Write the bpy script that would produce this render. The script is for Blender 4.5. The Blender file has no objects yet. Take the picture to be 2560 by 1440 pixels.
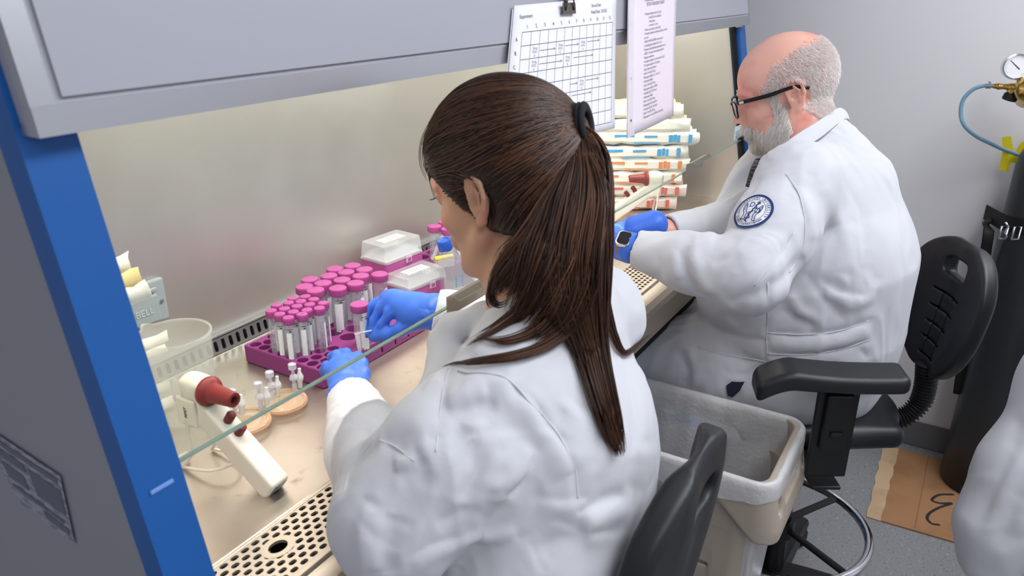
import bpy, bmesh, math, random
import numpy as np
from mathutils import Vector, Matrix, Quaternion
PI = math.pi
SC = bpy.context.scene
COL = SC.collection
rnd = random.Random(7)

# ---------------------------------------------------------------- camera
F_PX = 1920.0
CAM = np.array([0.0, 0.0, 1.60])
PITCH = math.radians(21.8); YAW = math.radians(31.5)      # heading measured from +X towards +Y
_H = np.array([math.cos(YAW), math.sin(YAW), 0.0])
CR = np.array([math.sin(YAW), -math.cos(YAW), 0.0])
CF = _H * math.cos(PITCH) + np.array([0, 0, -math.sin(PITCH)])
CU = np.cross(CR, CF)
cd = bpy.data.cameras.new('camera'); cam = bpy.data.objects.new('camera', cd); COL.objects.link(cam)
cd.sensor_width = 36.0; cd.lens = 27.0; cd.clip_start = 0.02
m = Matrix(((CR[0], CU[0], -CF[0], CAM[0]), (CR[1], CU[1], -CF[1], CAM[1]), (CR[2], CU[2], -CF[2], CAM[2]), (0, 0, 0, 1)))
cam.matrix_world = m
cd.dof.use_dof = True; cd.dof.focus_distance = 1.62; cd.dof.aperture_fstop = 6.5
SC.camera = cam
SC.view_settings.view_transform = 'Standard'; SC.view_settings.look = 'None'
SC.view_settings.exposure = 0.36; SC.view_settings.gamma = 1.0
SC.view_settings.use_curve_mapping = False
# ---------------------------------------------------------------- world and lights
w = bpy.data.worlds.new('world'); SC.world = w; w.use_nodes = True
w.node_tree.nodes['Background'].inputs[0].default_value = (0.90, 0.92, 1.0, 1)
_n = w.node_tree.nodes; _l = w.node_tree.links          # the room beyond the picture: dimmer towards the left end
_g = _n.new('ShaderNodeTexCoord'); _s = _n.new('ShaderNodeSeparateXYZ'); _r = _n.new('ShaderNodeMapRange')
_r.inputs['From Min'].default_value = -1.0; _r.inputs['From Max'].default_value = 0.4; _r.inputs['To Min'].default_value = 0.26; _r.inputs['To Max'].default_value = 0.58
_l.new(_g.outputs['Generated'], _s.inputs[0]); _l.new(_s.outputs['X'], _r.inputs[0]); _l.new(_r.outputs[0], _n['Background'].inputs[1])
def area(name, loc, target, sx, sy, power, col):
    l = bpy.data.lights.new(name, 'AREA'); l.shape = 'RECTANGLE'; l.size = sx; l.size_y = sy
    l.energy = power; l.color = col
    o = bpy.data.objects.new(name, l); COL.objects.link(o); o.location = loc
    o.rotation_euler = (Vector(target) - Vector(loc)).to_track_quat('-Z', 'Y').to_euler()
    return o
area('ceiling_lamp_light', (0.9, -0.55, 2.66), (0.9, -0.55, 0), 1.2, 0.6, 11, (0.93, 0.96, 1.0))
area('ceiling_lamp_light', (2.15, -0.75, 2.66), (2.15, -0.75, 0), 1.2, 0.6, 17, (0.93, 0.96, 1.0))
area('ceiling_lamp_light', (-0.6, -0.9, 2.66), (-0.6, -0.9, 0), 1.2, 0.6, 7, (0.93, 0.96, 1.0))
area('hood_lamp_light', (1.43, 0.84, 1.60), (1.43, 1.12, 1.0), 1.95, 0.06, 11, (1.0, 0.95, 0.88))

def P(x, y, d):
    """world point seen at photograph position x, y at depth d metres"""
    return CAM + d * (CF + CR * (x - 1280) / F_PX - CU * (y - 720) / F_PX)
def ray(x, y): return CF + CR * (x - 1280) / F_PX - CU * (y - 720) / F_PX
def onz(x, y, z): r = ray(x, y); return CAM + r * ((z - CAM[2]) / r[2])
def ony(x, y, Y): r = ray(x, y); return CAM + r * ((Y - CAM[1]) / r[1])
def onx(x, y, X): r = ray(x, y); return CAM + r * ((X - CAM[0]) / r[0])

# ---------------------------------------------------------------- object helpers
def tag(o, label=None, cat=None, group=None, kind=None):
    if label: o['label'] = label
    if cat: o['category'] = cat
    if group: o['group'] = group
    if kind: o['kind'] = kind
    return o
def empty(name, loc=(0, 0, 0), rz=0, label=None, cat=None, group=None):
    o = bpy.data.objects.new(name, None); COL.objects.link(o)
    o.location = loc; o.rotation_euler = (0, 0, rz); o.empty_display_size = 0.05
    tag(o, label, cat, group); return o
def copy_tree(o, parent=None):
    c = o.copy(); COL.objects.link(c)
    if parent is not None: c.parent = parent
    for ch in [k for k in KIDS.get(o.name, [])]:
        d = copy_tree(bpy.data.objects[ch], c)
    return c
KIDS = {}
def obj(name, mesh, mat, parent=None, smooth=False, matrix=None, label=None):
    o = bpy.data.objects.new(name, mesh); COL.objects.link(o)
    if mat is not None:
        if isinstance(mat, (list, tuple)):
            for k in mat: mesh.materials.append(k)
        else: mesh.materials.append(mat)
    if smooth:
        mesh.polygons.foreach_set('use_smooth', [True] * len(mesh.polygons))
    if parent is not None:
        o.parent = parent; KIDS.setdefault(parent.name, []).append(o.name)
    if matrix is not None: o.matrix_local = matrix
    if label: o['label'] = label
    return o

class MB:
    """collects shapes and links them as one mesh"""
    def __init__(s): s.bm = bmesh.new(); s.mi = 0
    def _fin(s, geom, M):
        if M is not None: bmesh.ops.transform(s.bm, matrix=M, verts=geom)
    def box(s, c, size, bev=0, M=None, seg=2):
        r = bmesh.ops.create_cube(s.bm, size=1.0); vs = r['verts']
        for v in vs: v.co = Vector((v.co.x * size[0], v.co.y * size[1], v.co.z * size[2]))
        fs = list({f for v in vs for f in v.link_faces})
        for f in fs: f.material_index = s.mi
        if bev > 0:
            es = list({e for v in vs for e in v.link_edges})
            bb = bmesh.ops.bevel(s.bm, geom=es, offset=bev, segments=seg, affect='EDGES', profile=0.5)
            vs = list({v for f in bb['faces'] for v in f.verts} | {v for v in vs if v.is_valid})
            for f in bb['faces']: f.material_index = s.mi
        T = Matrix.Translation(Vector(c))
        if M is not None: T = M @ T
        bmesh.ops.transform(s.bm, matrix=T, verts=vs)
        return s
    def poly(s, pts, faces):
        vs = [s.bm.verts.new(Vector([float(a) for a in p])) for p in pts]; out = []
        for f in faces:
            try:
                ff = s.bm.faces.new([vs[i] for i in f]); ff.material_index = s.mi; out.append(ff)
            except ValueError: pass
        return vs
    def prism(s, outline, z0, z1, M=None, bev=0):
        """outline in XY extruded along Z"""
        n = len(outline)
        vs = s.poly([(p[0], p[1], z0) for p in outline] + [(p[0], p[1], z1) for p in outline],
                    [list(range(n))[::-1], list(range(n, 2 * n))] + [[i, (i + 1) % n, n + (i + 1) % n, n + i] for i in range(n)])
        if bev > 0:
            es = [e for e in {e for v in vs for e in v.link_edges} if abs(e.verts[0].co.z - e.verts[1].co.z) < 1e-6]
            bb = bmesh.ops.bevel(s.bm, geom=es, offset=bev, segments=2, affect='EDGES', profile=0.5)
            vs = list({v for f in bb['faces'] for v in f.verts} | {v for v in vs if v.is_valid})
            for f in bb['faces']: f.material_index = s.mi
        if M is not None: bmesh.ops.transform(s.bm, matrix=M, verts=vs)
        return s
    def lathe(s, prof, n=24, M=None, closed=False, squash=None):
        """prof: (r, z) list"""
        rows = []; allv = []
        for (r, z) in prof:
            if r < 1e-6: v = s.bm.verts.new((0, 0, z)); rows.append([v]); allv.append(v)
            else:
                row = [s.bm.verts.new((r * math.cos(2 * PI * i / n), r * math.sin(2 * PI * i / n), z)) for i in range(n)]
                rows.append(row); allv += row
        pairs = list(zip(rows[:-1], rows[1:]))
        if closed: pairs.append((rows[-1], rows[0]))
        for a, b in pairs:
            for i in range(n):
                j = (i + 1) % n
                if len(a) == 1 and len(b) == 1: continue
                if len(a) == 1: q = [a[0], b[j], b[i]]
                elif len(b) == 1: q = [a[i], a[j], b[0]]
                else: q = [a[i], a[j], b[j], b[i]]
                f = s.bm.faces.new(q); f.material_index = s.mi
        if M is not None: bmesh.ops.transform(s.bm, matrix=M, verts=allv)
        return s
    def tube(s, pts, r, n=10, cap=True, M=None, flat=None):
        """pts list of points, r radius or list; flat=(normal, ratio) for strap-like sections"""
        pts = [Vector([float(a) for a in p]) for p in pts]; m_ = len(pts)
        rr = r if isinstance(r, (list, tuple)) else [r] * m_
        up = None; rows = []
        for i, p in enumerate(pts):
            t = (pts[min(i + 1, m_ - 1)] - pts[max(i - 1, 0)])
            if t.length < 1e-9: t = Vector((0, 0, 1))
            t.normalize()
            if up is None:
                up = Vector((0, 0, 1)) if abs(t.z) < 0.9 else Vector((1, 0, 0))
                if flat is not None: up = Vector(flat[0])
            u = (up - t * up.dot(t))
            if u.length < 1e-6: u = t.orthogonal()
            u.normalize(); up = u if flat is None else Vector(flat[0]); v = t.cross(u)
            k = 1.0 if flat is None else flat[1]
            rows.append([s.bm.verts.new(p + (u * math.cos(2 * PI * j / n) * k + v * math.sin(2 * PI * j / n)) * rr[i]) for j in range(n)])
        for a, b in zip(rows[:-1], rows[1:]):
            for i in range(n):
                j = (i + 1) % n
                f = s.bm.faces.new([a[i], a[j], b[j], b[i]]); f.material_index = s.mi
        if cap:
            for row, rev in ((rows[0], True), (rows[-1], False)):
                f = s.bm.faces.new(row[::-1] if rev else row); f.material_index = s.mi
        if M is not None: bmesh.ops.transform(s.bm, matrix=M, verts=[v for r_ in rows for v in r_])
        return s
    def add(s, mesh, M=None):
        b = bmesh.new(); b.from_mesh(mesh)
        if M is not None: bmesh.ops.transform(b, matrix=M, verts=b.verts)
        me = bpy.data.meshes.new('tmp'); b.to_mesh(me); b.free(); s.bm.from_mesh(me); bpy.data.meshes.remove(me)
        return s
    def build(s, name, mat, parent=None, smooth=False, matrix=None, label=None, fixn=True, M=None):
        if M is not None: bmesh.ops.transform(s.bm, matrix=M, verts=s.bm.verts)
        if fixn: bmesh.ops.recalc_face_normals(s.bm, faces=s.bm.faces)
        me = bpy.data.meshes.new(name); s.bm.to_mesh(me); s.bm.free()
        if smooth == 'auto':
            me.polygons.foreach_set('use_smooth', [True] * len(me.polygons))
            try: me.set_sharp_from_angle(angle=math.radians(38))
            except Exception: pass
            return obj(name, me, mat, parent, False, matrix, label)
        return obj(name, me, mat, parent, smooth, matrix, label)

def catmull(pts, n=8):
    pts = [np.array(p, float) for p in pts]
    q = [2 * pts[0] - pts[1]] + pts + [2 * pts[-1] - pts[-2]]; out = []
    for i in range(1, len(q) - 2):
        a, b, c, d = q[i - 1], q[i], q[i + 1], q[i + 2]
        for k in range(n):
            t = k / n
            out.append(0.5 * ((2 * b) + (c - a) * t + (2 * a - 5 * b + 4 * c - d) * t * t + (3 * b - a - 3 * c + d) * t ** 3))
    out.append(pts[-1]); return out
def rrect(w_, h_, r, n=5):
    out = []
    for cx, cy, a0 in ((w_ / 2 - r, h_ / 2 - r, 0), (-w_ / 2 + r, h_ / 2 - r, 90), (-w_ / 2 + r, -h_ / 2 + r, 180), (w_ / 2 - r, -h_ / 2 + r, 270)):
        for k in range(n + 1):
            a = math.radians(a0 + 90 * k / n); out.append((cx + r * math.cos(a), cy + r * math.sin(a)))
    return out
def frame(o, x, y, z=None):
    """matrix with origin o and axes x, y"""
    x = Vector([float(a) for a in x]).normalized(); y = Vector([float(a) for a in y])
    zz = x.cross(y).normalized(); y = zz.cross(x)
    M = Matrix(((x.x, y.x, zz.x, float(o[0])), (x.y, y.y, zz.y, float(o[1])), (x.z, y.z, zz.z, float(o[2])), (0, 0, 0, 1)))
    return M
def text_mesh(txt, size, align='LEFT', extrude=0.0, space=1.0, line=1.0):
    c = bpy.data.curves.new('t', 'FONT'); c.body = txt; c.size = size; c.align_x = align; c.align_y = 'CENTER' if '\n' not in txt else 'TOP'
    c.extrude = extrude; c.space_character = space; c.space_line = line; c.resolution_u = 2
    o = bpy.data.objects.new('t', c); COL.objects.link(o)
    bpy.context.view_layer.update()
    dg = bpy.context.evaluated_depsgraph_get()
    me = bpy.data.meshes.new_from_object(o.evaluated_get(dg))
    bpy.data.objects.remove(o); bpy.data.curves.remove(c); return me

# ---------------------------------------------------------------- materials
def lin(c):
    return tuple(((v / 255) / 12.92 if v / 255 <= 0.04045 else (((v / 255) + 0.055) / 1.055) ** 2.4) for v in c)
def mat(name, rgb, rough=0.5, metal=0.0, bump=None, var=None, trans=0, ior=1.45, alpha=1, coat=0, sss=0, sheen=0, aniso=0, raw=False, spec=None, emit=None):
    m_ = bpy.data.materials.new(name); m_.use_nodes = True; nt = m_.node_tree; b = nt.nodes['Principled BSDF']
    col = (*((rgb) if raw else lin(rgb)), 1)
    b.inputs['Base Color'].default_value = col; b.inputs['Roughness'].default_value = rough; b.inputs['Metallic'].default_value = metal
    b.inputs['IOR'].default_value = ior; b.inputs['Transmission Weight'].default_value = trans; b.inputs['Alpha'].default_value = alpha
    b.inputs['Coat Weight'].default_value = coat; b.inputs['Sheen Weight'].default_value = sheen
    b.inputs['Anisotropic'].default_value = aniso
    if spec is not None: b.inputs['Specular IOR Level'].default_value = spec
    if emit: b.inputs['Emission Color'].default_value = (*lin(emit[0]), 1); b.inputs['Emission Strength'].default_value = emit[1]
    if sss:
        b.inputs['Subsurface Weight'].default_value = sss; b.inputs['Subsurface Radius'].default_value = (0.012, 0.005, 0.003); b.inputs['Subsurface Scale'].default_value = 0.6
    tc = nt.nodes.new('ShaderNodeTexCoord')
    def noise(scale, stretch=(1, 1, 1), detail=4):
        mp = nt.nodes.new('ShaderNodeMapping'); mp.inputs['Scale'].default_value = stretch
        nt.links.new(tc.outputs['Object'], mp.inputs[0])
        n = nt.nodes.new('ShaderNodeTexNoise'); n.inputs['Scale'].default_value = scale; n.inputs['Detail'].default_value = detail
        nt.links.new(mp.outputs[0], n.inputs['Vector']); return n
    if bump:
        last = None
        for bp in (bump if isinstance(bump, list) else [bump]):
            scale, strength, dist = bp[:3]; n = noise(scale, *(bp[3:4] or [(1, 1, 1)]))
            bn = nt.nodes.new('ShaderNodeBump'); bn.inputs['Strength'].default_value = strength; bn.inputs['Distance'].default_value = dist
            nt.links.new(n.outputs[0], bn.inputs['Height'])
            if last: nt.links.new(last.outputs[0], bn.inputs['Normal'])
            last = bn
        nt.links.new(last.outputs[0], b.inputs['Normal'])
    if var:                                             # (scale, other colour, lo, hi, stretch)
        for k, v_ in enumerate(var if isinstance(var, list) else [var]):
            scale, c2, lo, hi = v_[:4]; n = noise(scale, *(v_[4:5] or [(1, 1, 1)]))
            rp = nt.nodes.new('ShaderNodeMapRange'); rp.inputs['From Min'].default_value = lo; rp.inputs['From Max'].default_value = hi
            nt.links.new(n.outputs[0], rp.inputs[0])
            mx = nt.nodes.new('ShaderNodeMix'); mx.data_type = 'RGBA'
            mx.inputs['B'].default_value = (*lin(c2), 1)
            if b.inputs['Base Color'].is_linked: nt.links.new(b.inputs['Base Color'].links[0].from_socket, mx.inputs['A'])
            else: mx.inputs['A'].default_value = col
            nt.links.new(rp.outputs[0], mx.inputs['Factor']); nt.links.new(mx.outputs['Result'], b.inputs['Base Color'])
    return m_
M_ = {}
M_['wall'] = mat('wall_paint', (222, 221, 224), 0.6, bump=(180, 0.08, 0.002))
M_['floor'] = mat('floor_vinyl', (142, 143, 144), 0.45, var=[(140, (98, 102, 108), 0.60, 0.66), (90, (172, 176, 180), 0.62, 0.7)])
M_['ceil'] = mat('ceiling_tile', (225, 225, 225), 0.8)
M_['cove'] = mat('cove_base', (112, 112, 116), 0.6)
M_['lampface'] = mat('lamp_diffuser', (255, 255, 255), 0.5, emit=((245, 248, 255), 3.0))
M_['tubelamp'] = mat('fluorescent_tube', (255, 255, 255), 0.4, emit=((255, 240, 215), 6.0))
M_['steel'] = mat('brushed_stainless', (205, 200, 195), 0.42, 0.72, aniso=0.6, bump=[(60, 0.10, 0.002, (1, 1, 26)), (900, 0.12, 0.0006, (0.15, 0.15, 1))], var=(2.2, (188, 182, 176), 0.4, 0.65))
M_['worksteel'] = mat('worktop_stainless', (192, 185, 174), 0.38, 0.9, bump=[(25, 0.12, 0.003), (400, 0.1, 0.0006, (0.1, 1, 1))], var=[(6, (172, 163, 150), 0.45, 0.7), (30, (158, 148, 134), 0.62, 0.75)])
M_['grille'] = mat('grille_stainless', (200, 191, 177), 0.42, 0.75, bump=(300, 0.08, 0.0006, (0.1, 1, 1)))
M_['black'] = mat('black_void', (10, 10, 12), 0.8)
M_['blue'] = mat('blue_enamel', (14, 86, 160), 0.45, bump=(700, 0.10, 0.0008))
M_['grey'] = mat('grey_enamel', (142, 143, 154), 0.5, bump=(600, 0.1, 0.0008))
M_['panel'] = mat('hood_panel_enamel', (162, 163, 172), 0.42, bump=(600, 0.08, 0.0006))
M_['alu'] = mat('satin_aluminium', (176, 178, 184), 0.34, 0.85)
M_['chrome'] = mat('chrome', (215, 217, 222), 0.12, 1.0)
M_['nickel'] = mat('nickel', (178, 168, 150), 0.28, 1.0)
M_['glass'] = mat('sash_glass', (238, 246, 243), 0.0, trans=1.0, ior=1.12)
M_['glassedge'] = mat('sash_glass_edge', (150, 178, 168), 0.15, trans=0.35)
M_['sticker'] = mat('sticker_print', (116, 120, 134), 0.5, var=(60, (150, 154, 168), 0.45, 0.55, (1, 1, 3)))
M_['white'] = mat('white_plastic', (238, 238, 236), 0.4)
M_['cream'] = mat('cream_plastic', (232, 226, 214), 0.35)
M_['ink'] = mat('black_ink', (40, 40, 48), 0.7)
M_['inkg'] = mat('grey_ink', (105, 105, 118), 0.7)
M_['paper'] = mat('white_paper', (236, 236, 242), 0.7)
M_['paperpink'] = mat('pinkish_white_paper', (234, 224, 234), 0.5)
# ================================================================ sculpting helper: signed distance field -> one smooth mesh
class Sculpt:
    def __init__(s, lo, hi, h):
        s.lo = np.array(lo, np.float32); s.h = h
        n = np.ceil((np.array(hi) - s.lo) / h).astype(int) + 1
        s.n = n; s.f = np.full(n, 0.2, np.float32)
    def _sl(s, lo, hi):
        a = np.maximum(np.floor((np.array(lo) - s.lo) / s.h).astype(int), 0)
        b = np.minimum(np.ceil((np.array(hi) - s.lo) / s.h).astype(int) + 1, s.n)
        if np.any(b <= a): return None
        ax = [s.lo[i] + s.h * np.arange(a[i], b[i], dtype=np.float32) for i in range(3)]
        X, Y, Z = np.meshgrid(*ax, indexing='ij', sparse=True)
        return (slice(a[0], b[0]), slice(a[1], b[1]), slice(a[2], b[2])), X, Y, Z
    def _mix(s, sl, d, k, op):
        f = s.f[sl]
        if op == 'add':
            if k > 0: hh = np.maximum(k - np.abs(f - d), 0) / k; s.f[sl] = np.minimum(f, d) - hh * hh * k * 0.25
            else: s.f[sl] = np.minimum(f, d)
        elif op == 'sub':
            d = -d
            if k > 0: hh = np.maximum(k - np.abs(f - d), 0) / k; s.f[sl] = np.maximum(f, d) + hh * hh * k * 0.25
            else: s.f[sl] = np.maximum(f, d)
        elif op == 'and':
            s.f[sl] = np.maximum(f, d)
    def cone(s, a, b, ra, rb, k=0.01, op='add', flat=None):
        """round cone from a to b; flat=(direction, ratio) squashes the section"""
        a = np.array(a, np.float32); b = np.array(b, np.float32); m_ = max(ra, rb) * (1 if flat is None else max(1, flat[1])) + k + 0.012
        r = s._sl(np.minimum(a, b) - m_, np.maximum(a, b) + m_)
        if r is None: return s
        sl, X, Y, Z = r; ba = b - a; L2 = float(ba @ ba) + 1e-12
        px, py, pz = X - a[0], Y - a[1], Z - a[2]
        t = np.clip((px * ba[0] + py * ba[1] + pz * ba[2]) / L2, 0, 1)
        qx, qy, qz = px - t * ba[0], py - t * ba[1], pz - t * ba[2]
        if flat is not None:
            u = np.array(flat[0], np.float32); u = u / np.linalg.norm(u); c = qx * u[0] + qy * u[1] + qz * u[2]; g = (1 / flat[1] - 1)
            qx, qy, qz = qx + c * g * u[0], qy + c * g * u[1], qz + c * g * u[2]
        d = np.sqrt(qx * qx + qy * qy + qz * qz) - (ra + (rb - ra) * t)
        s._mix(sl, d, k, op); return s
    def chain(s, pts, rs, k=0.01, op='add', flat=None):
        for i in range(len(pts) - 1): s.cone(pts[i], pts[i + 1], rs[i], rs[i + 1], k, op, flat)
        return s
    def ell(s, c, r, k=0.01, op='add', R=None):
        """ellipsoid; R rows are its axes"""
        c = np.array(c, np.float32); r = np.array(r, np.float32); m_ = float(r.max()) + k + 0.012
        q = s._sl(c - m_, c + m_)
        if q is None: return s
        sl, X, Y, Z = q; x, y, z = X - c[0], Y - c[1], Z - c[2]
        if R is not None:
            R = np.array(R, np.float32)
            x, y, z = (R[i][0] * x + R[i][1] * y + R[i][2] * z for i in range(3))
        k0 = np.sqrt((x / r[0]) ** 2 + (y / r[1]) ** 2 + (z / r[2]) ** 2) + 1e-6
        k1 = np.sqrt((x / r[0] ** 2) ** 2 + (y / r[1] ** 2) ** 2 + (z / r[2] ** 2) ** 2) + 1e-6
        s._mix(sl, k0 * (k0 - 1) / k1, k, op); return s
    def box(s, c, half, rad=0.0, k=0.0, op='add', R=None):
        c = np.array(c, np.float32); hf = np.array(half, np.float32) - rad; m_ = float(np.linalg.norm(half)) + k + 0.012
        q = s._sl(c - m_, c + m_)
        if q is None: return s
        sl, X, Y, Z = q; x, y, z = X - c[0], Y - c[1], Z - c[2]
        if R is not None:
            R = np.array(R, np.float32); x, y, z = (R[i][0] * x + R[i][1] * y + R[i][2] * z for i in range(3))
        qx, qy, qz = np.abs(x) - hf[0], np.abs(y) - hf[1], np.abs(z) - hf[2]
        d = np.sqrt(np.maximum(qx, 0) ** 2 + np.maximum(qy, 0) ** 2 + np.maximum(qz, 0) ** 2) + np.minimum(np.maximum(qx, np.maximum(qy, qz)), 0) - rad
        s._mix(sl, d, k, op); return s
    def fold(s, pts, width, amp, per=0.0):
        """a ridge (amp > 0) or crease (amp < 0) along a polyline, faded at its ends"""
        pts = [np.array(p, np.float32) for p in pts]; a = np.min(pts, 0) - width * 2.6; b = np.max(pts, 0) + width * 2.6
        r = s._sl(a, b)
        if r is None: return s
        sl, X, Y, Z = r; best = None; n = len(pts) - 1
        for i in range(n):
            ba = pts[i + 1] - pts[i]; L2 = float(ba @ ba) + 1e-12
            px, py, pz = X - pts[i][0], Y - pts[i][1], Z - pts[i][2]
            t = np.clip((px * ba[0] + py * ba[1] + pz * ba[2]) / L2, 0, 1)
            d2 = (px - t * ba[0]) ** 2 + (py - t * ba[1]) ** 2 + (pz - t * ba[2]) ** 2
            u = (i + t) / n
            if best is None: best, ub = d2, u
            else: mm = d2 < best; best = np.where(mm, d2, best); ub = np.where(mm, u, ub)
        w_ = (np.exp(-best / (width * width)) if amp > 0 else np.exp(-np.sqrt(best) * 1.35 / width)) * np.sqrt(np.maximum(4 * ub * (1 - ub), 0.0))
        s.f[sl] -= amp * w_; return s
    def custom(s, fn, k=0.0, op='add', lo=None, hi=None):
        sl, X, Y, Z = s._sl(s.lo if lo is None else lo, (s.lo + s.h * s.n) if hi is None else hi)
        s._mix(sl, np.asarray(fn(X, Y, Z), np.float32), k, op); return s
    def half(s, p, n, keep_below=True):
        """cut away everything on the +n side of the plane through p"""
        n = np.array(n, np.float32); n = n / np.linalg.norm(n)
        sl, X, Y, Z = s._sl(s.lo, s.lo + s.h * s.n)
        d = (X - p[0]) * n[0] + (Y - p[1]) * n[1] + (Z - p[2]) * n[2]
        s.f = np.maximum(s.f, d.astype(np.float32)); return s
    def shell(s, t):
        s.f = np.maximum(s.f, -(s.f + t)); return s
    def march(s, x, y, d0=0.3, d1=3.0, off=0.0):
        """first surface point seen along the photograph's ray x, y"""
        rr = ray(x, y); ds = np.arange(d0, d1, s.h * 0.5); pts = CAM[None] + ds[:, None] * rr[None]
        ix = np.round((pts - s.lo) / s.h).astype(int); ok = np.all((ix >= 0) & (ix < s.n), axis=1)
        ii = np.where(ok)[0]
        if len(ii) == 0: return None
        v = s.f[ix[ii, 0], ix[ii, 1], ix[ii, 2]]; hit = np.where(v < off)[0]
        return None if len(hit) == 0 else pts[ii[hit[0]]]
    def pfold(s, pix, width, amp, dmin=0.3):
        """fold along photograph positions, laid on the surface"""
        pts = []
        for q in range(len(pix) - 1):
            for t in (0, 0.5):
                p = s.march(pix[q][0] * (1 - t) + pix[q + 1][0] * t, pix[q][1] * (1 - t) + pix[q + 1][1] * t, dmin)
                if p is not None: pts.append(p)
        p = s.march(*pix[-1], dmin)
        if p is not None: pts.append(p)
        if len(pts) > 1: s.fold(pts, width, amp)
        return s
    def mesh(s, name, smooth_it=2):
        f = s.f; n = np.array(f.shape); ins = f < 0
        c = [slice(0, -1), slice(1, None)]
        cnt = np.zeros(n - 1, np.uint8)
        for i in (0, 1):
            for j in (0, 1):
                for k in (0, 1): cnt += ins[c[i], c[j], c[k]]
        act = (cnt > 0) & (cnt < 8); idx = np.argwhere(act)
        vid = np.full(n - 1, -1, np.int64); vid[tuple(idx.T)] = np.arange(len(idx))
        acc = np.zeros((len(idx), 3)); num = np.zeros(len(idx))
        I, J, K = idx.T
        V = lambda i, j, k: f[I + i, J + j, K + k]
        for ax in range(3):
            o = [a for a in range(3) if a != ax]
            for p in (0, 1):
                for q in (0, 1):
                    a = [0, 0, 0]; a[o[0]] = p; a[o[1]] = q; b = list(a); b[ax] = 1
                    va, vb = V(*a), V(*b); m_ = (va < 0) != (vb < 0)
                    t = np.where(m_, va / np.where(m_, va - vb, 1), 0)
                    pt = np.tile(np.array(a, float), (len(idx), 1)); pt[:, ax] = t
                    acc += pt * m_[:, None]; num += m_
        ver = (idx + acc / num[:, None]) * s.h + s.lo
        faces = []
        for ax in range(3):
            o = [a for a in range(3) if a != ax]
            sl0 = [slice(None)] * 3; sl1 = [slice(None)] * 3; sl0[ax] = slice(0, -1); sl1[ax] = slice(1, None)
            a, b = ins[tuple(sl0)], ins[tuple(sl1)]
            e = np.argwhere(a != b)
            e = e[(e[:, o[0]] > 0) & (e[:, o[1]] > 0) & (e[:, o[0]] < n[o[0]] - 1) & (e[:, o[1]] < n[o[1]] - 1)]
            if len(e) == 0: continue
            fl = a[tuple(e.T)]
            def g(d0, d1):
                q = e.copy(); q[:, o[0]] -= d0; q[:, o[1]] -= d1; return vid[tuple(q.T)]
            q = np.stack([g(1, 1), g(0, 1), g(0, 0), g(1, 0)], 1)
            flip = fl if ax != 1 else ~fl
            q[~flip] = q[~flip][:, ::-1]; faces.append(q)
        faces = np.concatenate(faces); faces = faces[(faces >= 0).all(1)]
        # light Laplacian smoothing
        E = np.concatenate([faces[:, [0, 1]], faces[:, [1, 2]], faces[:, [2, 3]], faces[:, [3, 0]]])
        for it in range(smooth_it):
            sm = np.zeros_like(ver); ct = np.zeros(len(ver))
            for cax in range(3):
                sm[:, cax] = np.bincount(E[:, 0], ver[E[:, 1], cax], len(ver)) + np.bincount(E[:, 1], ver[E[:, 0], cax], len(ver))
            ct = np.bincount(E[:, 0], minlength=len(ver)) + np.bincount(E[:, 1], minlength=len(ver))
            ver = ver * 0.5 + 0.5 * sm / np.maximum(ct, 1)[:, None]
        me = bpy.data.meshes.new(name)
        me.vertices.add(len(ver)); me.vertices.foreach_set('co', ver.astype(np.float32).ravel())
        me.loops.add(faces.size); me.loops.foreach_set('vertex_index', faces.astype(np.int32).ravel())
        me.polygons.add(len(faces)); me.polygons.foreach_set('loop_start', np.arange(0, faces.size, 4, dtype=np.int32))
        me.polygons.foreach_set('loop_total', np.full(len(faces), 4, np.int32))
        me.polygons.foreach_set('use_smooth', [True] * len(faces))
        me.update(); me.validate(); return me
def cloth(o, amp=0.0035, scale=9.0, seed=0.0, stretch=(1, 1, 0.55)):
    """small irregular cloth ripples"""
    from mathutils import noise
    me = o.data; n = len(me.vertices); co = np.zeros(n * 3, np.float32); me.vertices.foreach_get('co', co); co = co.reshape(-1, 3)
    nr = np.zeros(n * 3, np.float32); me.vertices.foreach_get('normal', nr); nr = nr.reshape(-1, 3)
    q = co * np.array(stretch) * scale + seed
    d = np.empty(n)
    for i in range(n):
        v = Vector(q[i]); a = noise.noise(v); b = noise.noise(v * 2.3 + Vector((a * 1.5, 3.1, a)))
        d[i] = (1 - 2.2 * abs(a)) * 0.6 + (1 - 2.4 * abs(b)) * 0.4 - 0.5
    co = co + nr * (d * amp)[:, None].astype(np.float32)
    me.vertices.foreach_set('co', co.astype(np.float32).ravel()); me.update()
def sobj(s, name, m_, parent, smooth_it=2, label=None):
    """link a sculpt (in world coordinates) under a parent empty standing at its own place"""
    me = s.mesh(name, smooth_it)
    o = obj(name, me, m_, parent, False, None, label)
    if parent is not None: o.matrix_parent_inverse = parent_world(parent).inverted()
    return o
def parent_world(p):
    M = Matrix.LocRotScale(p.location, p.rotation_euler, p.scale) if p.parent is None else p.matrix_local.copy()
    q = p.parent
    if q is not None: M = parent_world(q) @ (p.matrix_parent_inverse @ Matrix.LocRotScale(p.location, p.rotation_euler, p.scale))
    return M
def wobj(mb, name, m_, parent, **k):
    """link an MB whose coordinates are world coordinates under a parent"""
    o = mb.build(name, m_, parent, **k)
    o.matrix_parent_inverse = parent_world(parent).inverted(); return o
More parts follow.
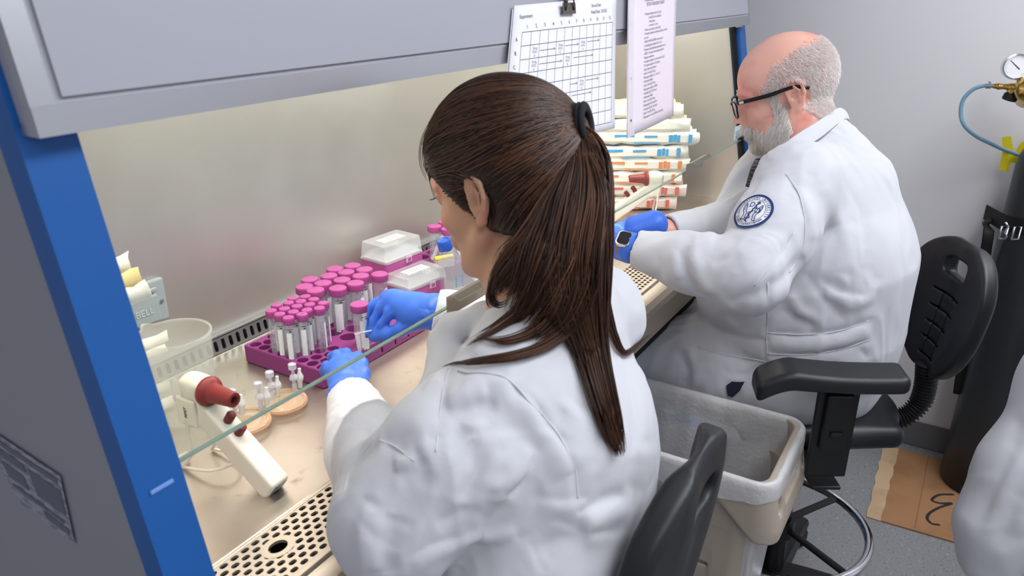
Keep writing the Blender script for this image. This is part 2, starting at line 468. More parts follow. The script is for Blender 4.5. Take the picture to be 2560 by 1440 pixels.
# ================================================================ the room
def structure(name, mb, m_): o = mb.build(name, m_); o['kind'] = 'structure'; return o
XW = 2.85
structure('floor', MB().box((0.9, -0.3, -0.05), (4.6, 4.2, 0.1)), M_['floor'])
structure('wall_right', MB().box((XW + 0.05, -0.3, 1.35), (0.1, 4.2, 2.7)), M_['wall'])
structure('wall_back', MB().box((0.8, 1.85, 1.35), (4.2, 0.1, 2.7)), M_['wall'])
structure('ceiling', MB().box((0.9, -0.3, 2.75), (4.6, 4.2, 0.1)), M_['ceil'])
structure('baseboard_right', MB().box((XW - 0.003, -0.3, 0.052), (0.006, 4.2, 0.1), 0.002), M_['cove'])
for k, (lx, ly) in enumerate(((0.9, -0.55), (2.15, -0.75), (-0.6, -0.9))):
    cl = empty('ceiling_light', (lx, ly, 2.70), label=['recessed ceiling light panel above the seated woman', 'recessed ceiling light panel nearest the gas cylinder wall', 'recessed ceiling light panel farthest from the gas cylinder wall'][k], cat='ceiling light')
    MB().box((0, 0, -0.008), (1.25, 0.65, 0.016), 0.003).build('frame', M_['alu'], cl)
    MB().box((0, 0, -0.02), (1.16, 0.56, 0.01), 0.003).build('diffuser', M_['lampface'], cl)

# ================================================================ biosafety cabinet
CX0, CX1 = 0.338, 2.535            # outer sides
IX0, IX1 = 0.39, 2.475             # inner sides
WZ = 0.93                          # work surface height
YB = 1.20                          # inner back wall
def yf(z, off=0.0): return 0.637 + 0.189 * (z - 1.13) + off      # plane of the sloping front frame
cab = empty('biosafety_cabinet', (1.43, 0.9, 0), label='large biosafety cabinet with blue front posts, stainless interior and raised glass sash', cat='safety cabinet')
def cb(mb, name, m_, **k): return mb.build(name, m_, cab, matrix=Matrix.Translation((-1.43, -0.9, 0)), **k)
# grey sides: profile in YZ, set back from the blue frame
def side_profile(off_front):
    return [(yf(0.86, off_front), 0.80), (yf(0.86, off_front), 0.86), (yf(1.62, off_front), 1.62), (yf(1.62, off_front), 2.25), (1.45, 2.25), (1.45, 0.80)]
YZ = Matrix(((0, 0, 1, 0), (1, 0, 0, 0), (0, 1, 0, 0), (0, 0, 0, 1)))     # (a,b,c) -> (c,a,b)
cb(MB().prism(side_profile(0.034), CX0 + 0.001, IX0 - 0.004, M=YZ), 'side_panel', M_['grey'])
cb(MB().prism(side_profile(0.034), IX1 + 0.004, CX1 - 0.001, M=YZ), 'side_panel', M_['grey'])
cb(MB().prism([(yf(0.885, 0.034), 0.64), (yf(0.885, 0.034), 0.805), (1.45, 0.805), (1.45, 0.64)], CX0 + 0.004, CX1 - 0.004, M=YZ), 'plinth', M_['blue'])
# blue posts
def post(x0, x1):
    pr = [(yf(0.84), 0.84), (yf(1.62), 1.62), (yf(1.62, 0.034), 1.62), (yf(0.84, 0.034), 0.84)]
    return MB().prism(pr, x0, x1, M=YZ)
cb(post(CX0, IX0), 'front_post', M_['blue']); cb(post(IX1, CX1), 'front_post', M_['blue'])
# small light mark (moulded clip) on the left post
mk = P(387, 1164, 0.52); zz = 1.128
cb(MB().box((0.364, yf(zz) - 0.001, zz), (0.026, 0.003, 0.0045), 0.001), 'label_strip', mat('pale_blue_label', (120, 160, 225), 0.4), label='pale label strip on the blue post')
# interior walls
cb(MB().box(((IX0 + IX1) / 2, YB + 0.006, 1.27), (IX1 - IX0, 0.012, 0.70)), 'back_wall', M_['steel'])
def wall_in(x0, x1): return MB().prism([(yf(0.90, 0.036), 0.90), (yf(1.62, 0.036), 1.62), (YB, 1.62), (YB, 0.90)], x0, x1, M=YZ)
cb(wall_in(IX0 - 0.004, IX0), 'inner_side_wall', M_['steel']); cb(wall_in(IX1, IX1 + 0.004), 'inner_side_wall', M_['steel'])
cb(MB().box((1.4325, 1.0, 1.635), (2.08, 0.50, 0.02)), 'diffuser_ceiling', M_['grille'])
# work surface
cb(MB().box(((IX0 + IX1) / 2, 0.945, WZ - 0.004), (IX1 - IX0, 0.475, 0.008), 0.002), 'work_surface', M_['worksteel'])
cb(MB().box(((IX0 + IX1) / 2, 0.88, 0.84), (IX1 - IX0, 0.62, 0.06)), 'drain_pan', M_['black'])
# perforated plates: cells each with a rounded slot
def perforated(L, W, cell_l, cell_w, hl, hw, hr, hole=None, stagger=True, t=0.003):
    """plate in XY from 0..L, 0..W, slots hl x hw"""
    mb = MB(); rows = int(round(W / cell_w)); cols = int(round(L / cell_l)); cell_l = L / cols; cell_w = W / rows
    out = rrect(hl, hw, hr, 2)
    for j in range(rows):
        sh = (cell_l / 2 if (stagger and j % 2) else 0)
        for i in range(cols):
            cx = (i + 0.5) * cell_l + sh; cy = (j + 0.5) * cell_w
            x0, x1, y0, y1 = cx - cell_l / 2, cx + cell_l / 2, cy - cell_w / 2, cy + cell_w / 2
            if x1 > L + cell_l * 0.3: x1 = min(x1, L + cell_l)
            blk = hole is not None and any((cx - h[0]) ** 2 + (cy - h[1]) ** 2 < (h[2]) ** 2 for h in hole)
            if blk:
                mb.poly([(x0, y0, 0), (x1, y0, 0), (x1, y1, 0), (x0, y1, 0)], [[0, 1, 2, 3]]); continue
            k = len(out); q = k // 4
            pts = [(cx + p[0], cy + p[1], 0) for p in out] + [(x1, y1, 0), (x0, y1, 0), (x0, y0, 0), (x1, y0, 0)]
            fs = []
            for c in range(4):
                for a in range(q - 1): fs.append([k + c, c * q + a + 1, c * q + a])
                nxt = ((c + 1) % 4) * q
                fs.append([k + c, k + (c + 1) % 4, nxt, c * q + q - 1])
            base = len(mb.bm.verts)
            vs = mb.poly(pts, fs)
            low = [mb.bm.verts.new((cx + p[0], cy + p[1], -t)) for p in out]
            for a in range(k):
                mb.bm.faces.new([vs[a], vs[(a + 1) % k], low[(a + 1) % k], low[a]])
    return mb
GX0, GX1 = IX0, IX1
g = perforated(GX1 - GX0 - 0.03, 0.090, 0.0165, 0.0112, 0.0115, 0.0074, 0.0034, t=0.004)
# large round opening in the grille: cut it by replacing the slots near it
gx = onz(695, 1366, WZ); hx, hy = gx[0] - GX0, gx[1] - 0.612
bm = g.bm
dele = [f for f in bm.faces if (f.calc_center_median().x - hx) ** 2 + (f.calc_center_median().y - hy) ** 2 < 0.0165 ** 2]
bmesh.ops.delete(bm, geom=dele, context='FACES')
cb(g, 'front_grille', M_['grille'], matrix=None, M=None) if False else None
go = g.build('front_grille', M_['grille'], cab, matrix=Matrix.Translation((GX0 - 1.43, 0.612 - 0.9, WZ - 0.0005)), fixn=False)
ring = MB()                                                  # flat ring round the big opening
n = 36; ins = [(hx + 0.0135 * math.cos(2 * PI * i / n), hy + 0.0105 * math.sin(2 * PI * i / n)) for i in range(n)]
outr = [(hx + 0.023 * math.cos(2 * PI * i / n), hy + 0.0185 * math.sin(2 * PI * i / n)) for i in range(n)]
ring.poly([(a, b, 0.0004) for a, b in ins] + [(a, b, 0.0004) for a, b in outr] + [(a, b, -0.004) for a, b in ins], [[i, (i + 1) % n, n + (i + 1) % n, n + i] for i in range(n)] + [[i, (i + 1) % n, 2 * n + (i + 1) % n, 2 * n + i] for i in range(n)])
ring.build('round_opening', M_['grille'], go, fixn=False)
# front lip and arm rest
cb(MB().box(((IX0 + IX1) / 2, 0.6075, WZ - 0.010), (IX1 - IX0, 0.009, 0.020), 0.001).box(((IX0 + IX1) / 2, 0.706, WZ - 0.003), (IX1 - IX0, 0.006, 0.005), 0.001), 'grille_frame', M_['grille'])
cb(MB().prism([(0.603, 0.905), (0.603, 0.924), (0.572, 0.922), (0.560, 0.914), (0.556, 0.902), (0.556, 0.845), (0.60, 0.845)], IX0 - 0.05, IX1 + 0.05, M=YZ), 'front_lip', M_['grille'])
# slotted strip along the back
ss = perforated(IX1 - IX0, 0.030, 0.0175, 0.030, 0.0085, 0.0215, 0.004, stagger=False, t=0.003)
sso = ss.build('slotted_strip', M_['alu'], cab, matrix=Matrix.Translation((IX0 - 1.43, 1.178 - 0.9, WZ + 0.001)) @ Matrix.Rotation(math.radians(78), 4, 'X'), fixn=False)
cb(MB().box(((IX0 + IX1) / 2, 1.1925, WZ + 0.0335), (IX1 - IX0, 0.016, 0.004), 0.001), 'strip_cap', M_['alu'])
cb(MB().box(((IX0 + IX1) / 2, 1.196, WZ + 0.014), (IX1 - IX0, 0.002, 0.03)), 'strip_backing', M_['black'])
# hood: the panel above the opening
HX0, HX1 = 0.345, 2.495
def hood(x0, x1, y_off, thick, z0, z1): 
    pr = [(yf(z0, y_off), z0), (yf(z1, y_off), z1), (yf(z1, y_off) + thick, z1), (yf(z0, y_off) + thick, z0)]
    return MB().prism(pr, x0, x1, M=YZ)
HB = 1.478
cb(hood(HX0, HX1, -0.026, 0.026, HB, 2.25), 'hood_body', M_['panel'])
pn = hood(HX0 + 0.026, HX1 - 0.02, -0.030, 0.006, HB + 0.030, 2.23)
cb(pn, 'front_panel', M_['panel'])
tr = MB()
tr.prism([(yf(HB, -0.0275), HB - 0.001), (yf(HB + 0.024, -0.0285), HB + 0.024), (yf(HB + 0.024, -0.02), HB + 0.024), (yf(HB, 0.004), HB - 0.001)], HX0 - 0.002, HX1 + 0.002, M=YZ)
tr.prism([(yf(HB + 0.0241, -0.0275), HB + 0.0241), (yf(2.24, -0.0275), 2.24), (yf(2.24, -0.015), 2.24), (yf(HB + 0.0241, -0.015), HB + 0.0241)], HX0 - 0.002, HX0 + 0.020, M=YZ)
tr.prism([(yf(HB + 0.0241, -0.0275), HB + 0.0241), (yf(2.24, -0.0275), 2.24), (yf(2.24, -0.015), 2.24), (yf(HB + 0.0241, -0.015), HB + 0.0241)], HX1 - 0.012, HX1 + 0.002, M=YZ)
cb(tr, 'hood_trim', M_['alu'])
lt = MB().tube([(0.50, 0.84, 1.615), (2.36, 0.84, 1.615)], 0.013, 14); cb(lt, 'lamp_tube', M_['tubelamp'], smooth=True)
# glass sash
def sash_pt(x, z, off=0): return (x, yf(z, 0.018) + off, z)
SX0, SX1, SZ0, SZ1 = IX0 + 0.002, IX1 - 0.002, 1.130, 1.56
sg = MB().prism([(yf(SZ0, 0.018), SZ0), (yf(SZ1, 0.018), SZ1), (yf(SZ1, 0.024), SZ1), (yf(SZ0, 0.024), SZ0)], SX0, SX1, M=YZ)
so = cb(sg, 'glass_sash', M_['glass'])
eg = MB().prism([(yf(SZ0, 0.0175), SZ0 - 0.0012), (yf(SZ0, 0.0175), SZ0 + 0.0006), (yf(SZ0, 0.0245), SZ0 + 0.0006), (yf(SZ0, 0.0245), SZ0 - 0.0012)], SX0, SX1, M=YZ)
cb(eg, 'sash_edge', M_['glassedge'])
def sash_handle(x0, x1):
    z = SZ0
    pf = [(yf(z, 0.016), z - 0.004), (yf(z, 0.011), z - 0.006), (yf(z, 0.011), z + 0.024), (yf(z, -0.004), z + 0.030), (yf(z, -0.014), z + 0.024), (yf(z, -0.0125), z + 0.022), (yf(z, -0.004), z + 0.027), (yf(z, 0.009), z + 0.021), (yf(z, 0.009), z - 0.008), (yf(z, 0.018), z - 0.007)]
    return MB().prism(pf, x0, x1, M=YZ)
cb(sash_handle(0.866, 0.996), 'sash_handle', M_['nickel'], label='metal grip on the glass edge left of the woman\'s collar')
cb(sash_handle(1.93, 2.065), 'sash_handle', M_['nickel'])
# sticker on the sash, near the right post
sb_ = MB().box((2.425, yf(1.16, 0.015), 1.16), (0.075, 0.001, 0.042))
cb(sb_, 'sash_sticker', mat('translucent_sticker', (205, 222, 224), 0.4))
st = MB()
for k in range(6): st.box((2.425, yf(1.16, 0.014) + 0.189 * (0.015 - k * 0.006), 1.175 - k * 0.006), (0.058 - 0.01 * (k % 2), 0.0006, 0.0022))
cb(st, 'sticker_print', M_['inkg'])
# rail line along right post
cb(MB().prism([(yf(0.95, 0.012), 0.95), (yf(1.5, 0.012), 1.5), (yf(1.5, 0.03), 1.5), (yf(0.95, 0.03), 0.95)], IX1 - 0.012, IX1 - 0.001, M=YZ), 'sash_track', M_['black'])
cb(MB().box((2.47, yf(1.47, 0.0), 1.471), (0.045, 0.01, 0.004), 0.001), 'track_clip', M_['cream'])
# printed stickers on the grey left side
sp = MB()
for (ya, za, yb, zb) in ((0.905, 1.095, 0.80, 1.020),):
    pass
S0 = [onx(*p, CX0 - 0.0015) for p in ((-60, 1050), (150, 1190), (188, 1362), (48, 1256))]
sp.poly(S0, [[0, 1, 2, 3]])
cb(sp, 'side_sticker', M_['sticker'], fixn=False, label='worn printed notice on the grey side')
spx = MB()
for (a, b, c, d) in ((0.10, 0.08, 0.95, 0.16), (0.10, 0.22, 0.5, 0.34), (0.55, 0.24, 0.96, 0.60), (0.1, 0.42, 0.42, 0.62), (0.1, 0.70, 0.9, 0.76), (0.55, 0.80, 0.94, 0.90)):
    def bil(u, v): return S0[0] * (1 - u) * (1 - v) + S0[1] * u * (1 - v) + S0[2] * u * v + S0[3] * (1 - u) * v + np.array([-0.0006, 0, 0])
    spx.poly([bil(a, b), bil(c, b), bil(c, d), bil(a, d)], [[0, 1, 2, 3]])
cb(spx, 'side_sticker_print', mat('sticker_dark_print', (96, 100, 115), 0.6), fixn=False)
# power outlet on the back wall
oc = (0.725, YB - 0.010, 1.075)
ob = empty('outlet_cover', (0, 0, 0)); ob.parent = cab; ob.matrix_local = Matrix.Translation((-1.43, -0.9, 0)); KIDS.setdefault(cab.name, []).append(ob.name)
COL.objects.unlink(ob); bpy.data.objects.remove(ob); KIDS[cab.name].pop()
G2 = mat('outlet_grey', (152, 160, 166), 0.4)
ob = cb(MB().box((0.70, YB - 0.006, 1.075), (0.115, 0.012, 0.078), 0.003), 'power_outlet', G2)
lid = MB().box((0.693, YB - 0.017, 1.068), (0.084, 0.012, 0.05), 0.003)
lo = lid.build('spring_lid', G2, ob)
MB().tube([(0.650, YB - 0.018, 1.100), (0.736, YB - 0.018, 1.100)], 0.004, 8).build('hinge', M_['alu'], ob)
MB().lathe([(0, 0.003), (0.003, 0.003), (0.0035, 0)], 12, M=Matrix.Translation((0.747, YB - 0.012, 1.073)) @ Matrix.Rotation(PI / 2, 4, 'X')).build('screw', M_['alu'], ob)
tm = text_mesh('BELL', 0.017, 'CENTER', 0.0006)
me = MB().add(tm, frame((0.705, YB - 0.0235, 1.066), (1, 0, 0), (0, 0, 1)))
me.build('raised_lettering', mat('outlet_letters', (180, 186, 192), 0.35), ob)
# stand under the cabinet
sd = MB()
for sx in (CX0 + 0.06, CX1 - 0.06):
    sd.box((sx, 0.75, 0.33), (0.06, 0.06, 0.62)); sd.box((sx, 1.35, 0.33), (0.06, 0.06, 0.62)); sd.box((sx, 1.05, 0.03), (0.06, 0.70, 0.05))
sd.box((1.43, 1.35, 0.2), (2.1, 0.05, 0.05))
cb(sd, 'stand', M_['blue'])
# ================================================================ props in the cabinet
PUR = mat('purple_plastic', (172, 74, 142), 0.48)
PURD = mat('purple_rack_plastic', (138, 50, 120), 0.52)
def clearmat(name, rgb, alpha, rough=0.12):
    m_ = mat(name, rgb, rough, alpha=alpha); m_.blend_method = 'HASHED' if hasattr(m_, 'blend_method') else None; return m_
TUBE = mat('clear_tube_plastic', (226, 224, 236), 0.1, alpha=0.30)
LIDC = mat('frosted_lid_plastic', (240, 240, 245), 0.2, alpha=0.3)
BEAK = mat('translucent_beaker_plastic', (236, 234, 226), 0.3, alpha=0.2)
LABW = mat('white_writing_patch', (236, 236, 240), 0.6)
PRN = mat('black_print', (30, 28, 40), 0.6)
MAR = mat('maroon_plastic', (138, 44, 44), 0.42)
MARD = mat('dark_red_button', (110, 26, 32), 0.35)

def sector(mb, r, a0, a1, z0, z1, n=6):
    pts = []; 
    for i in range(n + 1):
        a = a0 + (a1 - a0) * i / n; pts += [(r * math.cos(a), r * math.sin(a), z0), (r * math.cos(a), r * math.sin(a), z1)]
    mb.poly(pts, [[2 * i, 2 * i + 2, 2 * i + 3, 2 * i + 1] for i in range(n)])
def make_tube(name, r, H, capr, caph, cone, label, group):
    t = empty(name, (0, 0, 0), 0, label, 'centrifuge tube', group)
    b = MB().lathe([(0, 0), (r * 0.22, 0.001), (r * 0.30, 0.004), (r * 0.92, cone - 0.002), (r, cone + 0.002), (r, H - caph)], 20)
    b.build('tube_body', TUBE, t, smooth='auto')
    pr = []
    nf = 40; c = MB()
    prof = [(0, H), (0.0007, H - 0.0005), (0.001, H), (capr - 0.0022, H), (capr - 0.0010, H - 0.0006), (capr - 0.0007, H - 0.002)]
    c.lathe([(0, H - 0.0006), (0.0008, H - 0.0006), (0.0011, H - 0.0001), (capr - 0.0020, H), (capr - 0.0008, H - 0.0007), (capr - 0.0004, H - 0.0022), (capr, H - caph + 0.0012), (capr - 0.0004, H - caph), (r, H - caph)], 32)
    co = c.build('cap', PUR, t, smooth='auto')
    rib = MB()
    for i in range(nf):
        a = 2 * PI * i / nf; rib.box((0, 0, 0), (0.0006, 0.0007, caph - 0.005), 0, M=Matrix.Translation(((capr - 0.0001) * math.cos(a), (capr - 0.0001) * math.sin(a), H - caph / 2 - 0.0008)) @ Matrix.Rotation(a, 4, 'Z'))
    rib.build('cap_ribs', PUR, co)
    d = MB().lathe([(0, H + 0.00012), (0.0009, H + 0.00012)], 8); d.build('cap_dimple', MARD, co)
    wl = MB(); sector(wl, r + 0.0003, -0.75, 0.35, cone + 0.012, H - caph - 0.016); wl.build('writing_patch', LABW, t, smooth=True, fixn=False)
    pk = MB(); z = cone + 0.006; i = 0
    while z < H - caph - 0.014:
        L = 0.42 if i % 5 == 0 else 0.22
        sector(pk, r + 0.0003, 0.65, 0.65 + L, z, z + 0.00045, 2)
        if i % 5 == 0: sector(pk, r + 0.0003, 1.18, 1.42, z - 0.0012, z + 0.0014, 2)
        sector(pk, r + 0.0003, -1.6, -1.6 + L, z, z + 0.00045, 2)
        z += 0.0026 if r < 0.01 else 0.0024; i += 1
    sector(pk, r + 0.0003, -0.6, 0.9, H - caph - 0.0095, H - caph - 0.0085, 5); sector(pk, r + 0.0003, 0.0, 0.4, H - caph - 0.014, H - caph - 0.012, 3)
    pk.build('graduations', PRN, t, fixn=False)
    return t

# ---- rack
RX0, RX1, RY0, RY1, RZ0, RZ1 = 0.843, 1.150, 0.905, 1.108, WZ + 0.0005, 0.966
rack = empty('tube_rack', ((RX0 + RX1) / 2, (RY0 + RY1) / 2, RZ0), label='purple tube rack in the middle of the steel work surface, full of capped tubes', cat='tube rack')
sr = Sculpt((RX0 - 0.004, RY0 - 0.004, RZ0 - 0.003), (RX1 + 0.004, RY1 + 0.004, RZ1 + 0.004), 0.0011)
sr.box(((RX0 + RX1) / 2, (RY0 + RY1) / 2, (RZ0 + RZ1) / 2), ((RX1 - RX0) / 2, (RY1 - RY0) / 2, (RZ1 - RZ0) / 2), 0.003)
small_pts = []; big_pts = []
PXs, PYs = 0.0213, 0.0246
for c in range(5):
    for rr_ in range(-1, 9):
        x = 0.8575 + c * PXs; y = 0.9935 + (rr_ - 3) * PYs + (0 if c % 2 == 0 else -PYs / 2)
        if RY0 + 0.012 < y < RY1 - 0.010: small_pts.append((x, y))
PXl, PYl = 0.0345, 0.0375
for c in range(5):
    for rr_ in range(-2, 5):
        x = 0.9735 + c * PXl; y = 1.040 + rr_ * PYl + (0 if c % 2 == 0 else 0.0185)
        if c == 0: y = 1.0415 + rr_ * PYl
        if RY0 + 0.016 < y < RY1 - 0.012 and not (c == 0 and y > 9): big_pts.append((x, y))
for (x, y) in small_pts:
    if x > 0.935: continue
    sr.cone((x, y, RZ0 + 0.004), (x, y, RZ1 + 0.05), 0.0102, 0.0102, 0, 'sub')
for (x, y) in big_pts: sr.cone((x, y, RZ0 + 0.004), (x, y, RZ1 + 0.05), 0.0162, 0.0162, 0, 'sub')
for x in (0.9525, 1.0, 1.04, 1.08, 1.118): sr.box((x, RY0 - 0.002, RZ1), (0.0022, 0.022, 0.030), 0, 0, 'sub')
for y in (0.93, 0.975, 1.02, 1.065): sr.box((RX1, y, RZ1), (0.016, 0.002, 0.030), 0, 0, 'sub')
sobj(sr, 'rack_body', PURD, rack, 1)

# tubes measured in the photograph: top centres of the caps
S_ = 3.2734
smallp = [(122, 835), (160, 788), (186, 862), (260, 892), (228, 817), (262, 770), (299, 730), (298, 843), (330, 798), (367, 757), (402, 717), (369, 865), (414, 828), (436, 783), (471, 740), (514, 812), (547, 770)]
largep = [(436, 578), (390, 637), (482, 665), (547, 608), (594, 548), (640, 490), (738, 518), (783, 465), (700, 583), (662, 650), (813, 610), (852, 550), (888, 497), (1003, 535), (845, 780)]
H15, H50 = 0.112, 0.115
t15 = make_tube('small_centrifuge_tube', 0.0082, H15, 0.0103, 0.0130, 0.020, '-', 'small purple-capped tubes in the rack')
t50 = make_tube('large_centrifuge_tube', 0.0138, H50, 0.0172, 0.0140, 0.014, '-', 'large purple-capped tubes in the rack')
srows = ['leftmost', 'second from the left']
def rank_label(i, pts, kind):
    xs = sorted(range(len(pts)), key=lambda k: pts[k][0]); return xs.index(i)
ORD = ['first', 'second', 'third', 'fourth', 'fifth', 'sixth', 'seventh', 'eighth', 'ninth', 'tenth', 'eleventh', 'twelfth', 'thirteenth', 'fourteenth', 'fifteenth', 'sixteenth', 'seventeenth']
def place_tubes(proto, pts, zc, H, kind, special):
    xs = sorted(range(len(pts)), key=lambda k: pts[k][0]); first = True
    for i, p in enumerate(pts):
        q = onz(640 + p[0] / S_, 520 + p[1] / S_, zc)
        o = proto if first else copy_tree(proto); first = False
        o.location = (q[0], q[1], zc - H); o.rotation_euler = (rnd.uniform(-0.008, 0.008), rnd.uniform(-0.008, 0.008), rnd.uniform(-2.6, -0.6))
        r_ = xs.index(i)
        o['label'] = special.get(i) or '%s purple-capped %s tube, its cap %s from the left in the rack' % (kind, 'conical' , ORD[r_])
RKZ = RZ0 + 0.0045
place_tubes(t15, smallp, RKZ + H15, H15, 'slim', {3: 'slim purple-capped tube standing nearest the viewer in the rack corner', 0: 'slim purple-capped tube farthest left in the rack', 16: 'slim purple-capped tube farthest right of the slim ones'})
place_tubes(t50, largep, RKZ + H50, H50, 'wide', {14: 'wide purple-capped tube with pink liquid, right behind the gloved fingertips', 13: 'wide purple-capped tube farthest right, beside the clear tip box'})
# pink liquid in the tube by the glove
lq = onz(640 + 845 / S_, 520 + 780 / S_, RKZ + H50)
pl = MB().lathe([(0, 0.001), (0.003, 0.004), (0.0125, 0.0145), (0.0132, 0.017), (0.0132, 0.052), (0, 0.052)], 20)
last50 = [o for o in bpy.data.objects if o.name.startswith('large_centrifuge_tube') and 'pink' in o.get('label', '')][0]
pl.build('pink_liquid', mat('pink_liquid', (196, 104, 96), 0.2), last50, smooth='auto')

# tubes behind the boxes, in a second rack
rack2 = empty('tube_rack', (1.50, 1.085, WZ + 0.0005), label='second purple tube rack against the back wall, behind the culture flask', cat='tube rack')
r2 = Sculpt((1.385, 1.015, WZ - 0.002), (1.615, 1.155, 0.975), 0.0016)
r2.box((1.50, 1.085, 0.949), (0.11, 0.065, 0.018), 0.003)
for i in range(5):
    for j in range(3): r2.cone((1.412 + i * 0.042, 1.045 + j * 0.040, 0.938), (1.412 + i * 0.042, 1.045 + j * 0.040, 1.02), 0.0158, 0.0158, 0, 'sub')
sobj(r2, 'rack_body', PURD, rack2, 1)
b50 = t50
bl = ['wide purple-capped tube behind the blue-capped flask, the leftmost there', 'wide purple-capped tube behind the blue-capped flask, in front of its row', 'wide purple-capped tube farthest back beside the woman\'s chin', 'wide tube half hidden behind the woman\'s cheek', 'wide tube in the back rack, mostly hidden behind the woman\'s chin']
for i, (cx, cy) in enumerate(((1.412, 1.085), (1.412, 1.045), (1.454, 1.085), (1.454, 1.045), (1.496, 1.045))):
    o = copy_tree(b50); o.location = (cx, cy, WZ + 0.0085); o.rotation_euler = (0, 0, rnd.uniform(-2, 1)); o['label'] = bl[i]; o['group'] = 'wide tubes in the back rack'
    o.scale = (1, 1, 1.0)

# ---- pipette tip boxes
def tip_box(label, corners, ztop, h_base, h_lid):
    a, b, c, d = [onz(*p, ztop) for p in corners]         # left, back, right, front
    cen = (a + b + c + d) / 4; ux = ((c - b) + (d - a)); ux = ux / np.linalg.norm(ux)
    # long side runs from the left corner to the front corner in the photograph's rack direction
    uy = ((b - a) + (c - d)); Lx = (np.linalg.norm(c - b) + np.linalg.norm(d - a)) / 2; Ly = (np.linalg.norm(b - a) + np.linalg.norm(c - d)) / 2
    ang = math.atan2(uy[1], uy[0])
    return cen, Lx, Ly, ang
def build_tip_box(label, cen, L, W, ang, ztop, h_base, h_lid):
    t = empty('tip_box', (cen[0], cen[1], ztop - h_base - h_lid), ang, label, 'pipette tip box', 'pipette tip boxes')
    MB().prism(rrect(L, W, 0.006), 0, h_base, bev=0.0008).build('base', PUR, t, smooth='auto')
    MB().prism(rrect(L + 0.003, W + 0.003, 0.007), h_base, h_base + 0.003, bev=0.0006).build('rim', LIDC, t)
    n = 6; lidm = MB(); o0 = rrect(L, W, 0.006); o1 = rrect(L - 0.004, W - 0.004, 0.008)
    k = len(o0)
    lidm.poly([(p[0], p[1], h_base + 0.003) for p in o0] + [(p[0], p[1], h_base + h_lid - 0.002) for p in o1] + [(p[0] * 0.985, p[1] * 0.98, h_base + h_lid) for p in o1],
              [[i, (i + 1) % k, k + (i + 1) % k, k + i] for i in range(k)] + [[k + i, k + (i + 1) % k, 2 * k + (i + 1) % k, 2 * k + i] for i in range(k)] + [list(range(2 * k, 3 * k))])
    lidm.build('lid', LIDC, t, smooth='auto')
    lb = MB().box((0.0, 0.0, h_base + h_lid + 0.0006), (L * 0.55, W * 0.34, 0.0008)).build('lid_label', LABW, t)
    tx = MB()
    for q in range(3): tx.box((0, 0.007 - q * 0.007, h_base + h_lid + 0.0012), (L * (0.42 - 0.08 * q), 0.0012, 0.0003))
    tx.build('label_print', M_['inkg'], lb)
    tr_ = MB().prism(rrect(L - 0.008, W - 0.008, 0.004), h_base + 0.0032, h_base + 0.0045); tr_.build('tip_tray', mat('tray_grey_' + str(int(ang * 100)), (206, 204, 212), 0.5), t)
    tips = MB()
    for i in range(12):
        for j in range(8):
            tips.lathe([(0.0031, 0), (0.0031, 0.010), (0.0018, 0.010)], 6, M=Matrix.Translation(((i - 5.5) * 0.009 * (L / 0.118), (j - 3.5) * 0.009 * (W / 0.082), h_base + 0.0045)))
    tips.build('pipette_tips', LIDC, t)
    lt_ = MB().box((L * 0.08, -W / 2 - 0.003, h_base - 0.003), (0.018, 0.004, 0.016), 0.0015); 
    lt_.build('latch', LIDC, t)
    MB().box((L * 0.08, -W / 2 - 0.0052, h_base - 0.004), (0.010, 0.001, 0.008), 0.0004).build('latch_window', PUR, t)
    return t
c1, Lx1, Ly1, a1 = tip_box('', ((873, 598), (973, 564), (1036.5, 586), (936, 615)), 1.045, 0, 0)
B1 = build_tip_box('taller purple tip box with clear lid, back against the steel wall', (1.300, 1.127), 0.122, 0.084, math.radians(-5), 1.045, 0.074, 0.040)
B2 = build_tip_box('lower purple tip box with clear frosted lid, in front of the other one', (1.290, 1.052), 0.122, 0.084, math.radians(-7), 0.985, 0.030, 0.0245)

# ---- culture flask with blue cap
BLUEC = mat('blue_cap_plastic', (28, 82, 186), 0.4)
fl = empty('culture_flask', (1.352, 0.976, WZ + 0.0005), math.radians(-32), 'upright clear culture flask with blue cap beside the tip boxes', 'culture flask', 'blue-capped culture vessels')
fb = [(-0.040, 0), (0.040, 0), (0.042, 0.004), (0.042, 0.050), (-0.006, 0.094), (-0.012, 0.112), (-0.042, 0.102), (-0.037, 0.084), (-0.042, 0.072), (-0.042, 0.004)]
XZ = Matrix(((1, 0, 0, 0), (0, 0, 1, 0), (0, 1, 0, 0), (0, 0, 0, 1)))
MB().prism(fb, -0.016, 0.016, M=XZ, bev=0).build('flask_body', TUBE, fl)
Mcap = Matrix.Translation((-0.027, 0, 0.104)) @ Matrix.Rotation(math.radians(-14), 4, 'Y') @ Matrix.Translation((0, 0, -0.105))
cpo = MB().lathe([(0, 0.128), (0.004, 0.1268), (0.010, 0.1268), (0.0125, 0.1295), (0.0155, 0.1295), (0.0172, 0.127), (0.0175, 0.107), (0.0165, 0.105), (0, 0.105)], 28, M=Mcap).build('cap', BLUEC, fl, smooth='auto')
vt = MB()
for k in range(7): vt.lathe([(0, 0.1282), (0.0016, 0.1282)], 8, M=Mcap @ Matrix.Translation((0.006 * math.cos(k * PI / 3) * (k < 6), 0.006 * math.sin(k * PI / 3) * (k < 6), 0)))
vt.build('vent_holes', mat('cap_vent_white', (90, 140, 225), 0.6), cpo)
pb = MB()
for k in range(5): pb.box((-0.012, -0.0166, 0.016 + k * 0.006), (0.004, 0.0004, 0.0035)); pb.box((0.004, -0.0166, 0.016 + k * 0.006), (0.003, 0.0004, 0.003))
pb.build('blue_print', mat('pale_blue_print', (90, 150, 210), 0.6), fl)
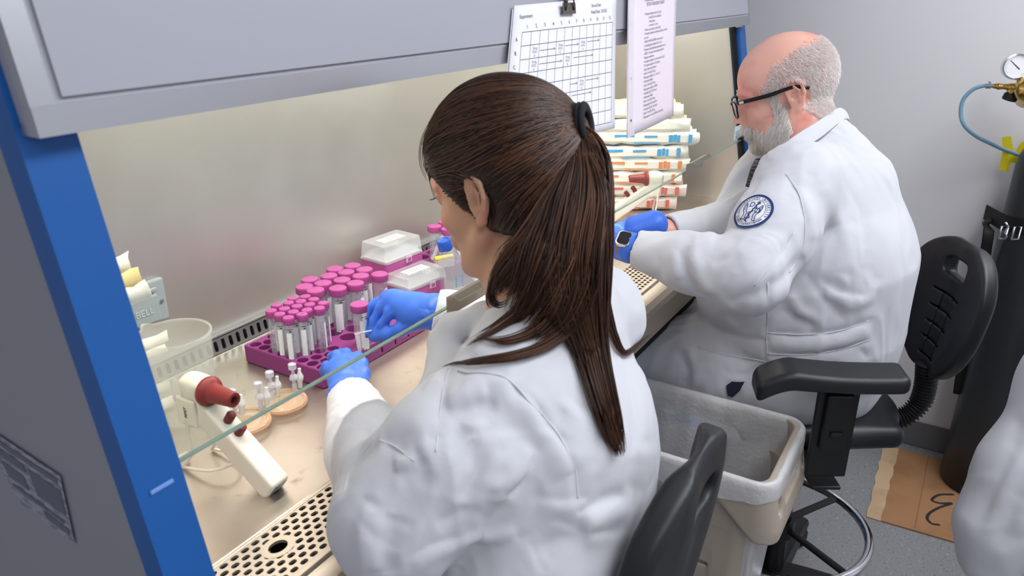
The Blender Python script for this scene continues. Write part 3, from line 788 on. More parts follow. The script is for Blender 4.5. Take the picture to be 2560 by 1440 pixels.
# yellow-capped reagent strip leaning behind the flask
YEL = mat('yellow_plastic', (244, 218, 40), 0.4)
yv = empty('reagent_tube', (1.378, 1.034, 0.972), math.radians(-32), 'thin clear tube with yellow end caps behind the blue-capped flask', 'reagent tube')
MB().tube([(-0.024, 0, 0.020), (0.022, 0, 0.020)], 0.0058, 12).build('tube_body', YEL, yv, smooth='auto')
MB().tube([(-0.030, 0, 0.020), (-0.002, 0.0, 0.075)], 0.0045, 10).build('clear_neck', TUBE, yv, smooth='auto')
MB().box((0, 0.0, 0.006), (0.05, 0.012, 0.020), 0.003).build('cradle', LIDC, yv)
# ---- white packet with blue print leaning on the wall side
pk = empty('sterile_packet', (1.475, 0.985, WZ + 0.001), 0, 'white sterile packet with pale blue print beside the clear flask', 'packet')
PKM = mat('white_packet_film', (240, 240, 246), 0.35)
psd = Sculpt((-0.09, -0.05, -0.01), (0.09, 0.05, 0.11), 0.002)
psd.box((0, 0, 0.045), (0.078, 0.006, 0.044), 0.004, R=[(1, 0, 0), (0, 0.82, -0.57), (0, 0.57, 0.82)])
psd.ell((0.0, 0.0, 0.045), (0.06, 0.014, 0.035), 0.02, R=[(1, 0, 0), (0, 0.82, -0.57), (0, 0.57, 0.82)])
pme = psd.mesh('film', 2)
po = obj('film', pme, PKM, pk); po.location = (0, 0, 0.0)
def on_packet(u, v, off=0.0145): return Vector((u, -0.82 * off - 0 + 0.57 * v, 0.045 + 0.82 * v + 0.57 * off))
pp = MB()
def pk_ring(cx, r0, r1):
    n_ = 24; pp.poly([on_packet(cx + r * math.cos(2 * PI * i / n_) * 0.8, r * math.sin(2 * PI * i / n_), 0.0155) for r in (r0, r1) for i in range(n_)], [[i, (i + 1) % n_, n_ + (i + 1) % n_, n_ + i] for i in range(n_)])
pk_ring(-0.02, 0.016, 0.0175)
pp.poly([on_packet(0.010, -0.012, 0.0155), on_packet(0.018, -0.012, 0.0155), on_packet(0.018, 0.008, 0.0155), on_packet(0.010, 0.008, 0.0155)], [[0, 1, 2, 3]])
pp.build('blue_print', mat('sky_blue_print', (110, 180, 215), 0.5), pk, fixn=False)
# ---- foil-topped vials with blue caps (right of the metal grip)
FOIL = mat('crumpled_foil', (214, 212, 214), 0.22, 1.0, bump=[(90, 0.9, 0.006)])
def foil_bottle(x, y, label, h=0.085):
    t = empty('media_bottle', (x, y, WZ + 0.0005), 0, label, 'bottle', 'foil-wrapped bottles beside the woman')
    MB().lathe([(0, 0), (0.020, 0), (0.021, 0.003), (0.021, h * 0.62), (0.012, h * 0.78), (0.0115, h)], 20).build('glass_body', TUBE, t, smooth='auto')
    s = Sculpt((-0.032, -0.032, h * 0.35), (0.032, 0.032, h + 0.02), 0.0016)
    s.cone((0, 0, h * 0.55), (0, 0, h * 0.9), 0.0225, 0.013, 0)
    r_ = random.Random(int(x * 1000))
    for k in range(34):
        a = r_.uniform(0, 2 * PI); z_ = h * r_.uniform(0.42, 0.98); b_ = a + r_.uniform(-0.5, 0.5); z2 = z_ + r_.uniform(-0.012, 0.012)
        s.fold([(0.021 * math.cos(a), 0.021 * math.sin(a), z_), (0.020 * math.cos(b_), 0.020 * math.sin(b_), z2)], 0.003, r_.choice((-1, 1)) * 0.0022)
    o = obj('foil_wrap', s.mesh('foil_wrap', 0), FOIL, t)
    MB().lathe([(0, h + 0.010), (0.011, h + 0.010), (0.012, h + 0.009), (0.012, h - 0.006), (0.010, h - 0.006)], 20).build('cap', BLUEC, t, smooth='auto')
    return t
q = onz(1222, 678, WZ + 0.10); foil_bottle(q[0], q[1], 'foil-wrapped bottle with blue cap, beside the woman\'s hanging hair')
q = onz(1200, 745, WZ + 0.07); foil_bottle(q[0] , q[1], 'lower foil-wrapped bottle behind the woman\'s collar', 0.062)

# ---- beaker with spout
bk = empty('beaker', (0.663, 1.037, WZ + 0.0005), math.radians(100), 'large translucent plastic beaker beside the blue post', 'beaker')
r0, r1, hb = 0.0475, 0.0545, 0.150; nb = 48; bm_ = MB(); rows = []
def spout(a): return 0.010 * math.exp(-((a) / 0.16) ** 2)
def ringp(r, z, sp=0): 
    out = []
    for i in range(nb):
        a = -PI + 2 * PI * i / nb; rr_ = r + sp * spout(a); out.append((rr_ * math.cos(a), rr_ * math.sin(a), z + (0.004 * sp * math.exp(-(a / 0.16) ** 2))))
    return out
prof = [(0.0, 0.003, 0), (r0 - 0.004, 0.003, 0), (r0 - 0.0018, 0.006, 0), (r1 - 0.0018, hb - 0.02, 0.3), (r1 - 0.0016, hb, 1), (r1 + 0.0022, hb + 0.0008, 1), (r1 + 0.0024, hb - 0.0022, 1), (r1, hb - 0.0026, 1), (r1 - 0.0002, hb - 0.02, 0.3), (r0, 0.006, 0), (r0 - 0.003, 0.0, 0), (0.0, 0.0, 0)]
pts = []; 
for (r, z, sp) in prof[1:-1]: pts += ringp(r, z, sp)
nn = len(prof) - 2
bm_.poly(pts, [[j * nb + i, j * nb + (i + 1) % nb, (j + 1) * nb + (i + 1) % nb, (j + 1) * nb + i] for j in range(nn - 1) for i in range(nb)] + [list(range(nb))] + [list(range((nn - 1) * nb, nn * nb))[::-1]])
bm_.build('beaker_wall', BEAK, bk, smooth='auto')

# ---- wrapped pipettes poking out behind the blue post (left)
WRAP = mat('paper_wrap', (240, 234, 224), 0.6, bump=(60, 0.3, 0.004)); WRAPY = mat('paper_wrap_yellowish', (232, 210, 150), 0.6)
def wrapped(name_label, p, q, wdt, thick, group, mt=WRAP, prn=None, seed=0):
    """a paper-wrapped pipette from p (torn open end) to q"""
    p = Vector([float(a) for a in p]); q = Vector([float(a) for a in q]); L = (q - p).length
    t = empty('wrapped_pipette', p, 0, name_label, 'wrapped pipette', group)
    M = frame((0, 0, 0), q - p, (0, 0, 1) if abs((q - p).normalized().z) < 0.9 else (1, 0, 0)); M = M.to_3x3().to_4x4()
    r_ = random.Random(seed); mb = MB(); n_ = 16; rows = []
    for i in range(n_ + 1):
        x = L * i / n_; e = min(1, 0.25 + i / 1.6); wv = 0.0015 * math.sin(i * 1.7 + seed)
        th = thick * e * (0.85 + 0.25 * r_.random())
        ww = wdt * (0.88 + 0.18 * r_.random()) if i > 0 else wdt * (0.8 + 0.3 * r_.random())
        rows.append([(x + (r_.uniform(-0.004, 0.004) if i == 0 else 0), ww / 2 + wv, 0), (x, ww / 4, th / 2), (x, -ww / 4, th / 2 * (0.8 + 0.3 * r_.random())), (x + (r_.uniform(-0.006, 0.004) if i == 0 else 0), -ww / 2 + wv, 0), (x, -ww / 4, -th / 2), (x, ww / 4, -th / 2)])
    pts = [c for r in rows for c in r]
    mb.poly(pts, [[j * 6 + i, j * 6 + (i + 1) % 6, (j + 1) * 6 + (i + 1) % 6, (j + 1) * 6 + i] for j in range(n_) for i in range(6)] + [[0, 5, 4, 3, 2, 1], [n_ * 6 + i for i in range(6)]])
    mb.build('paper_sleeve', mt, t, smooth='auto', matrix=M)
    if prn is not None:
        pb = MB()
        for (x0, x1, y0, y1) in ((0.026, 0.037, -0.6, 0.6), (0.062, 0.070, -0.5, 0.5), (0.072, 0.082, -0.45, 0.55), (0.084, 0.096, -0.5, 0.5), (0.13, 0.17, 0.0, 0.3), (0.12, 0.20, -0.45, -0.3), (0.20, 0.26, 0.0, 0.35)):
            for s_ in (1,):
                pb.box(((x0 + x1) / 2, (y0 + y1) / 2 * wdt, -thick * 0.52), (x1 - x0, (y1 - y0) * wdt * 0.55, 0.0012))
        pb.build('printing', prn, t, matrix=M)
    return t
ends = [((350, 690), 1.03, 'wrapped pipette with yellowed torn end, uppermost behind the blue post'), ((372, 722), 1.03, 'wrapped pipette end just above the grey power outlet'), ((322, 655), 1.03, 'wrapped pipette farthest left of the torn ends'),
        ((418, 838), 0, 'wrapped pipette end seen through the beaker'), ((412, 866), 0, 'wrapped pipette end below the beaker rim line'), ((424, 962), 0, 'wrapped pipette end low beside the beaker base'), ((432, 1002), 0, 'wrapped pipette lying lowest beside the beaker'), ((472, 1140), 0, 'wrapped pipette tip nearest the glass edge')]
for i, (px, hh, lb_) in enumerate(ends):
    zt = [1.09, 1.065, 1.115, 1.02, 1.0, 0.965, 0.948, 0.938][i]
    p = onz(px[0], px[1], zt)
    if i < 3: p = onx(px[0], px[1], 0.56)
    if i == 7: p = onz(px[0], px[1], 0.940)
    e = np.array([0.415, p[1] + (0.03 if i < 3 else 0.01), (p[2] - 0.015) if i < 3 else max(p[2] - 0.006, 0.938)])
    wrapped(lb_, p, e, 0.026 if i < 3 else 0.022, 0.008, 'wrapped pipettes behind the blue post', WRAPY if i in (0,) else WRAP, None, i)
pst = empty('pipette_holder', (0.45, 1.06, WZ + 0.0005), 0, 'white wire-frame holder behind the blue post carrying the wrapped pipettes', 'holder')
MB().box((-0.03, 0.0, 0.08), (0.006, 0.22, 0.16), 0.002).build('back_plate', M_['cream'], pst)
MB().box((0.0, 0.0, 0.003), (0.06, 0.22, 0.006), 0.002).build('base_plate', M_['cream'], pst)

# ---- wrapped pipette pile at the right
ORG = mat('orange_print', (232, 138, 84), 0.6); BLP = mat('cyan_blue_print', (70, 160, 215), 0.6); RDP = mat('red_print', (214, 110, 96), 0.6)
WRC = mat('clear_backed_wrap', (226, 214, 206), 0.35, bump=(50, 0.3, 0.004)); WRG = mat('greyish_wrap', (206, 200, 198), 0.3)
layers = 8; rr_ = random.Random(3); k = 0
Rv = np.array([0.5225, -0.8526, 0.0])
for L_ in range(layers):
    fr = L_ / (layers - 1.0); zc = WZ + 0.023 + L_ * 0.0405
    for j in range(3):
        if L_ < 2: pr_, mt_ = (RDP, WRG if j else WRC)
        elif L_ < 4: pr_, mt_ = (ORG, WRC if j else WRAP)
        elif L_ < 6: pr_, mt_ = (BLP, WRAP)
        else: pr_, mt_ = (None, WRAPY if j else WRAP)
        xe = [1700, 1722, 1708, 1722, 1716, 1742, 1716, 1696][L_] - 10 * j
        ex = P(xe, 400, 2.36 + 0.030 * j); st = np.array([ex[0], ex[1], zc + 0.004 * j])
        en = st - Rv * (0.36 - 0.02 * rr_.random()); en[2] += rr_.uniform(-0.004, 0.004)
        side = ('front', 'middle', 'rear')[j]
        desc = {0: 'with red print', 1: 'with orange print', 2: 'with blue print', 3: 'with plain yellowed paper'}[0 if L_ < 2 else 1 if L_ < 4 else 2 if L_ < 6 else 3]
        wrapped('wrapped pipette %s, %s column, %s from the bottom of the right pile' % (desc, side, ORD[L_]), st, en, 0.040, 0.026, 'wrapped pipettes in the right pile', mt_, pr_, k); k += 1

# ---- pipette controller on a wire stand
def controller(label, group):
    t = empty('pipette_controller', (0, 0, 0), 0, label, 'pipette controller', group)
    # local frame: x = nozzle direction, y = thickness, z = up; the handle runs down along +x
    s = Sculpt((-0.035, -0.026, -0.005), (0.165, 0.026, 0.165), 0.0017)
    hf = 0.0165
    R1 = np.array([0.80, 0, -0.60]); R3 = np.array([0.60, 0, 0.80]); Rm = [tuple(R1), (0, 1, 0), tuple(R3)]
    s.box((0.082, 0, 0.052), (0.076, hf, 0.0195), 0.005, 0, R=Rm)                       # handle
    s.box((0.006, 0, 0.112), (0.0215, hf, 0.034), 0.006, 0.008)                       # neck
    s.cone((0.000, -0.0, 0.133), (0.012, 0, 0.133), 0.0205, 0.0205, 0.006, flat=((0, 1, 0), 0.86))
    b = obj('housing', s.mesh('housing', 1), M_['cream'], t)
    nz = MB().lathe([(0.010, 0), (0.0215, 0.0), (0.0222, 0.004), (0.0205, 0.008), (0.0150, 0.012), (0.0135, 0.020), (0.0110, 0.052), (0.0105, 0.054), (0.0062, 0.054), (0.0060, 0.046)], 28, M=frame((0.026, 0, 0.131), (0, 1, 0), (0, 0, 1)))
    nzo = nz.build('nozzle', MAR, t, smooth='auto')
    MB().lathe([(0, 0.048), (0.0061, 0.048)], 16, M=frame((0.026, 0, 0.131), (0, 1, 0), (0, 0, 1))).build('nozzle_bore', M_['black'], nzo)
    for i, u in enumerate((0.026, 0.050)):
        bp = np.array([0.082, 0, 0.052]) + R1 * (u - 0.068) + R3 * 0.018
        MB().lathe([(0.0068, 0), (0.0068, 0.017), (0.0055, 0.019), (0, 0.0195)], 18, M=frame(bp, (0, 1, 0), np.cross(R3, (0, 1, 0)))).build('button', MARD, t, smooth='auto')
    MB().box((0.0278, 0, 0.095), (0.0022, 0.019, 0.025), 0.001).build('front_window', mat('maroon_window_' + group[:3], (120, 50, 58), 0.3), t)
    sp_ = MB().box((-0.002, -hf - 0.002, 0.098), (0.040, 0.004, 0.044), 0.003); sp_.build('side_cover', M_['cream'], t)
    tx_ = MB().add(text_mesh('PIPET', 0.0075, 'CENTER', 0.0003), frame((-0.002, -hf - 0.0044, 0.098), (0, 0, 1), (-1, 0, 0))); tx_.build('side_lettering', M_['inkg'], t)
    ec = np.array([0.082, 0, 0.052]) + R1 * 0.0764
    pl_ = MB().box((0, 0, 0), (0.0008, 0.022, 0.030), 0, M=Matrix.Translation(Vector(ec.tolist())) @ Matrix(((R1[0], 0, R3[0], 0), (0, 1, 0, 0), (R1[2], 0, R3[2], 0), (0, 0, 0, 1))))
    pl_.build('rating_plate', mat('rating_plate_' + group[:3], (150, 152, 150), 0.5, var=(700, (60, 60, 64), 0.5, 0.55)), t)
    so_ = ec - R3 * 0.009 + R1 * 0.0008
    MB().box((0, 0, 0), (0.001, 0.008, 0.008), 0, M=Matrix.Translation(Vector(so_.tolist())) @ Matrix(((R1[0], 0, R3[0], 0), (0, 1, 0, 0), (R1[2], 0, R3[2], 0), (0, 0, 0, 1)))).build('charge_socket', M_['black'], t)
    wires = MB()
    for s_ in (-1, 1):
        wires.tube(catmull([(-0.006, s_ * 0.0185, 0.098), (-0.005, s_ * 0.020, 0.060), (-0.002, s_ * 0.022, 0.030), (-0.022, s_ * 0.027, 0.0025)], 5), 0.0026, 8)
        
    wires.tube(catmull([(-0.022, -0.027, 0.0025), (0.035, -0.024, 0.014), (0.055, 0.0, 0.018), (0.035, 0.024, 0.014), (-0.022, 0.027, 0.0025)], 6), 0.0022, 8)
    wires.build('wire_stand', M_['cream'], t, smooth='auto')
    return t
pc = controller('white pipette controller with maroon nozzle, lying on its wire stand near the glass edge', 'pipette controllers')
pc.location = (0.588, 0.893, WZ + 0.0005); pc.rotation_euler = (0, 0, math.radians(-88))
pc2 = copy_tree(pc); pc2.location = (2.105, 0.795, WZ + 0.0005); pc2.rotation_euler = (0, 0, math.atan2(0.8526, -0.5225)); pc2.scale = (1.0, 1.0, 1.0)
pc2['label'] = 'white pipette controller standing before the wrapped pipette pile, handle towards the woman\'s hair'

# ---- amber flow chambers with ports
AMB = mat('amber_plastic', (240, 214, 184), 0.1, alpha=0.34); AMBD = mat('amber_plastic_edge', (222, 172, 130), 0.15, alpha=0.62); CLR = mat('clear_luer_plastic', (226, 222, 236), 0.15, alpha=0.6); OPQ = mat('white_clamp_plastic', (240, 238, 236), 0.4, alpha=0.9)
_c0 = onz(707, 1000, WZ + 0.014); PORTS = [(onz(684, 996, WZ + 0.014)[0] - _c0[0], onz(684, 996, WZ + 0.014)[1] - _c0[1], True), (onz(733, 978, WZ + 0.014)[0] - _c0[0], onz(733, 978, WZ + 0.014)[1] - _c0[1], True)]
def chamber(label):
    t = empty('flow_chamber', (0, 0, 0), 0, label, 'flow chamber', 'amber flow chambers on the steel surface')
    MB().lathe([(0, 0.006), (0.0335, 0.006), (0.0345, 0.008), (0.0345, 0.0125), (0.033, 0.0135), (0.030, 0.0135), (0.029, 0.0118), (0.027, 0.0118), (0.026, 0.0128), (0.024, 0.0128), (0.023, 0.0112), (0, 0.0112)], 48).build('disc', AMB, t, smooth='auto')
    MB().lathe([(0.0332, 0.0068), (0.0352, 0.0068), (0.0355, 0.0092), (0.0335, 0.0095)], 48, closed=True).build('outer_ring', AMBD, t, smooth='auto')
    MB().lathe([(0.0290, 0.0136), (0.0305, 0.0146), (0.0318, 0.0136)], 48).build('top_ring', AMBD, t, smooth='auto')
    MB().lathe([(0.006, 0.0114), (0.0075, 0.0134), (0.009, 0.0114)], 24, M=Matrix.Translation((0.004, 0.001, 0))).build('centre_ring', AMBD, t, smooth='auto')
    MB().lathe([(0, 0), (0.018, 0.0), (0.020, 0.002), (0.020, 0.006)], 30).build('foot', AMBD, t, smooth='auto')
    for (ax, ay, cl) in PORTS:
        T = Matrix.Translation((ax, ay, 0.012))
        p = MB().lathe([(0.0038, 0), (0.0036, 0.012), (0.0028, 0.013), (0.0028, 0.018), (0.0062, 0.020), (0.0064, 0.023), (0.0046, 0.027), (0.0024, 0.029), (0.0022, 0.036), (0.0060, 0.038), (0.0062, 0.046), (0.0052, 0.047), (0.0048, 0.0455), (0, 0.0455)], 18, M=T)
        po_ = p.build('luer_port', CLR, t, smooth='auto')
        c_ = MB().lathe([(0, 0), (0.0036, 0.001), (0.0040, 0.010), (0.0058, 0.016), (0.0058, 0.020), (0.0026, 0.026), (0.0024, 0.033), (0, 0.034)], 14, M=Matrix.Translation((ax + 0.0085, ay - 0.002, 0.013)) @ Matrix.Rotation(0.08, 4, 'Y'), squash=None)
        c_.build('pinch_clamp', OPQ, po_, smooth='auto')
    return t
q = onz(707, 1000, WZ + 0.014); ch = chamber('round amber flow chamber with two clear ports, right one beside the purple rack')
ch.scale = (1.14, 1.14, 1.1); ch.location = (q[0], q[1], WZ + 0.0005); ch.rotation_euler = (0, 0, 0)
ch2 = copy_tree(ch); q = onz(613, 1050, WZ + 0.014); ch2.location = (q[0], q[1], WZ + 0.0005); ch2.rotation_euler = (0, 0, math.radians(-8))
ch2['label'] = 'round amber flow chamber beside the pipette controller buttons, left of the other one'

# ---- papers on the sash
def sheet(corners, off, thick=0.0006):
    return [np.array(c) for c in corners]
def on_front(x, y, off): 
    r = ray(x, y); y0 = yf(1.13, off); t = (y0 + 0.189 * (CAM[2] - 1.13) - CAM[1]) / (r[1] - 0.189 * r[2]); return CAM + t * r
def paper(name, label, quad, off, m_, curl=0.0, n=14):
    """quad: top-left, top-right, bottom-right, bottom-left in the photograph"""
    c = [on_front(*p, off) for p in quad]; mb = MB(); pts = []
    nrm = np.array([0, -0.983, 0.186])
    for j in range(n + 1):
        for i in range(n + 1):
            u, v = i / n, j / n
            p = c[0] * (1 - u) * (1 - v) + c[1] * u * (1 - v) + c[2] * u * v + c[3] * (1 - u) * v
            pts.append(p + nrm * curl * (math.sin(u * 3.0) * 0.5 + v * v))
    mb.poly(pts, [[j * (n + 1) + i, j * (n + 1) + i + 1, (j + 1) * (n + 1) + i + 1, (j + 1) * (n + 1) + i] for j in range(n) for i in range(n)])
    t = empty(name, (c[3] + c[2]) / 2, 0, label, 'paper')
    o = wobj(mb, 'sheet', m_, t, smooth=True, fixn=False)
    md = o.modifiers.new('thickness', 'SOLIDIFY'); md.thickness = 0.0005; md.offset = 0
    def at(u, v, lift=0.0012):
        p = c[0] * (1 - u) * (1 - v) + c[1] * u * (1 - v) + c[2] * u * v + c[3] * (1 - u) * v
        return p + nrm * (curl * (math.sin(u * 3.0) * 0.5 + v * v) + lift)
    return t, at
t1, at1 = paper('plate_layout_sheet', 'white gridded plate layout sheet held by a binder clip on the hood front', ((1286, 14), (1541, -8), (1532, 321), (1252, 388)), -0.036, M_['paper'], 0.004)
# stacked sheets behind it
t1b, _ = paper('backing_sheet', 'plain white sheet just behind the gridded plate layout sheet', ((1281, 22), (1538, -4), (1529, 317), (1247, 392)), -0.0335, M_['paper'], 0.003)
gl = MB()
def line(mb, at, u0, v0, u1, v1, w, n=8, lift=0.0012):
    a = np.array(at(u0, v0)); b = np.array(at(u1, v1)); d = b - a; d /= np.linalg.norm(d); nr = np.array([0, -0.983, 0.186]); s_ = np.cross(d, nr) * w / 2
    pts = []
    for i in range(n + 1):
        p = np.array(at(u0 + (u1 - u0) * i / n, v0 + (v1 - v0) * i / n, lift)); pts += [p - s_, p + s_]
    mb.poly(pts, [[2 * i, 2 * i + 1, 2 * i + 3, 2 * i + 2] for i in range(n)])
gu0, gu1, gv0, gv1 = 0.075, 0.955, 0.19, 0.945
for i in range(13): u = gu0 + (gu1 - gu0) * i / 12; line(gl, at1, u, gv0, u, gv1, 0.0007)
for j in range(9): v = gv0 + (gv1 - gv0) * j / 8; line(gl, at1, gu0, v, gu1, v, 0.0007)
wobj(gl, 'printed_grid', mat('grid_ink', (96, 96, 108), 0.7), t1, fixn=False)
def place_text(mb, at, txt, u, v, size, align='LEFT', du=None):
    a = Vector(at(u, v, 0.0014)); b = Vector(at(u + 0.02, v, 0.0014)); c = Vector(at(u, v + 0.02, 0.0014))
    mb.add(text_mesh(txt, size, align), frame(a, b - a, a - c))
tx = MB()
for i in range(12): place_text(tx, at1, str(i + 1), gu0 + (gu1 - gu0) * (i + 0.5) / 12, 0.155, 0.0088, 'CENTER')
wobj(tx, 'column_numbers', M_['ink'], t1, fixn=False); tx = MB()
for j, ch_ in enumerate('ABCDEFGH'): place_text(tx, at1, ch_, 0.035, gv0 + (gv1 - gv0) * (j + 0.5) / 8, 0.009, 'CENTER')
wobj(tx, 'row_letters', M_['ink'], t1, fixn=False); tx = MB()
place_text(tx, at1, 'Experiment:', 0.045, 0.082, 0.0085); place_text(tx, at1, 'Set-up Date:', 0.70, 0.05, 0.0085); place_text(tx, at1, 'Assay Date:  2/10/23', 0.70, 0.098, 0.0085)
wobj(tx, 'printed_text', M_['ink'], t1, fixn=False)
hw = MB()
def arrow(u0, u1, v, dv): 
    line(hw, at1, u0, v, u1, v + dv, 0.0007, 4); line(hw, at1, u1 - 0.014, v + dv - 0.010, u1, v + dv, 0.0007, 2); line(hw, at1, u1 - 0.014, v + dv + 0.010, u1, v + dv, 0.0007, 2)
cw, rh = (gu1 - gu0) / 12, (gv1 - gv0) / 8
def cell(c, r, lines_):
    for q_, tt in enumerate(lines_): place_text(hw, at1, tt, gu0 + cw * (c + 0.5), gv0 + rh * (r + 0.28 + 0.27 * q_), 0.0062, 'CENTER')
for r, cs in ((1, ((1, 'a'), (4, 'b'), (7, 'c'))), (2, ((1, 'a'), (5, 'b'))), (4, ((7, 'c'),))):
    for c, _q in cs: cell(c, r, ['10 mg', '10 0.5', 'ul'])
arrow(gu0 + cw * 2.1, gu0 + cw * 3.9, gv0 + rh * 1.5, 0); arrow(gu0 + cw * 5.1, gu0 + cw * 6.9, gv0 + rh * 1.4, 0); arrow(gu0 + cw * 8.1, gu0 + cw * 9.9, gv0 + rh * 1.3, 0)
arrow(gu0 + cw * 2.1, gu0 + cw * 4.8, gv0 + rh * 2.5, 0); arrow(gu0 + cw * 6.3, gu0 + cw * 9.0, gv0 + rh * 2.4, 0)
arrow(gu0 + cw * 6.0, gu0 + cw * 6.9, gv0 + rh * 4.4, 0); arrow(gu0 + cw * 8.1, gu0 + cw * 9.9, gv0 + rh * 4.3, 0); arrow(gu0 + cw * 6.2, gu0 + cw * 8.9, gv0 + rh * 5.3, 0)
wobj(hw, 'handwriting', M_['inkg'], t1, fixn=False)
t2, at2 = paper('protocol_sheet', 'pinkish protocol page with a bullet list in a clear sleeve, right of the gridded sheet', ((1571, -60), (1694, -70), (1679, 290), (1562, 346)), -0.040, M_['paperpink'], 0.004)
tx = MB()
place_text(tx, at2, 'THREE ASSAY PROTOCOL FOR', 0.52, 0.165, 0.0098, 'CENTER'); place_text(tx, at2, 'STUDY REAGENT ASSAY', 0.52, 0.195, 0.0098, 'CENTER')
rows_ = ['Prepare dilution plate 2 h prior', '  add 100 ul to each well', '  label plates', '  vortex for 1 min', 'Warm up media in water bath', 'Transfer samples to tubes and fill to volume', 'to mark', 'ADD WASH BUFFER and mix well', 'Centrifuge the samples for 5 min', 'Remove and discard supernatant with tip', 'ADD 1 ml wash and resuspend pellet', 'Repeat wash step', 'Incubate samples at room temp in dark', 'Transfer samples to the plate', 'Spin down and discard', 'Spin 5 min @ 130 xg', 'Resuspend pellet in 1 ml wash', 'Add wash buffer', 'Spin 5 min @ 130 xg', 'Resuspend pellet in buffer', 'Incubate @ 37C 30 min', 'Add assay buffer', 'Spin 5 min @ 130 xg', 'Resuspend in fix solution', 'Incubate @ 4C overnight', 'Spin 5 min @ 130 xg', 'Resuspend in assay buffer for reading']
for i, r in enumerate(rows_):
    v = 0.255 + i * 0.0255; ind = 0.30 if not r.startswith('  ') else 0.38
    place_text(tx, at2, ('' if r in ('to mark',) else '\u2022 ') + r.strip(), ind, v, 0.0072)
wobj(tx, 'printed_text', mat('page_ink', (96, 84, 104), 0.7), t2, fixn=False)
slv = MB(); p_ = [at2(0.0, 0, 0.002), at2(0.12, 0, 0.002), at2(0.12, 1, 0.002), at2(0.0, 1, 0.002)]
slv.poly(p_, [[0, 1, 2, 3]]); wobj(slv, 'sleeve_edge', mat('sleeve_strip', (244, 240, 246), 0.2, alpha=0.6), t2, fixn=False)
hl = MB()
for v in (0.30, 0.64, 0.90):
    c_ = Vector(at2(0.06, v, 0.0026)); a_ = Vector(at2(0.09, v, 0.0026)) - c_; b_ = Vector(at2(0.06, v + 0.02, 0.0026)) - c_
    hl.lathe([(0, 0), (0.0028, 0)], 12, M=frame(c_, a_, b_))
wobj(hl, 'punch_holes', M_['ink'], t2, fixn=False)
# binder clip, hanging the sheets on the hood
bc = empty('binder_clip', on_front(1413, 12, -0.04), 0, 'dark metal binder clip at the top of the gridded sheet', 'binder clip')
pc_ = on_front(1413, 16, -0.038); ux_ = Vector((0.999, 0.0, -0.02)); up_ = Vector((0, 0.186, 0.983)); Mc = frame(pc_, ux_, up_)
CLIPM = mat('gunmetal', (112, 104, 100), 0.3, 0.9)
bb = MB().prism([(-0.006, 0.0), (-0.0045, 0.0175), (0.0045, 0.0175), (0.006, 0.0), (0.007, 0.0), (0.0055, 0.0185), (-0.0055, 0.0185), (-0.007, 0.0)], -0.024, 0.024, M=Mc @ Matrix(((0, 0, 1, 0), (0, -1, 0, 0.005), (1, 0, 0, 0.002), (0, 0, 0, 1))))
wobj(bb, 'clip_body', CLIPM, bc)
hd_ = MB().tube([Mc @ Vector(p) for p in ((-0.016, -0.008, 0.009), (-0.011, 0.012, 0.013), (-0.008, 0.028, 0.012), (0.008, 0.028, 0.012), (0.011, 0.012, 0.013), (0.016, -0.008, 0.009))], 0.0013, 8)
wobj(hd_, 'wire_handle', CLIPM, bc, smooth=True)
wobj(MB().tube([Mc @ Vector(p) for p in ((0.0, 0.0, 0.0), (0.0, 0.045, 0.0), (0.0, 0.05, -0.006))], 0.004, 10), 'hook', M_['nickel'], bc, smooth=True)
# ================================================================ people
COAT = mat('white_coat_cotton', (203, 204, 210), 0.85, bump=[(14, 0.18, 0.012), (1400, 0.12, 0.0004)], sheen=0.15)
SKINW = mat('skin_light', (196, 150, 122), 0.5, sss=0.12, bump=(500, 0.08, 0.0005), var=(18, (206, 138, 118), 0.5, 0.75))
SKINM = mat('skin_ruddy', (232, 178, 160), 0.42, sss=0.12, bump=(450, 0.1, 0.0006), var=(16, (222, 138, 124), 0.45, 0.7))
GLOVE = mat('blue_nitrile', (62, 112, 222), 0.42, bump=[(260, 0.25, 0.0012)])
TROU = mat('navy_trousers', (34, 40, 58), 0.85)
SHOE = mat('dark_shoe', (24, 24, 26), 0.5)
class Fr:
    """a local frame: x forward, y left, z up"""
    def __init__(s, o, heading, pitch=0.0, roll=0.0, k=1.0):
        h, p = math.radians(heading), math.radians(pitch)
        f = np.array([math.cos(h) * math.cos(p), math.sin(h) * math.cos(p), -math.sin(p)]); l = np.array([-math.sin(h), math.cos(h), 0.0]); u = np.cross(f, l)
        r = math.radians(roll); l, u = l * math.cos(r) + u * math.sin(r), u * math.cos(r) - l * math.sin(r)
        s.o = np.array(o, float); s.R = np.array([f, l, u]); s.k = k
    def __call__(s, x, y, z): return s.o + s.k * (s.R[0] * x + s.R[1] * y + s.R[2] * z)
    def d(s, x, y, z): return s.R[0] * x + s.R[1] * y + s.R[2] * z
    def inv(s, p): return ((np.asarray(p) - s.o) @ s.R.T) / s.k
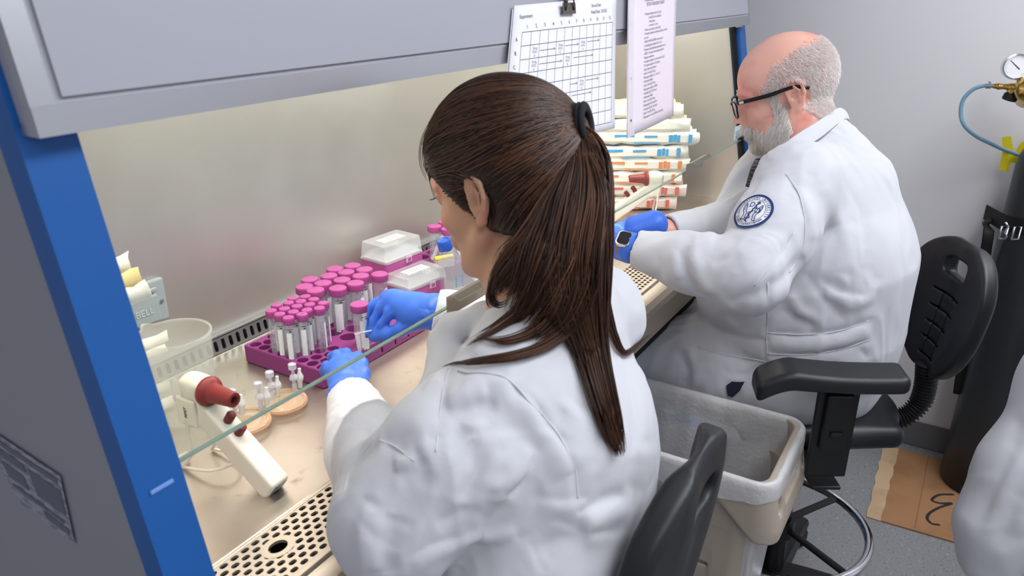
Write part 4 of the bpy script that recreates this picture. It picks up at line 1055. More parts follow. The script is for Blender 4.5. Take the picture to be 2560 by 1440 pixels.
def sculpt_head(s, T, neck_to, neck_r=0.052, jaw=1.0, ear_out=1.0, female=False, fat=0.0):
    R = T.R; k = T.k
    E = lambda c, r, kk, op='add', RR=None: s.ell(T(*c), np.array(r) * k, kk * k, op, R if RR is None else RR)
    C = lambda pts, rs, kk, op='add', flat=None: s.chain([T(*p) for p in pts], [r * k for r in rs], kk * k, op, flat)
    E((-0.012, 0, 0.034), (0.098, 0.076, 0.084), 0.0)
    E((-0.035, 0, 0.020), (0.072, 0.071, 0.075), 0.02)
    E((0.035, 0, 0.030), (0.053, 0.064, 0.062), 0.02)
    E((0.030, 0, -0.035), (0.055, 0.056 + fat, 0.062), 0.03)
    E((0.038, 0, -0.070), (0.045, 0.044 * jaw + fat, 0.036), 0.025)
    E((0.072, 0, -0.098), (0.019, 0.022, 0.016), 0.02)
    for sy in (-1, 1):
        E((0.055, sy * 0.040, -0.028), (0.026, 0.020, 0.020), 0.018)
        C([(0.005, sy * 0.058, -0.055), (0.045, sy * 0.040 * jaw, -0.088), (0.072, sy * 0.012, -0.100)], [0.013, 0.012, 0.011], 0.02)
        E((0.093, sy * 0.031, 0.000), (0.014, 0.019, 0.012), 0.010, 'sub')
        E((0.078, sy * 0.031, -0.001), (0.0125, 0.0135, 0.0115), 0.003)
        C([(0.086, sy * 0.012, 0.019), (0.085, sy * 0.035, 0.022), (0.072, sy * 0.052, 0.014)], [0.006, 0.007, 0.005], 0.012)
        C([(0.0905, sy * 0.020, 0.0055), (0.0925, sy * 0.032, 0.0075), (0.083, sy * 0.045, 0.003)], [0.0025, 0.003, 0.002], 0.003)
        E((0.098, sy * 0.0115, -0.037), (0.009, 0.0075, 0.007), 0.005)
    C([(0.087, 0, 0.012), (0.099, 0, -0.012), (0.111, 0, -0.030)], [0.0065, 0.0075, 0.0085], 0.010)
    E((0.108, 0, -0.033), (0.010, 0.0105, 0.0085), 0.006); E((0.087, 0, -0.050), (0.014, 0.022, 0.014), 0.012)
    for sy in (-1, 1): E((0.089, sy * 0.011, -0.020), (0.013, 0.009, 0.022), 0.012)
    for sy in (-1, 1): E((0.104, sy * 0.0065, -0.043), (0.004, 0.003, 0.003), 0.002, 'sub')
    E((0.088, 0, -0.064), (0.013, 0.026, 0.014), 0.012)
    C([(0.088, -0.022, -0.065), (0.0985, -0.008, -0.0605), (0.0985, 0.008, -0.0605), (0.088, 0.022, -0.065)], [0.002, 0.0045, 0.0045, 0.002], 0.004)
    C([(0.087, -0.019, -0.068), (0.0965, 0, -0.0715), (0.087, 0.019, -0.068)], [0.002, 0.0055, 0.002], 0.004)
    C([(0.0955, -0.02, -0.0663), (0.103, 0, -0.0663), (0.0955, 0.02, -0.0663)], [0.0008, 0.0012, 0.0008], 0.001, 'sub')
    # ears
    for sy in (-1, 1):
        e = lambda x, z, o=0.0: (-0.012 + x, sy * (0.0725 + (-x) * 0.28 + o + 0.002 + fat * 0.3), -0.006 + z)
        E(e(-0.004, 0.0, 0.001), (0.017, 0.0045, 0.026), 0.006)
        C([e(0.010, -0.002, 0.004), e(0.013, 0.016, 0.004), e(0.006, 0.030, 0.006), e(-0.009, 0.033, 0.007), e(-0.020, 0.022, 0.007), e(-0.022, 0.004, 0.006), e(-0.016, -0.012, 0.005), e(-0.006, -0.026, 0.003), e(0.004, -0.028, 0.001)],
          [0.0028, 0.0034, 0.0036, 0.0038, 0.0040, 0.0038, 0.0038, 0.0062, 0.0045], 0.002)
        C([e(-0.004, 0.020, 0.006), e(-0.013, 0.010, 0.0065), e(-0.011, -0.006, 0.006), e(-0.003, -0.013, 0.005)], [0.0025, 0.0028, 0.0026, 0.0022], 0.002)
        E(e(0.000, 0.001, 0.008), (0.0075, 0.0075, 0.011), 0.002, 'sub')
        E(e(0.009, -0.004, 0.005), (0.003, 0.003, 0.005), 0.002)
    # neck
    a = T(-0.030, 0, -0.045); b = np.array(neck_to); mid = (a + b) / 2
    s.chain([a, mid, b], [neck_r * k * 1.02, neck_r * k, neck_r * k * 1.15], 0.022)
    s.chain([T(0.015, 0, -0.075), mid * 0.35 + b * 0.65 + T.d(0.03, 0, 0)], [0.036 * k, 0.040 * k], 0.02)

def field(s, P_):
    """value and gradient of a sculpt at points (N,3)"""
    q = (np.asarray(P_) - s.lo) / s.h; q = np.clip(q, 1.0, np.array(s.f.shape) - 2.001); i = np.floor(q).astype(int); t = q - i
    def at(di):
        j = np.clip(i + np.array(di), 0, np.array(s.f.shape) - 1); return s.f[j[:, 0], j[:, 1], j[:, 2]]
    c = {(a, b, d): at((a, b, d)) for a in (0, 1) for b in (0, 1) for d in (0, 1)}
    tx, ty, tz = t.T
    def lerp(a, b, w_): return a + (b - a) * w_
    x00, x10, x01, x11 = lerp(c[0, 0, 0], c[1, 0, 0], tx), lerp(c[0, 1, 0], c[1, 1, 0], tx), lerp(c[0, 0, 1], c[1, 0, 1], tx), lerp(c[0, 1, 1], c[1, 1, 1], tx)
    v = lerp(lerp(x00, x10, ty), lerp(x01, x11, ty), tz)
    g = np.stack([(at((1, 0, 0)) - at((-1, 0, 0))), (at((0, 1, 0)) - at((0, -1, 0))), (at((0, 0, 1)) - at((0, 0, -1)))], 1) / (2 * s.h)
    n = np.linalg.norm(g, axis=1, keepdims=True) + 1e-9
    return v, g / n
def drape(s, P_, lift, it=4):
    p = np.array(P_, float)
    for _ in range(it):
        v, g = field(s, p); p = p - (v - lift)[:, None] * g
    return p
def strands_mesh(name, paths, rad, sides=3, tip=0.25, colors=None):
    """paths (N,K,3); rad (N,) -> one mesh of thin tapering tubes, each with its own tone in the 'tone' attribute"""
    N, K, _ = paths.shape
    t = np.gradient(paths, axis=1); t /= np.linalg.norm(t, axis=2, keepdims=True) + 1e-9
    ref = np.tile(np.array([0.31, 0.52, 0.79]), (N, K, 1)); u = np.cross(t, ref); u /= np.linalg.norm(u, axis=2, keepdims=True) + 1e-9; v = np.cross(t, u)
    prof = np.ones(K) if tip is None else np.interp(np.linspace(0, 1, K), [0, 0.08, 0.6, 1], [0.6, 1, 0.9, tip])
    rr = rad[:, None] * prof[None]
    ang = 2 * PI * np.arange(sides) / sides
    V = paths[:, :, None, :] + rr[:, :, None, None] * (u[:, :, None, :] * np.cos(ang)[None, None, :, None] + v[:, :, None, :] * np.sin(ang)[None, None, :, None])
    V = V.reshape(-1, 3)
    n_, k_, s_ = np.meshgrid(np.arange(N), np.arange(K - 1), np.arange(sides), indexing='ij'); s2 = (s_ + 1) % sides
    ix = lambda n, k, q: (n * K + k) * sides + q
    Fc = np.stack([ix(n_, k_, s_), ix(n_, k_, s2), ix(n_, k_ + 1, s2), ix(n_, k_ + 1, s_)], -1).reshape(-1, 4)
    me = bpy.data.meshes.new(name); me.vertices.add(len(V)); me.vertices.foreach_set('co', V.astype(np.float32).ravel())
    me.loops.add(Fc.size); me.loops.foreach_set('vertex_index', Fc.astype(np.int32).ravel())
    me.polygons.add(len(Fc)); me.polygons.foreach_set('loop_start', np.arange(0, Fc.size, 4, dtype=np.int32)); me.polygons.foreach_set('loop_total', np.full(len(Fc), 4, np.int32))
    me.polygons.foreach_set('use_smooth', [True] * len(Fc))
    tone = np.repeat(np.random.RandomState(5).rand(N), K * sides) if colors is None else np.repeat(colors, K * sides)
    at = me.attributes.new('tone', 'FLOAT', 'POINT'); at.data.foreach_set('value', tone.astype(np.float32))
    me.update(); return me
def hairmat(name, c0, c1, rough=0.4, spec=0.5):
    m_ = mat(name, c0, rough, spec=spec); nt = m_.node_tree; b = nt.nodes['Principled BSDF']
    a = nt.nodes.new('ShaderNodeAttribute'); a.attribute_name = 'tone'
    mx = nt.nodes.new('ShaderNodeMix'); mx.data_type = 'RGBA'; mx.inputs['A'].default_value = (*lin(c0), 1); mx.inputs['B'].default_value = (*lin(c1), 1)
    nt.links.new(a.outputs['Fac'], mx.inputs['Factor']); nt.links.new(mx.outputs['Result'], b.inputs['Base Color']); return m_
def cuff(s, p, d_, r_in, wall=0.1):
    """open, clean sleeve end: everything beyond p along d_ removed, and a hollow inside"""
    d_ = np.array(d_, float); d_ /= np.linalg.norm(d_); a = np.cross(d_, (0.1, 0.3, 0.95)); a /= np.linalg.norm(a); b = np.cross(d_, a)
    s.box(np.array(p) + d_ * wall, (wall, 0.09, 0.09), 0, 0, 'sub', R=[d_, a, b])
    s.cone(np.array(p) - d_ * 0.02, np.array(p) + d_ * 0.05, r_in, r_in, 0.002, 'sub')
def hand(s, wrist, palm, mcps, fingers, thumb, rf=0.0088, k=0.006, wr=0.027, up=None):
    """glove hand: wrist -> palm slab through the knuckles -> fingers (lists of joints)"""
    cen = np.mean(mcps, 0)
    s.chain([wrist, np.array(palm)], [wr, wr * 0.95], 0.012, flat=(up, 0.62) if up is not None else None)
    for m_ in mcps: s.chain([np.array(palm), (np.array(palm) + m_) / 2, m_], [wr * 0.62, rf * 1.5, rf * 1.18], 0.012)
    for i in range(len(mcps) - 1): s.cone(mcps[i], mcps[i + 1], rf * 1.1, rf * 1.1, 0.008)
    for f_, sc in zip(fingers, (1.0, 1.03, 0.97, 0.86)):
        n = len(f_); s.chain(f_, [rf * sc * (1.12 - 0.26 * i / (n - 1)) for i in range(n)], 0.0035)
    s.chain(thumb, [rf * q for q in (1.7, 1.3, 1.12, 0.98)][:len(thumb)], 0.008)

# ---------------------------------------------------------------- the woman in front
woman = empty('person', (0.75, 0.36, 0.0), 0, 'woman with long brown ponytail in white coat and blue gloves, working under the glass sash', 'person')
TH = Fr(P(1264, 468, 1.035), 85, 15, 2, 1.03)
C7 = np.array([0.845, 0.462, 1.205])
shL, elL, wrL = np.array([0.695, 0.44, 1.138]), P(995, 1300, 0.900), P(878, 992, 1.135)
shR, elR, wrR = np.array([0.972, 0.445, 1.140]), np.array([1.075, 0.575, 1.025]), P(1088, 780, 1.335)
b = Sculpt((0.46, 0.22, 0.70), (1.14, 0.84, 1.54), 0.0029)
sculpt_head(b, TH, C7, 0.044, 0.9, female=True)
b.chain([C7, (0.79, 0.43, 1.04), (0.73, 0.40, 0.86), (0.72, 0.39, 0.74)], [0.075, 0.095, 0.085, 0.10], 0.05)
b.chain([shL, C7 - np.array([0, 0, 0.02]), shR], [0.045, 0.05, 0.045], 0.03)
b.chain([shL, elL, wrL], [0.038, 0.036, 0.024], 0.02); b.chain([shR, elR, wrR], [0.038, 0.036, 0.024], 0.02)
sobj(b, 'body', SKINW, woman, 2)
# eye, lashes, brow
eyem = mat('eye_white', (232, 228, 224), 0.2); irism = mat('dark_iris', (40, 28, 22), 0.2)
def eyes(T, parent, dark=irism):
    for sy in (-1, 1):
        e = MB().lathe([(0.0118 * math.sin(a), 0.0118 * math.cos(a)) for a in np.linspace(0.02, PI - 0.02, 12)], 16, M=frame(T(0.0775, sy * 0.031, -0.0005), T.d(0, 1, 0), T.d(0, 0, 1)))
        eo = wobj(e, 'eyeball', eyem, parent, smooth=True)
        wobj(MB().lathe([(0, 0.0121), (0.0055, 0.0112)], 16, M=frame(T(0.0775, sy * 0.031, -0.002), T.d(0, 1, 0), T.d(0, 0, 1))), 'iris', dark, eo)
eyes(TH, woman)
lash = MB()
for sy in (-1, 1):
    for q in range(14):
        a = (q - 6.5) / 7; p0 = TH(0.0905 - 0.004 * a * a, sy * (0.031 + 0.012 * a), 0.004 - 0.002 * a * a); p1 = TH(0.1005 - 0.003 * a * a, sy * (0.031 + 0.016 * a), 0.001)
        lash.tube([p0, (p0 + p1) / 2 + TH.d(0, 0, -0.001), p1], [0.0005, 0.0004, 0.0002], 4)
wobj(lash, 'eyelashes', M_['black'], woman)
bro = MB()
for sy in (-1, 1): bro.tube([TH(0.093, sy * 0.014, 0.021), TH(0.093, sy * 0.030, 0.0265), TH(0.079, sy * 0.050, 0.021)], [0.0025, 0.0028, 0.001], 6)
wobj(bro, 'eyebrows', mat('brown_brow', (60, 42, 34), 0.8), woman, smooth=True)
# earring
wobj(MB().lathe([(0.0026 * math.sin(a), 0.0026 * math.cos(a)) for a in np.linspace(0, PI, 8)], 12, M=Matrix.Translation(Vector(TH(-0.013, 0.080, -0.034).tolist()))), 'earring', mat('gold_earring', (214, 190, 130), 0.2, 1.0), woman, smooth=True)

# coat
c = Sculpt((0.42, 0.16, 0.55), (1.18, 0.84, 1.30), 0.0035)
FWD = (0.05, 1, 0.15)
c.chain([(0.715, 0.385, 0.70), (0.725, 0.390, 0.86), (0.778, 0.420, 1.02), (0.830, 0.445, 1.12)], [0.180, 0.155, 0.160, 0.112], 0.05, flat=(FWD, 0.84))
c.ell((0.815, 0.485, 1.06), (0.125, 0.095, 0.105), 0.05)                                         # chest
c.chain([shL + (0.01, 0, -0.005), C7 + (-0.02, -0.015, -0.035), C7 + (0.03, -0.015, -0.035), shR + (-0.01, 0, -0.005)], [0.062, 0.058, 0.058, 0.062], 0.045)
c.chain([shL, shL * 0.5 + elL * 0.5 + (-0.004, -0.004, 0.0), elL], [0.066, 0.082, 0.076], 0.035)
c.chain([elL, elL * 0.45 + wrL * 0.55 + (0, 0, -0.005), wrL], [0.070, 0.054, 0.036], 0.03)
c.chain([shR, shR * 0.5 + elR * 0.5, elR], [0.066, 0.068, 0.064], 0.035); c.chain([elR, elR * 0.5 + wrR * 0.5, wrR], [0.064, 0.052, 0.040], 0.03)
c.chain([C7 + (-0.055, 0.02, 0.008), C7 + (-0.035, -0.030, 0.018), C7 + (0.03, -0.034, 0.018), C7 + (0.06, 0.015, 0.008)], [0.016, 0.018, 0.018, 0.016], 0.012)   # collar roll
c.chain([P(1110, 850, 1.10), P(1085, 990, 1.04), P(1075, 1140, 0.985)], [0.020, 0.018, 0.020], 0.03)        # hanging front edge
c.chain([P(1096, 856, 1.095), P(1128, 815, 1.10), P(1215, 792, 1.075), P(1300, 762, 1.05)], [0.014, 0.017, 0.019, 0.018], 0.014)      # turned collar, left front
# skirt of the coat over the thighs
c.chain([(0.70, 0.36, 0.70), (0.66, 0.62, 0.66)], [0.115, 0.095], 0.05); c.chain([(0.82, 0.36, 0.70), (0.86, 0.62, 0.66)], [0.115, 0.095], 0.05)
# folds read from the photograph, laid on the cloth
F = lambda pts, w_, a_: c.pfold(pts, w_ * 1.05, a_ * 1.3)
F([(1149, 931), (1257, 942), (1334, 1014), (1401, 1101), (1437, 1173), (1442, 1245)], 0.006, -0.005)
F([(1165, 945), (1255, 962), (1322, 1032), (1385, 1115), (1418, 1185)], 0.016, 0.008)
F([(1118, 1040), (1180, 1024), (1236, 1005)], 0.010, -0.010)
F([(1110, 1008), (1170, 985), (1215, 968)], 0.012, 0.008)
F([(1062, 1095), (1120, 1085), (1160, 1060)], 0.010, -0.009)
F([(1360, 1091), (1303, 1199), (1272, 1245), (1221, 1317), (1149, 1414)], 0.007, -0.007)
F([(1330, 1120), (1280, 1200), (1240, 1260)], 0.014, 0.006)
F([(990, 1193), (1030, 1170), (1066, 1148)], 0.010, -0.009)
F([(985, 1165), (1040, 1140)], 0.012, 0.008)
F([(948, 1106), (900, 1150), (866, 1190), (858, 1235)], 0.009, -0.009)
F([(955, 1098), (1000, 1120), (1035, 1150)], 0.009, -0.010)
F([(940, 1092), (890, 1130), (852, 1180)], 0.012, 0.008)
F([(985, 1290), (960, 1380), (975, 1440)], 0.012, -0.010)
F([(940, 1270), (925, 1350), (945, 1430)], 0.014, 0.007)
F([(1411, 1025), (1375, 1085)], 0.012, -0.006); F([(1440, 1010), (1400, 1090)], 0.014, 0.005)
F([(1560, 1238), (1500, 1255), (1440, 1280)], 0.010, -0.012); F([(1580, 1265), (1500, 1290), (1450, 1310)], 0.016, 0.009)
F([(1640, 1180), (1600, 1300), (1550, 1420)], 0.014, -0.006)
F([(1330, 1380), (1400, 1350), (1470, 1340)], 0.014, -0.008); F([(1090, 1310), (1150, 1280), (1200, 1270)], 0.010, -0.006)
F([(1180, 1100), (1190, 1180), (1160, 1250)], 0.020, -0.006); F([(1250, 1080), (1260, 1160), (1240, 1230)], 0.020, 0.006)
F([(1150, 1350), (1200, 1340), (1290, 1330)], 0.009, 0.006); F([(1640, 900), (1655, 1000), (1650, 1100)], 0.012, -0.005)
F([(1590, 760), (1620, 880), (1630, 1000)], 0.016, 0.004); F([(900, 1060), (930, 1090)], 0.008, -0.004)
F([(1120, 870), (1112, 960), (1100, 1080)], 0.010, -0.008); F([(1160, 870), (1190, 920)], 0.010, -0.005)
rr_ = random.Random(11)
for q in range(30):
    x = rr_.uniform(880, 1650); y = rr_.uniform(800, 1440); a = rr_.uniform(-0.6, 1.4); L = rr_.uniform(30, 90)
    F([(x, y), (x + L * math.cos(a), y + L * math.sin(a))], rr_.uniform(0.007, 0.016), rr_.choice((-1, 1)) * rr_.uniform(0.001, 0.0028))
for pts in ([(1190, 1060), (1120, 1120), (1050, 1180)], [(1210, 1080), (1150, 1160), (1090, 1230)], [(1230, 1110), (1190, 1190), (1150, 1260)], [(1290, 960), (1340, 1010), (1370, 1080)], [(1480, 960), (1500, 1080), (1480, 1180)], [(1560, 900), (1590, 1020), (1580, 1140)],
            [(1330, 1240), (1400, 1250), (1480, 1240)], [(880, 1270), (930, 1340), (1000, 1380)], [(905, 1240), (960, 1290), (1040, 1320)], [(1380, 1290), (1460, 1330), (1560, 1330)], [(1300, 1330), (1340, 1390), (1360, 1435)], [(1010, 1400), (1080, 1360), (1160, 1340)]):
    F(pts, 0.008, -0.0045); F([(x + 14, y + 12) for x, y in pts], 0.012, 0.003)
cuff(c, wrL, wrL - elL, 0.030); cuff(c, wrR, wrR - elR, 0.032)
wcoat = sobj(c, 'lab_coat', COAT, woman, 2); cloth(wcoat, 0.0038, 9.0, 1.3, (1.3, 1.3, 0.4))
def seam(s, name, pix, parent, dmin, r=0.0011, lift=0.0004):
    q = [s.march(*p, dmin) for p in catmull([(a, b_, 0) for a, b_ in pix], 10) for p in [(p[0], p[1])]]
    q = np.array([p for p in q if p is not None]); q = drape(s, q, lift, 3)
    for _ in range(3): q[1:-1] = (q[:-2] + 2 * q[1:-1] + q[2:]) / 4
    o = wobj(MB().tube(q, r, 6), name, COAT, parent, smooth=True); return o
for px_ in ([(1149, 931), (1257, 942), (1334, 1014), (1401, 1101), (1437, 1173), (1442, 1245)], [(940, 1095), (905, 1140), (872, 1185), (858, 1235)], [(948, 1100), (990, 1118), (1035, 1152)], [(1130, 905), (1112, 960), (1098, 1050), (1090, 1130)]):
    seam(c, 'stitched_seam', px_, wcoat, 0.5, 0.0014)
# gloves
g = Sculpt(np.minimum(P(800, 860, 1.1), P(920, 1010, 1.35)) - 0.05, np.maximum(P(800, 860, 1.1), P(920, 1010, 1.35)) + 0.05, 0.0017)
mc = [P(889, 918, 1.235), P(868, 903, 1.245), P(845, 905, 1.245), P(824, 925, 1.235)]
fg = [[mc[0], P(893, 895, 1.262), P(882, 899, 1.285), P(872, 915, 1.297)], [mc[1], P(864, 884, 1.272), P(852, 884, 1.296), P(850, 905, 1.305)],
      [mc[2], P(840, 888, 1.272), P(829, 892, 1.293), P(832, 912, 1.300)], [mc[3], P(815, 914, 1.258), P(808, 925, 1.275), P(815, 940, 1.28)]]
th_ = [P(898, 965, 1.175), P(906, 935, 1.205), P(903, 908, 1.235), P(892, 893, 1.262)]
hand(g, wrL + (wrL - elL) / np.linalg.norm(wrL - elL) * 0.0, P(862, 952, 1.19), mc, fg, th_, 0.0088, up=(-0.3, -0.3, 0.9))
g.cone(wrL - (wrL - elL) * 0.06, wrL + (0, 0.01, 0), 0.030, 0.028, 0.01)
for pts, w_, a_ in (([(815, 975), (850, 990), (885, 1005)], 0.004, -0.002), ([(822, 990), (850, 1000), (880, 1012)], 0.004, 0.0016), ([(880, 960), (895, 985)], 0.004, -0.0015), ([(840, 1000), (870, 1000), (900, 990)], 0.003, -0.0015), ([(860, 925), (875, 945)], 0.005, -0.001)):
    g.pfold(pts, w_, a_)
sobj(g, 'glove', GLOVE, woman, 1, 'blue glove on the left hand')
g = Sculpt(np.minimum(P(890, 700, 1.28), P(1140, 870, 1.48)) - 0.06, np.maximum(P(890, 700, 1.28), P(1140, 870, 1.48)) + 0.04, 0.0017)
mc = [P(1002, 764, 1.352), P(986, 748, 1.366), P(968, 744, 1.382), P(984, 742, 1.402)]
fg = [[mc[0], P(974, 782, 1.356), P(956, 810, 1.366), P(944, 834, 1.378)], [mc[1], P(952, 768, 1.372), P(935, 802, 1.380), P(931, 840, 1.386)],
      [mc[2], P(928, 764, 1.388), P(911, 798, 1.394), P(916, 834, 1.396)], [mc[3], P(944, 762, 1.408), P(926, 798, 1.412), P(924, 828, 1.412)]]
th_ = [P(1042, 800, 1.345), P(1003, 822, 1.352), P(968, 836, 1.365), P(938, 842, 1.380)]
hand(g, wrR, P(1038, 778, 1.352), mc, fg, th_, 0.0098, up=(-0.3, -0.2, 0.9))
g.chain([wrR + (elR - wrR) * 0.16, wrR, P(1040, 776, 1.352), P(985, 755, 1.372)], [0.031, 0.030, 0.030, 0.022], 0.012)
for pts, w_, a_ in (([(1040, 800), (1090, 790)], 0.003, -0.0018), ([(1045, 770), (1090, 778)], 0.003, -0.0018), ([(1050, 785), (1085, 800)], 0.003, 0.0016), ([(1060, 760), (1085, 800)], 0.003, -0.0016), ([(1000, 812), (1030, 806)], 0.003, -0.0014), ([(935, 755), (945, 765)], 0.003, -0.0015), ([(905, 800), (925, 803)], 0.0025, -0.0015), ([(960, 790), (985, 770)], 0.004, -0.002)):
    g.pfold(pts, w_, a_)
sobj(g, 'glove', GLOVE, woman, 1, 'blue glove on the right hand')
# legs and shoes under the cabinet
lg = Sculpt((0.55, 0.20, 0.0), (1.05, 1.02, 0.80), 0.007)
for sx in (-1, 1):
    lg.chain([(0.76 + sx * 0.07, 0.36, 0.66), (0.76 + sx * 0.10, 0.74, 0.64), (0.76 + sx * 0.09, 0.70, 0.30)], [0.09, 0.062, 0.045], 0.03)
wt = sobj(lg, 'trousers', TROU, woman, 1)
fs = Sculpt((0.55, 0.55, 0.20), (1.0, 1.0, 0.36), 0.005)
for sx in (-1, 1): fs.chain([(0.76 + sx * 0.09, 0.69, 0.285), (0.76 + sx * 0.09, 0.80, 0.27), (0.76 + sx * 0.09, 0.87, 0.262)], [0.040, 0.036, 0.028], 0.02)
sobj(fs, 'shoes', SHOE, woman, 1)

# ---- hair
HAIRW = hairmat('brown_hair', (34, 20, 14), (108, 70, 48), 0.38, 0.5); HCAP = mat('brown_hair_base', (34, 21, 17), 0.5)
hc = Sculpt((0.68, 0.36, 1.16), (1.03, 0.72, 1.54), 0.0024)
hk = lambda c_, r_, kk=0.0, op='add': hc.ell(TH(*c_), np.array(r_) * 1.04, kk, op, TH.R)
hk((-0.006, 0, 0.046), (0.103, 0.088, 0.095)); hk((-0.040, 0, 0.020), (0.080, 0.082, 0.082), 0.02); hk((0.030, 0, 0.048), (0.064, 0.072, 0.060), 0.02)
hk((-0.042, 0, 0.050), (0.075, 0.070, 0.072), 0.02)
tie = P(1428, 322, 0.985); hc.chain([TH(-0.075, 0.0, 0.045), tie], [0.040, 0.012], 0.022)
hc.ell(TH(-0.045, 0, -0.030), np.array((0.062, 0.066, 0.052)) * 1.08, 0.02, 'add', TH.R)
# keep the face, the ear and the neck free
hc.ell(TH(0.078, 0, -0.030), np.array((0.062, 0.095, 0.082)) * 1.08, 0.006, 'sub', TH.R)
hc.ell(TH(-0.008, 0.085, -0.012), np.array((0.030, 0.022, 0.037)) * 1.04, 0.006, 'sub', TH.R); hc.ell(TH(0.010, -0.085, -0.014), np.array((0.026, 0.022, 0.032)) * 1.08, 0.006, 'sub', TH.R)
hc.ell(TH(0.0, 0.0, -0.085), np.array((0.075, 0.11, 0.040)) * 1.08, 0.01, 'sub', TH.R)
hcap = sobj(hc, 'hair', HCAP, woman, 2)
# strands combed back over the cap
rs = np.random.RandomState(4)
me = hcap.data; nv = len(me.vertices); co = np.zeros(nv * 3, np.float32); me.vertices.foreach_get('co', co); co = co.reshape(-1, 3)
loc = TH.inv(co); tl = TH.inv(tie)
ok = np.where((loc[:, 2] > -0.075) & (np.linalg.norm(co - tie, axis=1) > 0.03))[0]
N = 5200; st_ = co[rs.choice(ok, N)].astype(float); K = 16; paths = np.zeros((N, K, 3)); p = drape(hc, st_, 0.001)
lift = rs.uniform(0.0, 0.0026, N); jit = rs.randn(N, 3) * 0.0055
tgt = tie + jit
for k_ in range(K):
    paths[:, k_] = p; rem = (tgt - p); p = p + rem * (1.0 / (K - k_) * 1.0)
    v_, g_ = field(hc, p); sh = np.maximum(-(v_ - lift), 0) if k_ < K - 1 else 0
    p = p + np.clip(lift - v_, -0.004, 0.02)[:, None] * g_
tone = rs.rand(N) ** 1.6
sm = strands_mesh('hair_strands', paths, rs.uniform(0.0006, 0.0015, N), 3, 0.6, tone)
so = obj('hair_strands', sm, HAIRW, hcap); 
# a few light flyaway hairs at the front
def guide_strands(guides, n, spread, rad, K=26, seed=0, surf=None, lift=0.01, colr=(0, 1)):
    """guides: list of (pixel x, pixel y, depth) polylines; strands scatter round each"""
    r_ = np.random.RandomState(seed); outs = []; rads = []; tn = []
    for gi, gd in enumerate(guides):
        base = np.array(catmull([P(*q) for q in gd], 6)); idx = np.linspace(0, len(base) - 1, K)
        base = np.stack([np.interp(idx, np.arange(len(base)), base[:, a]) for a in range(3)], 1)
        if surf is not None:
            for bi in range(K):
                w_ = base[bi] - CAM; zd = w_ @ CF; xp, yp = 1280 + F_PX * (w_ @ CR) / zd, 720 - F_PX * (w_ @ CU) / zd
                hit = surf.march(xp, yp, 0.7)
                if hit is not None:
                    dh = (hit - CAM) @ CF
                    if dh - lift < zd or dh < zd + 0.03: base[bi] = P(xp, yp, dh - lift)
            sm_ = base.copy()
            for _ in range(2): sm_[1:-1] = (sm_[:-2] + sm_[1:-1] * 2 + sm_[2:]) / 4
            base = sm_
        m_ = n[gi] if isinstance(n, (list, tuple)) else n; sp = spread[gi] if isinstance(spread[0], (list, tuple)) else spread
        prof = np.interp(np.linspace(0, 1, K), np.linspace(0, 1, len(sp)), sp)
        o1, o2 = r_.randn(m_), r_.randn(m_); w1 = r_.randn(m_, 3) * 0.25
        tt = np.linspace(0, 1, K); tan = np.gradient(base, axis=0); tan /= np.linalg.norm(tan, axis=1, keepdims=True) + 1e-9
        u = np.cross(tan, CF); u /= np.linalg.norm(u, axis=1, keepdims=True) + 1e-9; v = np.cross(tan, u)
        ph = r_.uniform(0, 6.28, m_); fr = r_.uniform(2, 5, m_)
        off = (u[None] * (np.clip(o1, -1.8, 1.8)[:, None, None]) + v[None] * (np.clip(o2, -1.5, 1.5)[:, None, None]) * 0.6) * prof[None, :, None]
        off += u[None] * (np.sin(fr[:, None] * tt[None] * 2 + ph[:, None]) * 0.16)[:, :, None] * prof[None, :, None]
        p = base[None] + off
        ln = r_.uniform(0.80, 1.0, m_); t2 = tt[None] * ln[:, None] * (K - 1)
        i0 = np.clip(t2.astype(int), 0, K - 2); fr_ = (t2 - i0)[..., None]; ar = np.arange(m_)[:, None]
        p = p[ar, i0] * (1 - fr_) + p[ar, i0 + 1] * fr_
        if surf is not None:
            q = p.reshape(-1, 3); v_, g_ = field(surf, q); inside = np.all((q > surf.lo + 0.01) & (q < surf.lo + surf.h * (np.array(surf.f.shape) - 3)), axis=1)
            q = q + np.where(inside, np.clip(0.0025 - v_, 0, 0.03), 0)[:, None] * g_; p = q.reshape(p.shape)
        outs.append(p); rads.append(r_.uniform(rad[0], rad[1], m_)); tn.append(colr[0] + (colr[1] - colr[0]) * r_.rand(m_) ** 1.5)
    return np.concatenate(outs), np.concatenate(rads), np.concatenate(tn)
D0 = 0.985
